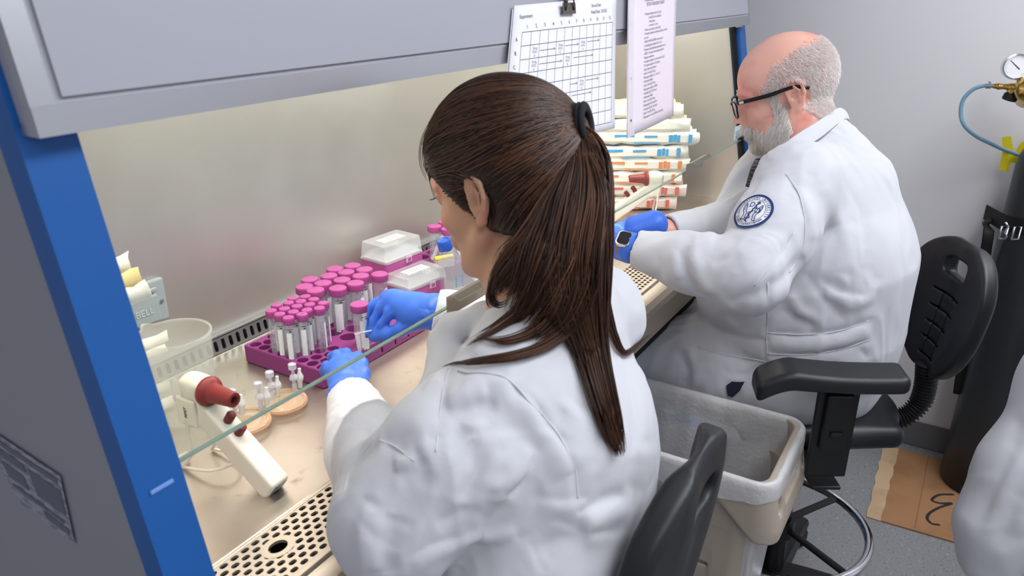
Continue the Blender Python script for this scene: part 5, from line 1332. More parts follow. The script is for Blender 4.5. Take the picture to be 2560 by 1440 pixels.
tail = [[(1426, 322, D0), (1466, 340, 0.955), (1482, 430, 0.94), (1480, 560, 0.93), (1480, 700, 0.93), (1484, 830, 0.93), (1505, 960, 0.94), (1542, 1120, 0.95)],
        [(1426, 322, D0), (1454, 360, 0.95), (1462, 480, 0.93), (1458, 640, 0.925), (1460, 780, 0.92), (1480, 900, 0.93), (1525, 1060, 0.94), (1552, 1140, 0.95)],
        [(1426, 322, D0), (1455, 390, 0.94), (1455, 500, 0.915), (1430, 640, 0.905), (1440, 760, 0.915), (1478, 900, 0.925), (1525, 1040, 0.94)],
        [(1426, 324, D0), (1440, 400, 0.945), (1410, 520, 0.92), (1365, 640, 0.905), (1330, 730, 0.91), (1290, 800, 0.93)],
        [(1426, 324, D0), (1435, 420, 0.94), (1385, 540, 0.92), (1320, 640, 0.91), (1262, 700, 0.925), (1236, 740, 0.95)],
        [(1426, 324, D0), (1450, 440, 0.93), (1440, 600, 0.91), (1425, 700, 0.91), (1395, 790, 0.915), (1330, 850, 0.93)],
        [(1440, 420, 0.94), (1452, 560, 0.91), (1450, 700, 0.91), (1440, 790, 0.91), (1390, 850, 0.92), (1300, 888, 0.93), (1190, 902, 0.95), (1105, 918, 0.965)],
        [(1420, 500, 0.92), (1390, 640, 0.905), (1330, 750, 0.915), (1250, 815, 0.94), (1160, 862, 0.97)],
        [(1430, 560, 0.92), (1420, 680, 0.91), (1370, 800, 0.92), (1270, 850, 0.94), (1190, 840, 0.97)],
        [(1495, 560, 0.92), (1505, 720, 0.94), (1530, 830, 0.97), (1560, 885, 0.99), (1600, 858, 1.0), (1650, 820, 1.02)],
        [(1400, 520, 0.93), (1330, 640, 0.915), (1250, 690, 0.935), (1228, 735, 0.95), (1245, 762, 0.95), (1275, 748, 0.94)],
        [(1350, 640, 0.91), (1280, 700, 0.925), (1232, 720, 0.95), (1222, 755, 0.96), (1240, 770, 0.96)]]
nn_ = [900, 800, 650, 420, 340, 420, 90, 90, 50, 26, 50, 26]
spd = [(0.003, 0.005, 0.012, 0.013, 0.013, 0.011, 0.008, 0.006, 0.0035), (0.003, 0.006, 0.015, 0.016, 0.014, 0.011, 0.008, 0.004), (0.003, 0.006, 0.016, 0.018, 0.016, 0.010, 0.006), (0.003, 0.006, 0.016, 0.018, 0.014, 0.010), (0.003, 0.008, 0.013, 0.014, 0.010, 0.005), (0.003, 0.006, 0.016, 0.018, 0.015, 0.009),
       (0.004, 0.004, 0.004, 0.004, 0.0035, 0.003, 0.0022, 0.001), (0.005, 0.006, 0.006, 0.004, 0.002), (0.005, 0.006, 0.005, 0.003, 0.001), (0.004, 0.004, 0.003, 0.002, 0.0016, 0.0008), (0.005, 0.006, 0.004, 0.003, 0.003, 0.002), (0.004, 0.004, 0.003, 0.002, 0.002)]
pp_, rd_, tn_ = guide_strands(tail, nn_, [list(x) for x in spd], (0.00045, 0.0011), 26, 2, c, 0.012)
po_ = obj('ponytail', strands_mesh('ponytail', pp_, rd_, 3, 0.2, tn_), HAIRW, hcap)
# hair at the nape, temple wisps
nape = [[(1330, 590, 1.0), (1380, 500, 0.97), (1420, 400, 0.965), (1428, 330, 0.98)], [(1300, 560, 1.0), (1350, 470, 0.975), (1400, 390, 0.97), (1427, 330, 0.98)], [(1350, 620, 0.99), (1400, 520, 0.95), (1430, 420, 0.95), (1430, 340, 0.975)],
        [(1105, 330, 1.06), (1085, 380, 1.07), (1088, 440, 1.08), (1100, 500, 1.08)], [(1098, 300, 1.07), (1072, 350, 1.08), (1070, 410, 1.09), (1085, 450, 1.09)], [(1300, 600, 0.99), (1270, 640, 0.985), (1255, 690, 0.98)], [(1320, 560, 0.99), (1335, 630, 0.97), (1310, 700, 0.96)]]
pp_, rd_, tn_ = guide_strands(nape, [260, 220, 260, 60, 24, 30, 90], [[0.010, 0.012, 0.008, 0.004], [0.008, 0.010, 0.008, 0.004], [0.010, 0.012, 0.008, 0.004], [0.006, 0.005, 0.005, 0.004], [0.006, 0.006, 0.006, 0.006], [0.006, 0.008, 0.008], [0.008, 0.010, 0.010]], (0.0003, 0.0008), 14, 8)
obj('loose_hair', strands_mesh('loose_hair', pp_, rd_, 3, 0.3, tn_), HAIRW, hcap)
dirt = (P(1478, 345, 0.955) - TH(-0.075, 0, 0.045)); dirt /= np.linalg.norm(dirt)
BT = mat('black_elastic', (16, 18, 24), 0.8, bump=(900, 0.6, 0.002))
ht = MB()
Mt = frame(tie + dirt * 0.010 - CF * 0.012, np.cross(dirt, (0, 0, 1)), np.cross(np.cross(dirt, (0, 0, 1)), dirt) * -1)
for q, zz in enumerate((-0.009, -0.003, 0.003, 0.009)): ht.lathe([(0.0225 + 0.0070 * math.cos(a), zz + 0.0042 * math.sin(a)) for a in np.linspace(0, 2 * PI, 10)[:-1]], 28, M=Mt, closed=True)
wobj(ht, 'hair_tie', BT, woman, smooth=True)
for o_ in (so, po_): o_.matrix_parent_inverse = hcap.matrix_parent_inverse.inverted() if False else Matrix.Identity(4)
# ---------------------------------------------------------------- the man behind
man = empty('person', (1.80, 0.24, 0.0), 0, 'bald man with white beard and glasses in white lab coat, working farther along', 'person')
MH = Fr(P(1962, 226, 1.74), 106, 19, 0, 1.05)
mC7 = P(2020, 352, 1.715)
msL, meL, mwL = P(1992, 455, 1.60), P(1868, 690, 1.50), P(1588, 622, 1.585)
msR, meR, mwR = np.array([1.95, 0.41, 1.20]), P(1838, 560, 1.86), P(1668, 585, 1.775)
mwRs = P(1622, 582, 1.75)
b = Sculpt((1.26, 0.02, 0.74), (2.20, 0.86, 1.56), 0.0027)
sculpt_head(b, MH, mC7, 0.051, 1.12, fat=0.004)
b.ell(MH(0.030, 0, -0.075), (0.050, 0.045, 0.035), 0.03, 'add', MH.R)
b.chain([mC7, (1.81, 0.28, 1.05), (1.80, 0.25, 0.85)], [0.070, 0.12, 0.13], 0.04)
b.chain([msL, mC7 - np.array([0, 0, 0.05]), msR], [0.05, 0.05, 0.05], 0.03)
b.chain([msL, meL, mwL], [0.042, 0.036, 0.027], 0.02); b.chain([msR, meR, mwR, mwRs], [0.042, 0.038, 0.031, 0.028], 0.02, flat=None)
for pts, w_, a_ in (([(1905, 300), (1935, 290), (1960, 300)], 0.004, -0.002), ([(1985, 300), (2030, 260)], 0.006, -0.002), ([(1870, 255), (1880, 265), (1886, 280)], 0.003, -0.0012), ([(1858, 262), (1872, 272)], 0.003, 0.001)): b.pfold(pts, w_, a_, 1.2)
mbody = sobj(b, 'body', SKINM, man, 2)
eyes(MH, man, mat('grey_blue_iris', (70, 84, 96), 0.2))
br = MB()
for sy in (-1, 1): br.tube([MH(0.094, sy * 0.014, 0.019), MH(0.095, sy * 0.030, 0.024), MH(0.080, sy * 0.050, 0.019)], [0.003, 0.0034, 0.0015], 6)
wobj(br, 'eyebrows', mat('white_brow', (214, 190, 178), 0.8), man, smooth=True)
# hair and beard as short strands over the skin
me = mbody.data; nv = len(me.vertices); co = np.zeros(nv * 3, np.float32); me.vertices.foreach_get('co', co); co = co.reshape(-1, 3).astype(float)
nr = np.zeros(nv * 3, np.float32); me.vertices.foreach_get('normal', nr); nr = nr.reshape(-1, 3).astype(float)
L = MH.inv(co); x, y, z = L.T; ay = np.abs(y); rs = np.random.RandomState(3)
ear = ((x + 0.012) ** 2 + (z + 0.004) ** 2 < 0.030 ** 2) & (ay > 0.066)
near = np.all(np.abs(L) < 0.16, axis=1) & ~ear
edge = rs.randn(nv) * 0.004
zt = np.interp(x, [-0.12, -0.09, -0.03, 0.02, 0.05], [0.078, 0.086, 0.080, 0.060, 0.020])
hairm_ = near & (x < 0.048 + edge) & (z < zt + edge) & (z > np.interp(x, [-0.12, -0.05, -0.03, 0.0, 0.05], [-0.050, -0.062, -0.040, 0.0, 0.0]) + edge) & ((ay > 0.03) | (x < -0.03))
side = near & (x > 0.004) & (x < 0.030) & (z < 0.012) & (z > -0.075) & (ay > 0.035)                    # sideburn strip
beard = near & (x > 0.004) & (z < np.interp(x, [0.0, 0.03, 0.06, 0.085, 0.12], [0.0, -0.050, -0.068, -0.054, -0.052]) + edge) & (z > -0.135) & (x - 0.35 * (z + 0.13) > -0.006) & ~((x > 0.085) & (z > -0.0745) & (z < -0.058) & (ay < 0.020))
beard |= near & (x > 0.080) & (z < -0.050) & (z > -0.060) & (ay < 0.032)
def pelt(mask, n, ln, lean, rad, k=5, curl=0.15):
    ii = np.where(mask)[0]; ii = ii[rs.randint(0, len(ii), n)]
    p0 = co[ii] + rs.randn(n, 3) * 0.0010; nn = nr[ii]; ld = np.array(lean)
    if ld.ndim == 1: ld = np.tile(MH.d(*lean), (n, 1))
    ld = ld + rs.randn(n, 3) * 0.25; ld = ld - nn * np.sum(ld * nn, 1, keepdims=True); ld /= np.linalg.norm(ld, axis=1, keepdims=True) + 1e-9
    Ls = ln * rs.uniform(0.6, 1.2, n); out = np.zeros((n, k, 3))
    for q in range(k):
        t = q / (k - 1); out[:, q] = p0 + Ls[:, None] * (nn * (0.55 * t - 0.22 * t * t) + ld * (0.55 * t + 0.35 * t * t))
    return strands_mesh('pelt', out, np.full(n, rad) * rs.uniform(0.7, 1.2, n), 3, 0.3, rs.rand(n))
WHH = hairmat('white_hair', (238, 226, 220), (255, 254, 252), 0.6); WHB = hairmat('white_beard', (222, 208, 196), (255, 255, 252), 0.6)
def under(o): o.matrix_parent_inverse = parent_world(man).inverted(); return o
under(obj('hair', pelt(hairm_, 20000, 0.0095, (-0.5, 0, -0.8), 0.00036), WHH, man))
under(obj('beard', pelt(beard | side, 24000, 0.014, (0.35, 0, -0.9), 0.00038), WHB, man))
# glasses
GBL = mat('black_glasses', (18, 18, 20), 0.3); LENS = mat('glasses_lens', (235, 238, 242), 0.0, trans=1.0, ior=1.05)
gls = obj('glasses', MB().tube([MH(0.112, 0.008, 0.003), MH(0.114, 0, 0.0045), MH(0.112, -0.008, 0.003)], 0.0022, 8).build('x', None).data, GBL, man)
bpy.data.objects.remove([o for o in bpy.data.objects if o.name == 'x'][0]); gls.matrix_parent_inverse = parent_world(man).inverted()
gls['category'] = '' ; del gls['category']
for sy in (-1, 1):
    outl = [(0.8, 0.0), (0.95, 0.55), (0.7, 0.92), (0.0, 1.0), (-0.8, 0.9), (-1.0, 0.45), (-0.95, -0.25), (-0.7, -0.8), (0.0, -1.0), (0.65, -0.8)]
    rim = [MH(0.111 - 0.010 * ((0.034 + 0.026 * a) / 0.06) ** 2, sy * (0.034 + 0.026 * a), -0.006 + 0.018 * b_) for a, b_ in outl]
    cm = catmull(rim + [rim[0]], 4)
    rm = wobj(MB().tube(cm, 0.0022, 8, cap=False), 'lens_rim', GBL, gls, smooth=True)
    n_ = len(cm) - 1; wobj(MB().poly and (lambda q: (q.poly(cm[:-1], [list(range(n_))]), q)[1])(MB()), 'lens', LENS, gls)
    tp = catmull([MH(0.098, sy * 0.062, 0.010), MH(0.070, sy * 0.071, 0.010), MH(0.030, sy * 0.078, 0.010), (MH(-0.010, sy * 0.081, 0.013)), MH(-0.030, sy * 0.082, 0.009), MH(-0.045, sy * 0.081, 0.002)], 5)
    tm_ = MB().tube(tp, [0.0046] * 12 + [0.0040] * (len(tp) - 12), 10, flat=(MH.d(0, 1, 0), 0.38)); to = wobj(tm_, 'temple_arm', GBL, gls, smooth=True)
    wobj(MB().box((0, 0, 0), (0.010, 0.0006, 0.0055), 0, M=frame(MH(0.090, sy * 0.0685, 0.010), MH.d(1, -0.2 * sy, 0), MH.d(0, 1, 0))), 'hinge_plate', M_['chrome'], to)
# coat
mc_ = Sculpt((1.24, -0.06, 0.50), (2.22, 0.86, 1.42), 0.0043)
mc_.chain([(1.80, 0.255, 0.73), (1.795, 0.265, 0.84), (1.80, 0.270, 1.00), (1.79, 0.29, 1.13)], [0.165, 0.190, 0.190, 0.130], 0.06, flat=((0.97, 0.25, 0), 1.03))
mc_.ell((1.755, 0.385, 0.93), (0.16, 0.15, 0.15), 0.06)                                        # belly
mc_.chain([P(2120, 470, 1.74), P(2125, 620, 1.78), P(2100, 760, 1.80)], [0.10, 0.115, 0.10], 0.05)   # rounded back
cC7 = P(2068, 335, 1.72)
mc_.chain([msL + (0.0, 0, -0.01), cC7 + (-0.0, -0.0, -0.055), msR + (0, 0, -0.01)], [0.074, 0.072, 0.072], 0.05)
mc_.chain([cC7 + (0.0, 0.0, -0.065), cC7 + (-0.022, 0.010, -0.014)], [0.087, 0.067], 0.03)
mc_.chain([msL, msL * 0.5 + meL * 0.5 + (0, 0, -0.01), meL], [0.080, 0.080, 0.074], 0.04); mc_.chain([meL, meL * 0.5 + mwL * 0.5, mwL], [0.072, 0.056, 0.040], 0.03)
mc_.chain([msR, msR * 0.5 + meR * 0.5, meR], [0.078, 0.074, 0.064], 0.04); mc_.chain([meR, mwR], [0.060, 0.046], 0.03)
mc_.chain([(1.80, 0.27, 0.74), P(1800, 905, 1.90), P(1700, 905, 1.95), P(1640, 880, 2.0)], [0.15, 0.115, 0.100, 0.09], 0.05)      # lap, left thigh
mc_.chain([(1.72, 0.30, 0.70), (1.68, 0.62, 0.705)], [0.120, 0.095], 0.04)
mc_.chain([(1.88, 0.30, 0.70), (1.88, 0.62, 0.72)], [0.13, 0.095], 0.05)
0 and mc_.chain([(1.78, 0.16, 0.66), (1.70, 0.22, 0.60), (1.62, 0.36, 0.60)], [0.15, 0.10, 0.07], 0.05)                          # skirt hanging over the seat
F = lambda pts, w_, a_: mc_.pfold(pts, w_ * 1.05, a_ * 1.4, 1.1)
F([(1965, 435), (1998, 490), (2013, 560), (2005, 620), (1975, 680), (1945, 715)], 0.006, -0.005)      # armhole seam
F([(1990, 470), (2025, 530), (2030, 600)], 0.014, 0.005)
F([(1985, 580), (1935, 655), (1885, 715), (1845, 745)], 0.004, -0.004)                              # sleeve seam
F([(2010, 640), (1970, 690), (1900, 735), (1820, 760)], 0.016, -0.014)                              # under-arm shadow
F([(1918, 700), (1918, 800), (1918, 900)], 0.004, -0.004)
F([(1920, 832), (2010, 838), (2100, 828), (2178, 798)], 0.0045, -0.006); F([(1920, 884), (2010, 888), (2100, 874), (2178, 850)], 0.0045, -0.006)
F([(1925, 858), (2020, 862), (2110, 850), (2176, 825)], 0.014, 0.006)
F([(1730, 790), (1800, 830), (1870, 850), (1915, 850)], 0.010, -0.007); F([(1740, 870), (1820, 890), (1915, 905)], 0.008, -0.005)
F([(1790, 560), (1840, 560), (1890, 545)], 0.010, -0.006); F([(1700, 625), (1720, 690), (1750, 740)], 0.010, -0.009); F([(1725, 625), (1745, 690), (1780, 735)], 0.012, 0.008)
F([(1640, 620), (1650, 670), (1655, 700)], 0.008, -0.005); F([(1680, 625), (1690, 670), (1700, 700)], 0.010, 0.005)
F([(1790, 570), (1760, 600), (1720, 625)], 0.010, 0.007); F([(1880, 600), (1830, 640), (1780, 660)], 0.012, -0.005); F([(1960, 590), (1900, 620), (1840, 630)], 0.014, 0.004)
F([(2010, 680), (2070, 760), (2110, 800)], 0.012, -0.006); F([(2040, 690), (2100, 730), (2170, 740)], 0.012, -0.006); F([(2060, 720), (2130, 760), (2190, 740)], 0.014, 0.005)
F([(1960, 720), (2000, 780), (2060, 810)], 0.012, 0.005); F([(1940, 760), (1990, 800), (2040, 815)], 0.008, -0.004); F([(1860, 760), (1840, 800), (1850, 830)], 0.010, -0.004)
F([(2100, 430), (2150, 520), (2160, 620)], 0.020, -0.004); F([(2060, 480), (2110, 580), (2100, 680)], 0.022, 0.004); F([(1900, 440), (1880, 480), (1860, 500)], 0.010, -0.006)
F([(1810, 920), (1830, 940), (1870, 935), (1925, 905)], 0.006, -0.004); F([(1700, 880), (1720, 930), (1705, 960)], 0.010, -0.008); F([(1720, 870), (1745, 920), (1735, 965)], 0.010, 0.006)
F([(2080, 900), (2090, 930)], 0.006, -0.005); F([(2150, 870), (2170, 900)], 0.006, -0.004)
rr_ = random.Random(21)
for q in range(34):
    X_ = rr_.uniform(1640, 2200); Y_ = rr_.uniform(420, 960); a = rr_.uniform(-0.4, 1.6); Ln = rr_.uniform(20, 60)
    F([(X_, Y_), (X_ + Ln * math.cos(a), Y_ + Ln * math.sin(a))], rr_.uniform(0.008, 0.015), rr_.choice((-1, 1)) * rr_.uniform(0.001, 0.0022))
mc_.chain([mC7 + (0.0, 0.09, -0.05), mC7 + (-0.02, 0.20, -0.17)], [0.035, 0.014], 0.01, 'sub')     # open neckline
cuff(mc_, mwL, mwL - meL, 0.034); cuff(mc_, mwR, mwR - meR, 0.038)
mcoat = sobj(mc_, 'lab_coat', COAT, man, 2); cloth(mcoat, 0.0036, 9.0, 5.3, (1.3, 1.3, 0.4))
# turned collar: a thick band round the back of the neck, folded down
cl = MB()
stand = [P(1925, 385, 1.60), P(1985, 338, 1.60), P(2045, 300, 1.63), P(2093, 268, 1.69), P(2105, 275, 1.76), P(2075, 300, 1.82), P(2010, 350, 1.84)]
fallp = [P(1912, 425, 1.585), P(1985, 385, 1.585), P(2050, 348, 1.61), P(2112, 300, 1.67), P(2125, 310, 1.765), P(2095, 345, 1.85), P(2020, 385, 1.87)]
A_, B_ = catmull(stand, 8), catmull(fallp, 8); prof = []
nA = len(A_); rows = []
for i in range(nA):
    a, b_ = np.array(A_[i]), np.array(B_[i]); inn = a * 0.75 + b_ * 0.25 + (mC7 + (0, 0.03, 0.02) - a) * 0.12; inn[2] = a[2] - 0.030
    rows.append([inn, a + (mC7 - a) * 0.05, a, a * 0.5 + b_ * 0.5 + (a - mC7) * 0.06, b_, b_ + (mC7 - b_) * 0.05, a * 0.5 + b_ * 0.5 - (a - mC7) * 0.0])
m7 = 7; pts = [q for r in rows for q in r]
cl.poly(pts, [[i * m7 + j, i * m7 + (j + 1) % m7, (i + 1) * m7 + (j + 1) % m7, (i + 1) * m7 + j] for i in range(nA - 1) for j in range(m7)] + [list(range(m7))[::-1], [(nA - 1) * m7 + j for j in range(m7)]])
co_ = wobj(cl, 'collar', COAT, man, smooth='auto'); sbm = co_.modifiers.new('soft', 'SUBSURF'); sbm.levels = 1; sbm.render_levels = 1
wobj(MB().tube(catmull([P(1905, 400, 1.72), P(1893, 425, 1.71), P(1880, 470, 1.72)], 4), [0.016] * 9, 10, flat=((0.9, -0.1, 0.1), 0.3)), 'necktie', mat('dark_striped_tie', (26, 28, 36), 0.6, var=(60, (90, 92, 98), 0.5, 0.52, (1, 1, 6))), man, smooth=True)
wobj(MB().tube(catmull([P(1935, 395, 1.67), P(1915, 405, 1.68), P(1905, 440, 1.70)], 4), 0.014, 10), 'shirt_collar', COAT, man, smooth=True)
for px_ in ([(1965, 435), (1998, 490), (2013, 560), (2005, 620), (1975, 680)], [(1985, 580), (1935, 655), (1885, 715)], [(1918, 705), (1918, 800), (1918, 895)], [(1920, 832), (2010, 838), (2100, 828), (2172, 800)], [(1920, 884), (2010, 888), (2100, 874), (2172, 850)], [(1745, 868), (1820, 888), (1915, 903)]):
    seam(mc_, 'stitched_seam', px_, mcoat, 1.15, 0.0015)
# badge on the sleeve
pc0 = mc_.march(1882, 530, 1.2); v_, g_ = field(mc_, pc0[None]); nrm = g_[0]
upv = np.array(P(1898, 480, 1.5)) - np.array(P(1868, 578, 1.5)); upv = upv - nrm * (upv @ nrm); upv /= np.linalg.norm(upv); rtv = np.cross(upv, nrm)
def badge(mb_mesh, lift): 
    me = mb_mesh; n_ = len(me.vertices); q = np.zeros(n_ * 3, np.float32); me.vertices.foreach_get('co', q); q = q.reshape(-1, 3)
    w3 = pc0 + q[:, :1] * rtv + q[:, 1:2] * upv + nrm * 0.004
    
    for _ in range(9):
        v3, g3 = field(mc_, w3); w3 = w3 - (np.clip(v3 - lift, -0.01, 0.01) * 0.8)[:, None] * nrm
    w3 = w3; me.vertices.foreach_set('co', w3.astype(np.float32).ravel()); me.update(); return me
NAVY = mat('navy_embroidery', (22, 50, 110), 0.7); BWH = mat('badge_white_cloth', (236, 236, 240), 0.8)
def tomesh(mb):
    me = bpy.data.meshes.new('m'); mb.bm.to_mesh(me); mb.bm.free(); return me
def annulus(mb, r0, r1, n_=72, rings=1):
    for k_ in range(rings):
        a, b_ = r0 + (r1 - r0) * k_ / rings, r0 + (r1 - r0) * (k_ + 1) / rings
        mb.poly([(r * math.cos(2 * PI * i / n_), r * math.sin(2 * PI * i / n_), 0) for r in (a, b_) for i in range(n_)], [[i, (i + 1) % n_, n_ + (i + 1) % n_, n_ + i] for i in range(n_)])
BR = 0.0405
m1 = MB(); annulus(m1, 0.001, BR * 0.9, 72, 12); bo = obj('sleeve_badge', badge(tomesh(m1), 0.0034), BWH, man, label='round white and navy sleeve badge'); bo.matrix_parent_inverse = parent_world(man).inverted()
m2 = MB(); annulus(m2, BR * 0.88, BR, 72, 2); annulus(m2, BR * 0.655, BR * 0.675)
def stroke(mb, pts, w_):
    c_ = catmull([(p[0], p[1], 0) for p in pts], 5); o_ = []
    for i, p in enumerate(c_):
        t = np.array(c_[min(i + 1, len(c_) - 1)]) - np.array(c_[max(i - 1, 0)]); t /= np.linalg.norm(t) + 1e-9; nn = np.array([-t[1], t[0], 0]) * w_ / 2; o_ += [p - nn, p + nn]
    mb.poly([q * BR for q in [np.array(a) for a in o_]], [[2 * i, 2 * i + 1, 2 * i + 3, 2 * i + 2] for i in range(len(c_) - 1)])
# staff with a serpent between two open hands
stroke(m2, [(-0.16, -0.55), (0.0, -0.1), (0.10, 0.25), (0.16, 0.52)], 0.055)
stroke(m2, [(-0.20, -0.42), (0.02, -0.36), (-0.10, -0.18), (-0.10, -0.10), (0.08, -0.02), (0.02, 0.12), (0.20, 0.20), (0.08, 0.34), (0.24, 0.46), (0.16, 0.56), (0.06, 0.50)], 0.045)
stroke(m2, [(-0.22, -0.50), (-0.02, -0.60)], 0.05)
for sx_ in (-1, 1):
    k_ = 1 if sx_ < 0 else 1
    hx_ = (lambda a: (a[0], a[1])) if sx_ < 0 else (lambda a: (-a[0] - 0.02, a[1] - 0.02))
    stroke(m2, [hx_(q) for q in ((-0.42, -0.50), (-0.34, -0.22), (-0.46, 0.0), (-0.50, 0.22), (-0.44, 0.42))], 0.035)
    stroke(m2, [hx_(q) for q in ((-0.24, -0.46), (-0.20, -0.18), (-0.30, 0.02), (-0.32, 0.20), (-0.44, 0.42))], 0.035)
    stroke(m2, [hx_(q) for q in ((-0.42, -0.50), (-0.33, -0.49), (-0.24, -0.46))], 0.035); stroke(m2, [hx_(q) for q in ((-0.42, 0.0), (-0.40, 0.18), (-0.47, 0.32))], 0.03)
def put(mb, ch_, size, x_, y_, rot):
    me = text_mesh(ch_, size, 'CENTER'); mb.add(me, Matrix.Translation((x_, y_, 0)) @ Matrix.Rotation(rot, 4, 'Z'))
put(m2, 'D', BR * 0.42, -0.12 * BR, 0.34 * BR, 0.1); put(m2, 'O', BR * 0.42, 0.30 * BR, 0.04 * BR, 0.0)
def arc(txt, r, a0, a1, size, inward=False):
    n_ = len(txt)
    for i, ch_ in enumerate(txt):
        if ch_ == ' ': continue
        a = a0 + (a1 - a0) * i / (n_ - 1); put(m2, ch_, size, r * math.cos(a), r * math.sin(a), a - PI / 2 if not inward else a + PI / 2)
arc('SOUTHEASTERN UNIVERSITY', BR * 0.775, math.radians(192), math.radians(-12), BR * 0.20)
arc('COLLEGE OF OSTEOPATHIC MEDICINE', BR * 0.775, math.radians(208), math.radians(332), BR * 0.155, True)
mm_ = tomesh(m2)
b2 = bmesh.new(); b2.from_mesh(mm_); bmesh.ops.recalc_face_normals(b2, faces=b2.faces); b2.to_mesh(mm_); b2.free()
em = obj('embroidery', badge(mm_, 0.0042), NAVY, bo)
# dark pocket slit showing the trousers
pq = [mc_.march(*q, 1.2) for q in ((1816, 962), (1830, 952), (1862, 953), (1850, 975), (1832, 990), (1820, 985))]
if all(q is not None for q in pq):
    ms = MB(); ms.poly(pq, [list(range(6))]); mm_ = tomesh(ms); b2 = bmesh.new(); b2.from_mesh(mm_); bmesh.ops.triangulate(b2, faces=b2.faces); bmesh.ops.subdivide_edges(b2, edges=b2.edges, cuts=4, use_grid_fill=True); b2.to_mesh(mm_); b2.free()
    n_ = len(mm_.vertices); q = np.zeros(n_ * 3, np.float32); mm_.vertices.foreach_get('co', q); q = drape(mc_, q.reshape(-1, 3), 0.0045, 4); mm_.vertices.foreach_set('co', q.astype(np.float32).ravel())
    o_ = obj('pocket_opening', mm_, TROU, man, label='dark trouser cloth showing through the coat slit'); o_.matrix_parent_inverse = parent_world(man).inverted()
# gloves
def simple_hand(name_label, wrist, dirv, upv_, thumb_side, parent, rf=0.0096, curl=0.5):
    d_ = np.array(dirv, float); d_ /= np.linalg.norm(d_); u_ = np.array(upv_, float); u_ -= d_ * (u_ @ d_); u_ /= np.linalg.norm(u_); s_ = np.cross(u_, d_) * thumb_side
    W = np.array(wrist); lo = W - 0.14 + d_ * 0.06; hi = W + 0.14 + d_ * 0.06
    s = Sculpt(lo, hi, 0.0021); mcs = [W + d_ * (0.092 - 0.004 * i) + s_ * (0.032 - 0.0205 * i) for i in range(4)]
    fs = []
    for i, m_ in enumerate(mcs):
        L3 = (0.042, 0.026, 0.022) if i in (0, 2) else (0.046, 0.028, 0.023) if i == 1 else (0.034, 0.021, 0.019); p = m_; f_ = [m_]; a = 0.25
        for l_ in L3: a += curl; p = p + (d_ * math.cos(a) - u_ * math.sin(a)) * l_; f_.append(p)
        fs.append(f_)
    t0 = W + d_ * 0.025 + s_ * 0.024; th = [t0, t0 + d_ * 0.030 + s_ * 0.022 - u_ * 0.012, t0 + d_ * 0.058 + s_ * 0.024 - u_ * 0.028, t0 + d_ * 0.082 + s_ * 0.016 - u_ * 0.040]
    hand(s, W, W + d_ * 0.05, mcs, fs, th, rf, up=u_)
    s.chain([W - d_ * 0.045, W], [0.033, 0.030], 0.01)
    o = obj('glove', s.mesh('glove', 1), GLOVE, parent, label=name_label); o.matrix_parent_inverse = parent_world(parent).inverted(); return o
simple_hand('blue glove on the right hand', P(1585, 572, 1.74), P(1500, 590, 1.74) - P(1585, 572, 1.74), (0, 0.1, 1), -1, man)
simple_hand('blue glove on the left hand', P(1542, 612, 1.63), P(1480, 598, 1.70) - P(1542, 612, 1.63), (-0.3, 0, 1), 1, man)
# wristwatch at the left cuff
wc = P(1562, 612, 1.59); wd = mwL - meL; wd /= np.linalg.norm(wd); wn = np.array([-0.55, -0.25, 0.80]); wn -= wd * (wn @ wd); wn /= np.linalg.norm(wn)
Mw = frame(wc + wn * 0.018, wd, np.cross(wn, wd))
wb = MB().prism(rrect(0.030, 0.036, 0.008), -0.003, 0.0055, M=Mw, bev=0.001); wo = wobj(wb, 'wristwatch', mat('silver_watch', (206, 204, 202), 0.25, 0.9), man, smooth='auto')
wobj(MB().prism(rrect(0.0245, 0.031, 0.006), 0.0055, 0.0066, M=Mw), 'screen', mat('dark_watch_glass', (44, 44, 46), 0.08), wo)
sb3 = MB(); 
for q in range(1):
    sb3.lathe([(0.0225 + 0.0012, -0.011), (0.0225 + 0.0012, 0.011), (0.0225 - 0.001, 0.011), (0.0225 - 0.001, -0.011)], 28, M=frame(wc - wn * 0.004, np.cross(wn, wd), wn), closed=True)
wobj(sb3, 'strap', mat('tan_watch_strap', (170, 110, 66), 0.6), wo, smooth='auto')
# legs
lg = Sculpt((1.45, 0.0, 0.0), (2.15, 1.05, 0.80), 0.008)
for sx in (-1, 1):
    lg.chain([(1.80 + sx * 0.08, 0.30, 0.69), (1.79 + sx * 0.11, 0.74, 0.69), (1.79 + sx * 0.10, 0.70, 0.34)], [0.09, 0.066, 0.052], 0.03)
sobj(lg, 'trousers', TROU, man, 1)
fs = Sculpt((1.50, 0.45, 0.20), (2.1, 1.0, 0.42), 0.006)
for sx in (-1, 1): fs.chain([(1.79 + sx * 0.10, 0.69, 0.325), (1.79 + sx * 0.10, 0.80, 0.300), (1.79 + sx * 0.10, 0.88, 0.292)], [0.045, 0.040, 0.032], 0.02)
sobj(fs, 'shoes', SHOE, man, 1)
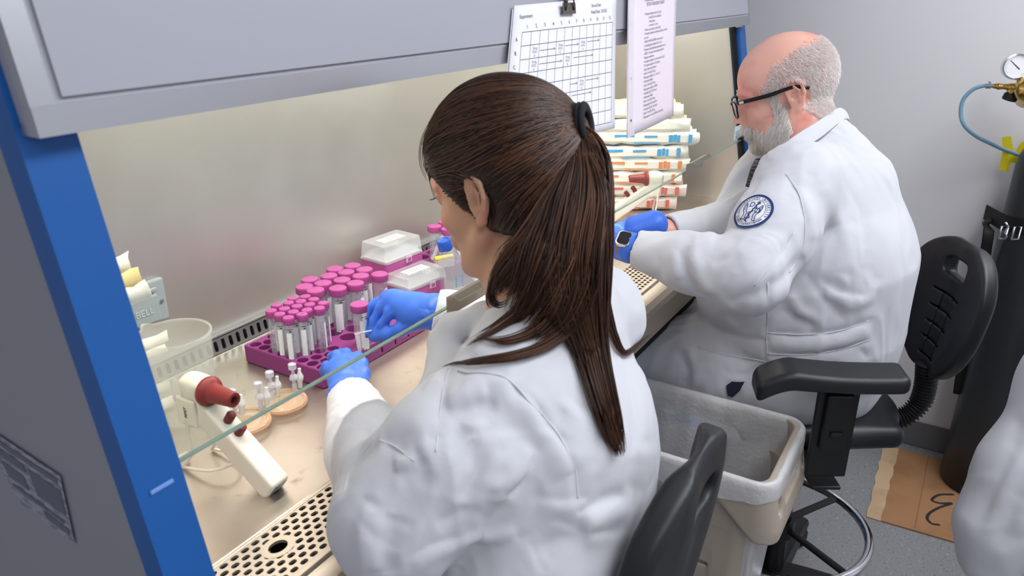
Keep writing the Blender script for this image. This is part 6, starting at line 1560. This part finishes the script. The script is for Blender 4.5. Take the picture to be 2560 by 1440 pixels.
# ================================================================ chairs
BLK = mat('black_polyurethane', (30, 31, 35), 0.42, bump=(900, 0.15, 0.0006)); BLKM = mat('black_metal', (22, 22, 24), 0.4); RUB = mat('black_rubber', (20, 20, 22), 0.6)
def egg(Y, Z, w, z0, z1, zc):
    """signed-ish distance to an upright egg outline: widest (w) at zc"""
    tt = np.where(Z > zc, (Z - zc) / (z1 - zc), (zc - Z) / (zc - z0)); half = w * np.sqrt(np.maximum(1 - np.clip(tt, 0, 1) ** np.where(Z > zc, 2.0, 2.4), 0.0))
    hz = np.maximum(z0 - Z, Z - z1)
    return np.maximum(np.abs(Y) - half, hz) * 0.75
def lab_chair(label, loc, heading, seat_z=0.66, seat_r=0.20, arms=True, ring=True, back_off=0.27, back_h=0.33, tilt=0.10):
    t = empty('lab_chair', loc, math.radians(heading), label, 'chair')
    # seat (x forward)
    s = Sculpt((-0.25, -0.25, seat_z - 0.09), (0.25, 0.25, seat_z + 0.035), 0.004)
    s.box((0, 0, seat_z - 0.028), (seat_r, seat_r * 1.02, 0.028), 0.026); s.ell((-0.05, 0, seat_z - 0.03), (seat_r * 0.98, seat_r * 1.05, 0.040), 0.02)
    s.ell((0.02, 0, seat_z + 0.045), (0.17, 0.16, 0.055), 0.02, 'sub'); s.box((0, 0, seat_z - 0.062), (0.14, 0.14, 0.02), 0.01, 0.01)
    for k in range(-2, 3):
        s.box((-0.02 + 0.03 * k, 0, seat_z - 0.002), (0.0016, 0.075, 0.014), 0, 0.002, 'sub')
    for k in (-1, 0, 1): s.box((-0.02, k * 0.05, seat_z - 0.002), (0.075, 0.0016, 0.014), 0, 0.002, 'sub')
    obj('seat', s.mesh('seat', 1), BLK, t)
    # backrest: curved leaf with a hand hole
    z0, z1, zc = 0.0, back_h, back_h * 0.66; hh = 0.0034
    b = Sculpt((-0.09, -0.21, -0.02), (0.09, 0.21, back_h + 0.02), hh)
    def leaf(X, Y, Z):
        d2 = egg(Y, Z, 0.165, z0, z1, zc); xc = 0.9 * Y * Y + 0.10 * np.abs(Z - zc) ** 1.5 - 0.012
        th = 0.017 + 0.006 * np.clip(d2 / -0.05, 0, 1) - 0.010 * np.exp(-((Y) / 0.05) ** 2) * (Z > -1)
        a = np.maximum(d2 + 0.016, 0); bx = np.maximum(np.abs(X - xc) - th + 0.010, -0.012)
        return np.sqrt(a * a + np.maximum(bx, 0) ** 2) + np.minimum(np.maximum(d2 + 0.016, bx), 0) - 0.011
    b.custom(leaf)
    b.box((0.01, 0, back_h * 0.79), (0.09, 0.048, 0.020), 0.016, 0.006, 'sub')
    for k in range(5):
        zz_ = back_h * (0.14 + 0.115 * k); ww_ = 0.034 + 0.006 * k
        b.box((0.012, 0, zz_), (0.020, ww_, 0.0018), 0, 0.0015, 'sub'); 
    for k in (-1, 1): b.box((0.012, k * 0.022, back_h * 0.37), (0.018, 0.0018, back_h * 0.24), 0, 0.0015, 'sub')
    Mb = Matrix.Translation((-back_off, 0, seat_z + 0.045)) @ Matrix.Rotation(-tilt, 4, 'Y')
    bo = obj('backrest', b.mesh('backrest', 1), BLK, t, matrix=Mb)
    # corrugated stem
    st = catmull([(-back_off - 0.004, 0, seat_z + 0.075), (-back_off - 0.012, 0, seat_z + 0.01), (-back_off - 0.004, 0, seat_z - 0.045), (-back_off + 0.045, 0, seat_z - 0.085), (-0.12, 0, seat_z - 0.085)], 26)
    # even spacing
    A_ = np.array(st); sl = np.concatenate([[0], np.cumsum(np.linalg.norm(np.diff(A_, axis=0), axis=1))]); nseg = int(sl[-1] / 0.0022); tt = np.linspace(0, sl[-1], nseg)
    A_ = np.stack([np.interp(tt, sl, A_[:, i]) for i in range(3)], 1)
    MB().tube(A_, [0.0225 + 0.0042 * math.sin(2 * PI * q / 4.0) for q in range(nseg)], 18).build('corrugated_stem', RUB, t, smooth=True)
    if arms:
        for sy in (-1, 1):
            y_ = sy * 0.315
            a = Sculpt((-0.15, -0.06, -0.06), (0.18, 0.06, 0.05), 0.0034)
            a.custom(lambda X, Y, Z: (lambda qx, qy, qz: np.sqrt(np.maximum(qx, 0) ** 2 + np.maximum(qy, 0) ** 2 + np.maximum(qz, 0) ** 2) + np.minimum(np.maximum(qx, np.maximum(qy, qz)), 0) - 0.014)(np.abs(X) - 0.128, np.abs(Y) - 0.030 + 0.05 * np.abs(X) ** 1.6, np.abs(Z + 2.6 * np.maximum(X - 0.07, 0) ** 1.6 - 0.35 * X * X) - 0.0045 - 0.03 * np.maximum(0, X)))
            pad = obj('armrest', a.mesh('armrest', 1), BLK, t, matrix=Matrix.Translation((0.075, y_, seat_z + 0.205)) @ Matrix.Rotation(math.radians(-7), 4, 'Z'))
            MB().box((0.045, y_ - sy * 0.012, seat_z + 0.075), (0.085, 0.012, 0.225), 0.004).box((0.045, y_ - sy * 0.001, seat_z + 0.10), (0.055, 0.016, 0.13), 0.005).box((0.045, y_ * 0.72, seat_z - 0.055), (0.06, abs(y_) * 0.62, 0.008), 0.002).build('arm_post', BLKM, t)
            MB().box((0.045, y_ + sy * 0.009, seat_z + 0.075), (0.026, 0.008, 0.014), 0.004).build('arm_button', BLKM, t)
    # column
    MB().lathe([(0.0, 0.10), (0.030, 0.10), (0.030, 0.36), (0.022, 0.36), (0.022, seat_z - 0.10), (0, seat_z - 0.10)], 20).build('column', BLKM, t, smooth='auto')
    MB().box((0, 0, seat_z - 0.085), (0.20, 0.16, 0.03), 0.008).build('mechanism', BLKM, t)
    if ring:
        fr_ = MB().tube([(0.222 * math.cos(2 * PI * i / 48), 0.222 * math.sin(2 * PI * i / 48), 0.262) for i in range(49)], 0.0115, 12, cap=False).build('foot_ring', M_['chrome'], t, smooth=True)
        sp_ = MB().lathe([(0.031, 0.235), (0.042, 0.235), (0.042, 0.285), (0.031, 0.285)], 20, closed=True)
        for k in range(4): a = 2 * PI * k / 4 + 0.5; sp_.tube([(0.035 * math.cos(a), 0.035 * math.sin(a), 0.262), (0.213 * math.cos(a), 0.213 * math.sin(a), 0.262)], 0.011, 10, flat=((0, 0, 1), 0.6))
        sp_.build('ring_spokes', BLKM, t)
        MB().tube([(0.045, 0.02, 0.27), (0.075, 0.035, 0.27)], 0.006, 10).build('ring_bolt', M_['chrome'], t, smooth=True)
    for k in range(5):
        a = 2 * PI * k / 5 + 0.33; T = Matrix.Rotation(a, 4, 'Z')
        lm = MB(); n_ = 6; prs = []
        for q in range(n_ + 1):
            u = q / n_; x_ = 0.02 + 0.28 * u; w_ = 0.034 - 0.012 * u; zt = 0.125 - 0.035 * u * u; zb = 0.075 + 0.0 * u - 0.006 * u
            prs.append([(x_, -w_, zb), (x_, -w_ * 0.8, zt - 0.006), (x_, 0, zt), (x_, w_ * 0.8, zt - 0.006), (x_, w_, zb)])
        lm.poly([p for r in prs for p in r], [[q * 5 + i, q * 5 + (i + 1) % 5, (q + 1) * 5 + (i + 1) % 5, (q + 1) * 5 + i] for q in range(n_) for i in range(5)] + [[0, 4, 3, 2, 1], [n_ * 5 + i for i in range(5)]])
        lo_ = lm.build('base_leg', BLKM, t, smooth='auto', matrix=T)
        cs = MB()
        for sy in (-1, 1): cs.lathe([(0, -0.009), (0.022, -0.009), (0.0265, -0.005), (0.0265, 0.005), (0.022, 0.009), (0, 0.009)], 20, M=Matrix.Translation((0.285, sy * 0.013, 0.0268)) @ Matrix.Rotation(PI / 2, 4, 'X'))
        cs.box((0.292, 0, 0.050), (0.045, 0.018, 0.022), 0.006).tube([(0.285, 0, 0.05), (0.285, 0, 0.08)], 0.006, 8)
        cs.build('caster', RUB, lo_, smooth='auto')
    return t
ch_m = lab_chair('black moulded lab chair with chrome foot ring under the bald man', (1.790, 0.266, 0), 121, 0.665, 0.185, back_off=0.295, back_h=0.345)
ch_w = lab_chair('black lab chair behind the ponytailed woman, only its backrest in view', (0.790, 0.508, 0), 92, 0.672, back_off=0.245, back_h=0.36, arms=False)

# ================================================================ waste bin
BINM = mat('beige_bin_plastic', (172, 160, 146), 0.5, bump=(500, 0.1, 0.0006)); LINER = mat('white_liner_film', (232, 232, 234), 0.28, alpha=0.62, bump=[(30, 0.5, 0.006), (120, 0.4, 0.002)])
BZ = 0.722; BCX, BCY = 1.404, 0.482
bin_ = empty('waste_bin', (BCX, BCY, 0), 0, 'slim beige waste bin with a white liner between the two chairs', 'waste bin')
s = Sculpt((-0.185, -0.345, -0.012), (0.185, 0.345, BZ + 0.01), 0.0040)
def rr2(X, Y, hx_, hy_, r_):
    qx, qy = np.abs(X) - hx_ + r_, np.abs(Y) - hy_ + r_
    return np.sqrt(np.maximum(qx, 0) ** 2 + np.maximum(qy, 0) ** 2) + np.minimum(np.maximum(qx, qy), 0) - r_
def outer(X, Y, Z):
    u = np.clip(Z / 0.62, 0, 1); hx_ = 0.108 + 0.018 * u; hy_ = 0.215 + 0.030 * u
    d = np.maximum(rr2(X, Y, hx_, hy_, 0.035), np.maximum(-Z, Z - 0.66))
    lower = BZ - 0.060 - 0.075 * np.clip((np.abs(Y) - 0.17) / 0.08, 0, 1)                      # collar, deeper at the short ends
    fl_ = 0.018 * np.clip((np.abs(Y) - 0.20) / 0.08, 0, 1) * np.clip((BZ - Z) / 0.11, 0, 1)
    c_ = np.maximum(rr2(X, Y, 0.140 + 0 * Z, 0.278 + fl_, 0.040), np.maximum(lower - Z, Z - BZ))
    return np.minimum(d, c_ * 0.85)
s.custom(outer)
def inner(X, Y, Z):
    u = np.clip(Z / 0.62, 0, 1); return np.maximum(rr2(X, Y, 0.100 + 0.022 * u + 0.010 * (Z > 0.64), 0.207 + 0.034 * u + 0.018 * (Z > 0.64), 0.035), np.maximum(0.012 - Z, Z - 0.9))
s.custom(inner, 0.004, 'sub')
for sy in (-1, 1):
    s.box((0, sy * 0.300, BZ - 0.062), (0.062, 0.045, 0.017), 0.012, 0.003, 'sub')
    for sx in (-1, 1): s.ell((sx * 0.095, sy * 0.30, BZ - 0.060), (0.014, 0.045, 0.026), 0.002, 'sub')
s.box((-0.128, 0.0, 0.30), (0.006, 0.17, 0.22), 0.003, 0.004, 'sub'); s.box((0.128, 0.0, 0.30), (0.006, 0.17, 0.22), 0.003, 0.004, 'sub')
obj('bin_body', s.mesh('bin_body', 1), BINM, bin_)
# liner
rl = random.Random(5); nu = 220; lev = [(0.003, -0.050), (0.004, -0.030), (0.0035, -0.012), (0.002, -0.002), (-0.003, 0.0035), (-0.010, 0.002), (-0.016, -0.010), (-0.018, -0.03), (-0.020, -0.06), (-0.024, -0.10), (-0.028, -0.15), (-0.032, -0.22), (-0.036, -0.30), (-0.042, -0.42), (-0.050, -0.60)]
from mathutils import noise as mnoise
pts = []; 
def rr_point(t_, hx_, hy_, r_):
    per = [2 * (hy_ - r_), PI * r_ / 2, 2 * (hx_ - r_), PI * r_ / 2] * 2; tot = sum(per); L_ = t_ * tot; k = 0
    while L_ > per[k] and k < 7: L_ -= per[k]; k += 1
    cs = [(hx_ - r_, hy_ - r_), (-hx_ + r_, hy_ - r_), (-hx_ + r_, -hy_ + r_), (hx_ - r_, -hy_ + r_)]
    if k == 0: return hx_, -hy_ + r_ + L_, 1, 0
    if k == 1: a = L_ / r_; return cs[0][0] + r_ * math.cos(a), cs[0][1] + r_ * math.sin(a), math.cos(a), math.sin(a)
    if k == 2: return hx_ - r_ - L_, hy_, 0, 1
    if k == 3: a = PI / 2 + L_ / r_; return cs[1][0] + r_ * math.cos(a), cs[1][1] + r_ * math.sin(a), math.cos(a), math.sin(a)
    if k == 4: return -hx_, hy_ - r_ - L_, -1, 0
    if k == 5: a = PI + L_ / r_; return cs[2][0] + r_ * math.cos(a), cs[2][1] + r_ * math.sin(a), math.cos(a), math.sin(a)
    if k == 6: return -hx_ + r_ + L_, -hy_, 0, -1
    a = 1.5 * PI + L_ / r_; return cs[3][0] + r_ * math.cos(a), cs[3][1] + r_ * math.sin(a), math.cos(a), math.sin(a)
for j, (off, dz) in enumerate(lev):
    for i in range(nu):
        x_, y_, nx, ny = rr_point(i / nu, 0.142, 0.281, 0.042)
        v = Vector((x_ * 9, y_ * 9, dz * 7)); n1 = mnoise.noise(v); n2 = mnoise.noise(Vector((x_ * 34, y_ * 34, dz * 5 + 7)))
        amp = 0.0012 if 2 <= j <= 5 else 0.0030 if j < 2 else 0.0055
        o_ = off + (n1 * 0.9 + n2 * 0.7) * amp; hang = (0.016 * n1 + 0.010 * n2) if j == 0 else (0.006 * n2 if j == 1 else 0)
        if j == 0: hang += 0.012 * math.sin(i * 0.15)
        if j > 5: o_ = min(o_, -0.0150 if j < 8 else -0.0175)
        pts.append((x_ + nx * o_, y_ + ny * o_, BZ + dz + hang))
lm_ = MB(); lm_.poly(pts, [[j * nu + i, j * nu + (i + 1) % nu, (j + 1) * nu + (i + 1) % nu, (j + 1) * nu + i] for j in range(len(lev) - 1) for i in range(nu)])
lm_.build('liner', LINER, bin_, smooth=True)

# ================================================================ gas cylinder with regulator
CYL = mat('dark_cylinder_paint', (50, 53, 55), 0.38, bump=(30, 0.1, 0.003), var=[(9, (36, 36, 38), 0.5, 0.7, (1, 1, 0.25)), (16, (104, 84, 44), 0.71, 0.76, (1, 1, 0.3))])
GXc, GYc, GR = 2.700, -0.212, 0.116
cyl = empty('gas_cylinder', (GXc, GYc, 0.007), 0, 'tall dark gas cylinder strapped to the wall, standing on cardboard', 'gas cylinder')
MB().lathe([(0, 0.0), (GR - 0.012, 0.0), (GR - 0.003, 0.006), (GR, 0.016), (GR, 1.085), (GR - 0.004, 1.115), (GR - 0.018, 1.150), (GR - 0.045, 1.178), (0.045, 1.195), (0.034, 1.205), (0.034, 1.225), (0, 1.225)], 56).build('cylinder_body', CYL, cyl, smooth='auto')
BRASS = mat('brass', (206, 168, 92), 0.25, 1.0)
MB().lathe([(0, 1.222), (0.022, 1.222), (0.022, 1.245), (0.016, 1.255), (0.016, 1.300), (0, 1.300)], 20).build('valve_stem', BRASS, cyl, smooth='auto')
MB().lathe([(0, 1.298), (0.034, 1.300), (0.036, 1.312), (0.030, 1.320), (0, 1.320)], 12).build('valve_wheel', BLKM, cyl, smooth='auto')
# strap
STR = mat('black_webbing', (16, 16, 18), 0.7)
sm_ = MB(); n_ = 40; zc = 1.03; r_ = GR + 0.0025; ps = []
for i in range(n_ + 1):
    a = math.radians(108) + math.radians(144) * i / n_; zz_ = 0.925 - 0.007 + 0.015 * math.sin(i / n_ * PI)
    ps.append((r_ * math.cos(a), r_ * math.sin(a), zz_))
p0 = (XW - GXc - 0.012, GR + 0.045, 0.900)
allp = [p0] + ps + [(XW - GXc - 0.012, -GR - 0.045, 0.91)]
pv = []
for i, p in enumerate(allp):
    pv += [(p[0], p[1], p[2] - 0.024), (p[0], p[1], p[2] + 0.024)]
sm_.poly(pv, [[2 * i, 2 * i + 2, 2 * i + 3, 2 * i + 1] for i in range(len(allp) - 1)])
so_ = sm_.build('strap', STR, cyl); md = so_.modifiers.new('t', 'SOLIDIFY'); md.thickness = 0.003
# loose strap tail hanging down beside the cylinder
def rel(p): return (float(p[0]) - GXc, float(p[1]) - GYc, float(p[2]) - 0.007)
tail_ = [onx(2472, 575, 2.66), onx(2463, 640, 2.66), onx(2455, 720, 2.665), onx(2438, 810, 2.67), onx(2420, 880, 2.675), onx(2402, 940, 2.68), onx(2395, 985, 2.68)]
MB().tube([rel(p) for p in catmull([tail_[0] + (0.12, 0.01, 0.0)] + tail_, 4)], 0.015, 8, flat=((1, 0.15, 0), 0.14)).build('strap_tail', STR, so_, smooth=True)
bk_ = MB(); M2 = frame(rel(onx(2527, 580, 2.585)), (0.35, -0.93, 0), (0, 0, 1))
for dx in (-0.018, 0.016):
    bk_.tube([M2 @ Vector((dx - 0.010, -0.022, 0.002)), M2 @ Vector((dx + 0.008, -0.020, 0.002)), M2 @ Vector((dx + 0.008, 0.018, 0.002)), M2 @ Vector((dx - 0.010, 0.016, 0.002)), M2 @ Vector((dx - 0.010, -0.022, 0.002))], 0.0028, 8)
bk_.tube([M2 @ Vector((-0.022, 0.030, 0.004)), M2 @ Vector((-0.012, 0.018, 0.006)), M2 @ Vector((-0.020, 0.0, 0.006)), M2 @ Vector((-0.010, -0.012, 0.006)), M2 @ Vector((-0.018, -0.024, 0.004))], 0.003, 8)
bk_.build('buckle', M_['chrome'], so_, smooth=True)
# regulator
def RP(x, y, X=2.62): return onx(x, y, X)
rg = empty('pressure_regulator', (GXc, GYc, 1.30), 0, 'brass pressure regulator with round dial gauge at the photo\'s right edge', 'regulator')
rb = Sculpt(RP(2600, 300) - 0.22, RP(2520, 150) + 0.22, 0.0025)
axis_p = RP(2568, 232)
rb.cone(axis_p + (-0.03, 0, 0.012), axis_p + (0.045, -0.005, -0.012), 0.034, 0.036, 0.002)
rb.cone(axis_p + (-0.038, 0, 0.014), axis_p + (-0.03, 0, 0.012), 0.026, 0.026, 0.002)
rb.chain([RP(2560, 228), RP(2542, 218), RP(2528, 217)], [0.012, 0.011, 0.010], 0.003); rb.cone(RP(2527, 216), RP(2526, 233), 0.0085, 0.0095, 0.003)
rb.chain([RP(2520, 217), RP(2500, 216), RP(2487, 215)], [0.009, 0.0075, 0.0075], 0.002); rb.cone(RP(2498, 216), RP(2497, 216) , 0.0095, 0.0095, 0.0)
rb.chain([axis_p + (0.0, -0.01, -0.03), np.array([GXc, GYc, 1.283])], [0.014, 0.014], 0.004)
rb.chain([RP(2548, 190), RP(2552, 215)], [0.007, 0.010], 0.003)
sobj(rb, 'regulator_body', BRASS, rg, 1)
kn = RP(2525, 243); Mk = frame(kn, (1, 0, 0), (0, 1, 0.25))
kb = MB()
kb.lathe([(0, 0.010), (0.016, 0.010), (0.0185, 0.006), (0.0185, -0.008), (0.016, -0.0095), (0.015, -0.007), (0, -0.007)], 16, M=Mk)
ko = wobj(kb, 'black_knob', BLKM, rg, smooth='auto'); wobj(MB().lathe([(0, -0.0085), (0.0148, -0.0085)], 20, M=Mk), 'knob_face', BRASS, ko)
# gauge
gc = RP(2541, 167, 2.60); Mg = frame(gc, (0.25, -0.95, -0.12), (0.12, -0.10, 0.98)); gn = np.array(Mg.col[2][:3]); sgn = 1 if gn @ (CAM - gc) > 0 else -1
gr_ = 0.034
go_ = wobj(MB().lathe([(0, -0.018 * sgn), (gr_, -0.018 * sgn), (gr_ + 0.001, 0.004 * sgn), (gr_ - 0.003, 0.005 * sgn), (gr_ - 0.004, 0.002 * sgn), (0, 0.002 * sgn)], 40, M=Mg), 'dial_gauge', M_['chrome'], rg, smooth='auto')
wobj(MB().lathe([(0, 0.0026 * sgn), (gr_ - 0.004, 0.0026 * sgn)], 40, M=Mg), 'dial_face', LABW, go_)
gt = MB()
for k in range(28):
    a = math.radians(-45 + 270 * k / 27); L_ = 0.005 if k % 3 == 0 else 0.003
    gt.box(((gr_ - 0.008) * math.cos(a), (gr_ - 0.008) * math.sin(a), 0), (L_, 0.0005, 0.0004), 0, M=None) if False else gt.poly([((gr_ - 0.006) * math.cos(a - .012), (gr_ - 0.006) * math.sin(a - .012), 0.003 * sgn), ((gr_ - 0.006) * math.cos(a + .012), (gr_ - 0.006) * math.sin(a + .012), 0.003 * sgn), ((gr_ - 0.006 - L_) * math.cos(a + .014), (gr_ - 0.006 - L_) * math.sin(a + .014), 0.003 * sgn), ((gr_ - 0.006 - L_) * math.cos(a - .014), (gr_ - 0.006 - L_) * math.sin(a - .014), 0.003 * sgn)], [[0, 1, 2, 3]])
wobj(gt, 'dial_marks', M_['inkg'], go_, M=Mg, fixn=False)
wobj(MB().poly and (lambda q: (q.poly([(-0.020, 0.0135, 0.0036 * sgn), (-0.019, 0.0145, 0.0036 * sgn), (0.010, -0.0045, 0.0036 * sgn), (0.008, -0.0065, 0.0036 * sgn)], [[0, 1, 2, 3]]), q)[1])(MB()), 'needle', M_['ink'], go_, M=Mg, fixn=False)
# hose and clamp
HOSE = mat('blue_tint_hose', (128, 170, 196), 0.25, alpha=0.85)
hz = empty('gas_hose', RP(2484, 215), 0, 'pale blue plastic hose looping from the regulator to the yellow tape', 'hose')
hp = [RP(2486, 215), RP(2462, 214), RP(2432, 224), RP(2408, 250), RP(2402, 285), RP(2412, 315), RP(2440, 340, 2.66), RP(2475, 358, 2.70), RP(2510, 374, 2.74), RP(2540, 385, 2.77), RP(2565, 398, 2.78), (2.80, -0.25, 1.02), (2.835, -0.33, 1.00)]
wobj(MB().tube(catmull(hp, 7), 0.0056, 12), 'hose_tube', HOSE, hz, smooth=True)
wobj(MB().tube([RP(2478, 215), RP(2464, 215)], 0.0078, 12).box(tuple(RP(2474, 207)), (0.006, 0.008, 0.010), 0.001), 'hose_clamp', M_['chrome'], hz, smooth='auto')
YT = mat('yellow_tape', (232, 214, 30), 0.45)
yt = empty('yellow_tape', (XW, -0.1, 1.05), 0, 'bright yellow tape holding the blue hose to the wall', 'tape')
def tape(name, px, X=XW - 0.0015, lift=0):
    q = [onx(x_, y_, X - lift) for x_, y_ in px]; mb = MB(); mb.poly(q, [list(range(len(q)))]); o_ = wobj(mb, name, YT, yt); m_ = o_.modifiers.new('t', 'SOLIDIFY'); m_.thickness = 0.0012
tape('tape_strip', [(2504, 343), (2528, 340), (2533, 378), (2522, 384), (2508, 378)], XW - 0.0015, 0.05); tape('tape_strip', [(2508, 372), (2545, 388), (2542, 408), (2526, 406), (2520, 430), (2498, 422)], XW - 0.0015, 0.045)
tape('tape_strip', [(2538, 380), (2548, 362), (2572, 340), (2575, 372), (2552, 392)], XW - 0.0015, 0.055)
# cardboard
CARD = mat('brown_cardboard', (168, 124, 86), 0.8, bump=[(4, 0.2, 0.01), (260, 0.15, 0.0008, (1, 0.03, 1))], var=(7, (150, 108, 74), 0.5, 0.7)); CARDL = mat('torn_cardboard_edge', (206, 176, 142), 0.85, var=(5, (190, 160, 128), 0.5, 0.6))
cbd = empty('cardboard_sheet', (2.6, -0.1, 0.0), 0, 'flattened brown cardboard on the floor under the gas cylinder', 'cardboard')
c0 = [onz(*q, 0.005) for q in ((2212, 1118), (2166, 1290), (2400, 1386))]; c0 = [np.array([2.79, 0.095, 0.005]), c0[1], c0[2]]
E1 = c0[0] - c0[1]; E2 = np.array([0.02, -0.50, 0]); fold = c0[1] + E2
def cquad(a, b_, c_, d_, name, m_, z_=0.0032):
    n_ = 14; pts = []; r3 = random.Random(9)
    for i in range(n_ + 1): u = i / n_; q = a + (b_ - a) * u; j_ = r3.uniform(-0.004, 0.004) if 0 < i < n_ else 0; pts.append((q[0] + j_, q[1] + j_, 0))
    for i in range(n_ + 1): u = i / n_; q = c_ + (d_ - c_) * u; pts.append((q[0], q[1], 0))
    wobj(MB().prism(pts, 0.0008, 0.0008 + z_), name, m_, cbd)
sA = c0[1] + np.array([0, -0.045, 0]); sB = c0[0] + np.array([0, -0.055, 0])
cquad(c0[0], c0[1], sA, sB, 'torn_strip', CARDL, 0.0030); cquad(sB + (0, 0.002, 0), sA + (0, 0.002, 0), c0[1] + E2, c0[0] + E2, 'board', CARD, 0.0050)
wobj(MB().box((2.56, -0.055, 0.0062), (0.46, 0.0025, 0.0006), 0, M=None), 'crease', mat('cardboard_crease', (138, 98, 66), 0.9), cbd)
sq = MB(); scr = [(2395, 1230), (2383, 1236), (2350, 1236), (2330, 1256), (2350, 1262), (2385, 1262), (2362, 1272), (2322, 1288), (2318, 1302), (2345, 1313), (2358, 1308)]
scr = [(2385, 1236), (2348, 1237), (2330, 1250), (2352, 1258), (2380, 1258), (2350, 1268), (2325, 1282), (2318, 1296), (2330, 1309), (2350, 1312)]
sq.tube(catmull([onz(q[0], q[1], 0.0066) for q in scr], 6), 0.0045, 8, flat=((0, 0, 1), 0.06)); wobj(sq, 'marker_scrawl', M_['ink'], cbd)

# ================================================================ third person, cut by the right edge
p3 = empty('person', (1.60, -0.40, 0), 0, 'standing person in white lab coat, only a coat edge visible at lower right', 'person')
T3 = Fr(np.array([1.66, -0.42, 1.62]), 60, 5, 0, 1.0)
b3 = Sculpt((1.34, -0.72, 0.80), (1.98, -0.12, 1.78), 0.0055)
sculpt_head(b3, T3, np.array([1.64, -0.45, 1.45]), 0.055)
b3.chain([(1.64, -0.45, 1.42), (1.64, -0.45, 1.15), (1.64, -0.45, 0.92)], [0.10, 0.13, 0.13], 0.04)
sobj(b3, 'body', SKINM, p3, 2); eyes(T3, p3)
h3 = Sculpt((1.50, -0.60, 1.55), (1.84, -0.24, 1.80), 0.005); h3.ell(T3(-0.014, 0, 0.042), (0.104, 0.084, 0.088), 0, 'add', T3.R); h3.ell(T3(0.075, 0, -0.02), (0.06, 0.09, 0.08), 0.01, 'sub', T3.R); sobj(h3, 'hair', HCAP, p3, 2)
c3 = Sculpt((1.16, -0.86, 0.42), (2.10, 0.02, 1.52), 0.0065)
lowp = P(2475, 1350, 1.36)
c3.chain([(1.64, -0.45, 1.28), (1.63, -0.46, 1.0), (1.62, -0.46, 0.75), (1.61, -0.46, 0.56)], [0.15, 0.165, 0.185, 0.20], 0.05)
c3.chain([(1.52, -0.34, 1.40), (1.64, -0.45, 1.43), (1.78, -0.56, 1.40)], [0.07, 0.07, 0.07], 0.04)
el3, wr3 = P(2640, 1100, 1.33), P(2470, 1345, 1.36)
c3.chain([(1.52, -0.34, 1.38), P(2700, 960, 1.33), P(2580, 1200, 1.36), P(2495, 1320, 1.38), P(2470, 1400, 1.40)], [0.07, 0.08, 0.085, 0.060, 0.05], 0.05)
c3.chain([(1.78, -0.56, 1.38), (1.90, -0.62, 1.10), (1.86, -0.46, 0.90)], [0.07, 0.065, 0.05], 0.04)
for pts in ([(2540, 1100), (2500, 1200), (2440, 1330)], [(2560, 1180), (2530, 1280), (2500, 1380)], [(2550, 1040), (2530, 1120)]): c3.pfold(pts, 0.012, -0.008, 0.8)
for pts in ([(2550, 1130), (2510, 1240), (2460, 1340)], [(2558, 1250), (2540, 1340)]): c3.pfold(pts, 0.014, 0.006, 0.8)
o3 = sobj(c3, 'lab_coat', COAT, p3, 2); cloth(o3, 0.004, 7.0, 9.1)
l3 = Sculpt((1.35, -0.71, 0.0), (1.90, -0.21, 0.65), 0.01)
for sx in (-1, 1): l3.chain([(1.62 + sx * 0.08, -0.46 - sx * 0.04, 0.60), (1.62 + sx * 0.09, -0.46 - sx * 0.04, 0.09)], [0.075, 0.050], 0.02)
sobj(l3, 'trousers', TROU, p3, 1)
s3 = Sculpt((1.35, -0.76, -0.01), (1.95, -0.11, 0.14), 0.006)
for sx in (-1, 1): s3.chain([(1.62 + sx * 0.09, -0.48 - sx * 0.04, 0.040), (1.70 + sx * 0.09, -0.33 - sx * 0.04, 0.034)], [0.040, 0.034], 0.02)
sobj(s3, 'shoes', SHOE, p3, 1)
# ---- microtube held in the right glove
mt = empty('microcentrifuge_tube', P(897, 872, 1.375), 0, 'small clear microcentrifuge tube with open lid held between gloved fingertips', 'tube')
pt, pb_ = P(893, 832, 1.375), P(900, 888, 1.383); ax = pt - pb_; Lm = np.linalg.norm(ax); Mm = frame(pb_, np.cross(ax, CF) * -1, np.cross(ax, np.cross(ax, CF)) * -1)
dz = np.array(Mm.col[2][:3]); 
if dz @ ax < 0: Mm = frame(pb_, np.cross(ax, CF), np.cross(ax, np.cross(ax, CF)) * -1)
CLT = mat('clear_microtube', (238, 230, 240), 0.12, alpha=0.55)
wobj(MB().lathe([(0, 0), (0.0018, 0.0006), (0.0026, 0.004), (0.0050, 0.019), (0.0052, Lm - 0.003), (0.0062, Lm - 0.002), (0.0062, Lm)], 20, M=Mm), 'tube_body', CLT, mt, smooth='auto')
wobj(MB().lathe([(0, 0.0012), (0.0018, 0.0014), (0.0030, 0.010), (0, 0.010)], 16, M=Mm), 'pink_liquid', mat('pale_pink_liquid', (214, 150, 160), 0.2), mt, smooth='auto')
wobj(MB().tube([Mm @ Vector((0, 0, Lm)) + Vector((0, 0, 0)), Vector(P(912, 829, 1.372).tolist()), Vector(P(928, 826, 1.37).tolist())], 0.0026, 8, flat=((0, 0, 1), 0.4)), 'open_lid', CLT, mt, smooth=True)
mk_ = MB(); 
for q in range(3): sector(mk_, 0.0051, 0.2 + PI, 0.8 + PI, 0.020 + q * 0.004, 0.022 + q * 0.004, 2); sector(mk_, 0.0051, -0.4, 0.2, 0.020 + q * 0.004, 0.022 + q * 0.004, 2)
wobj(mk_, 'marker_writing', PRN, mt, M=Mm, fixn=False)
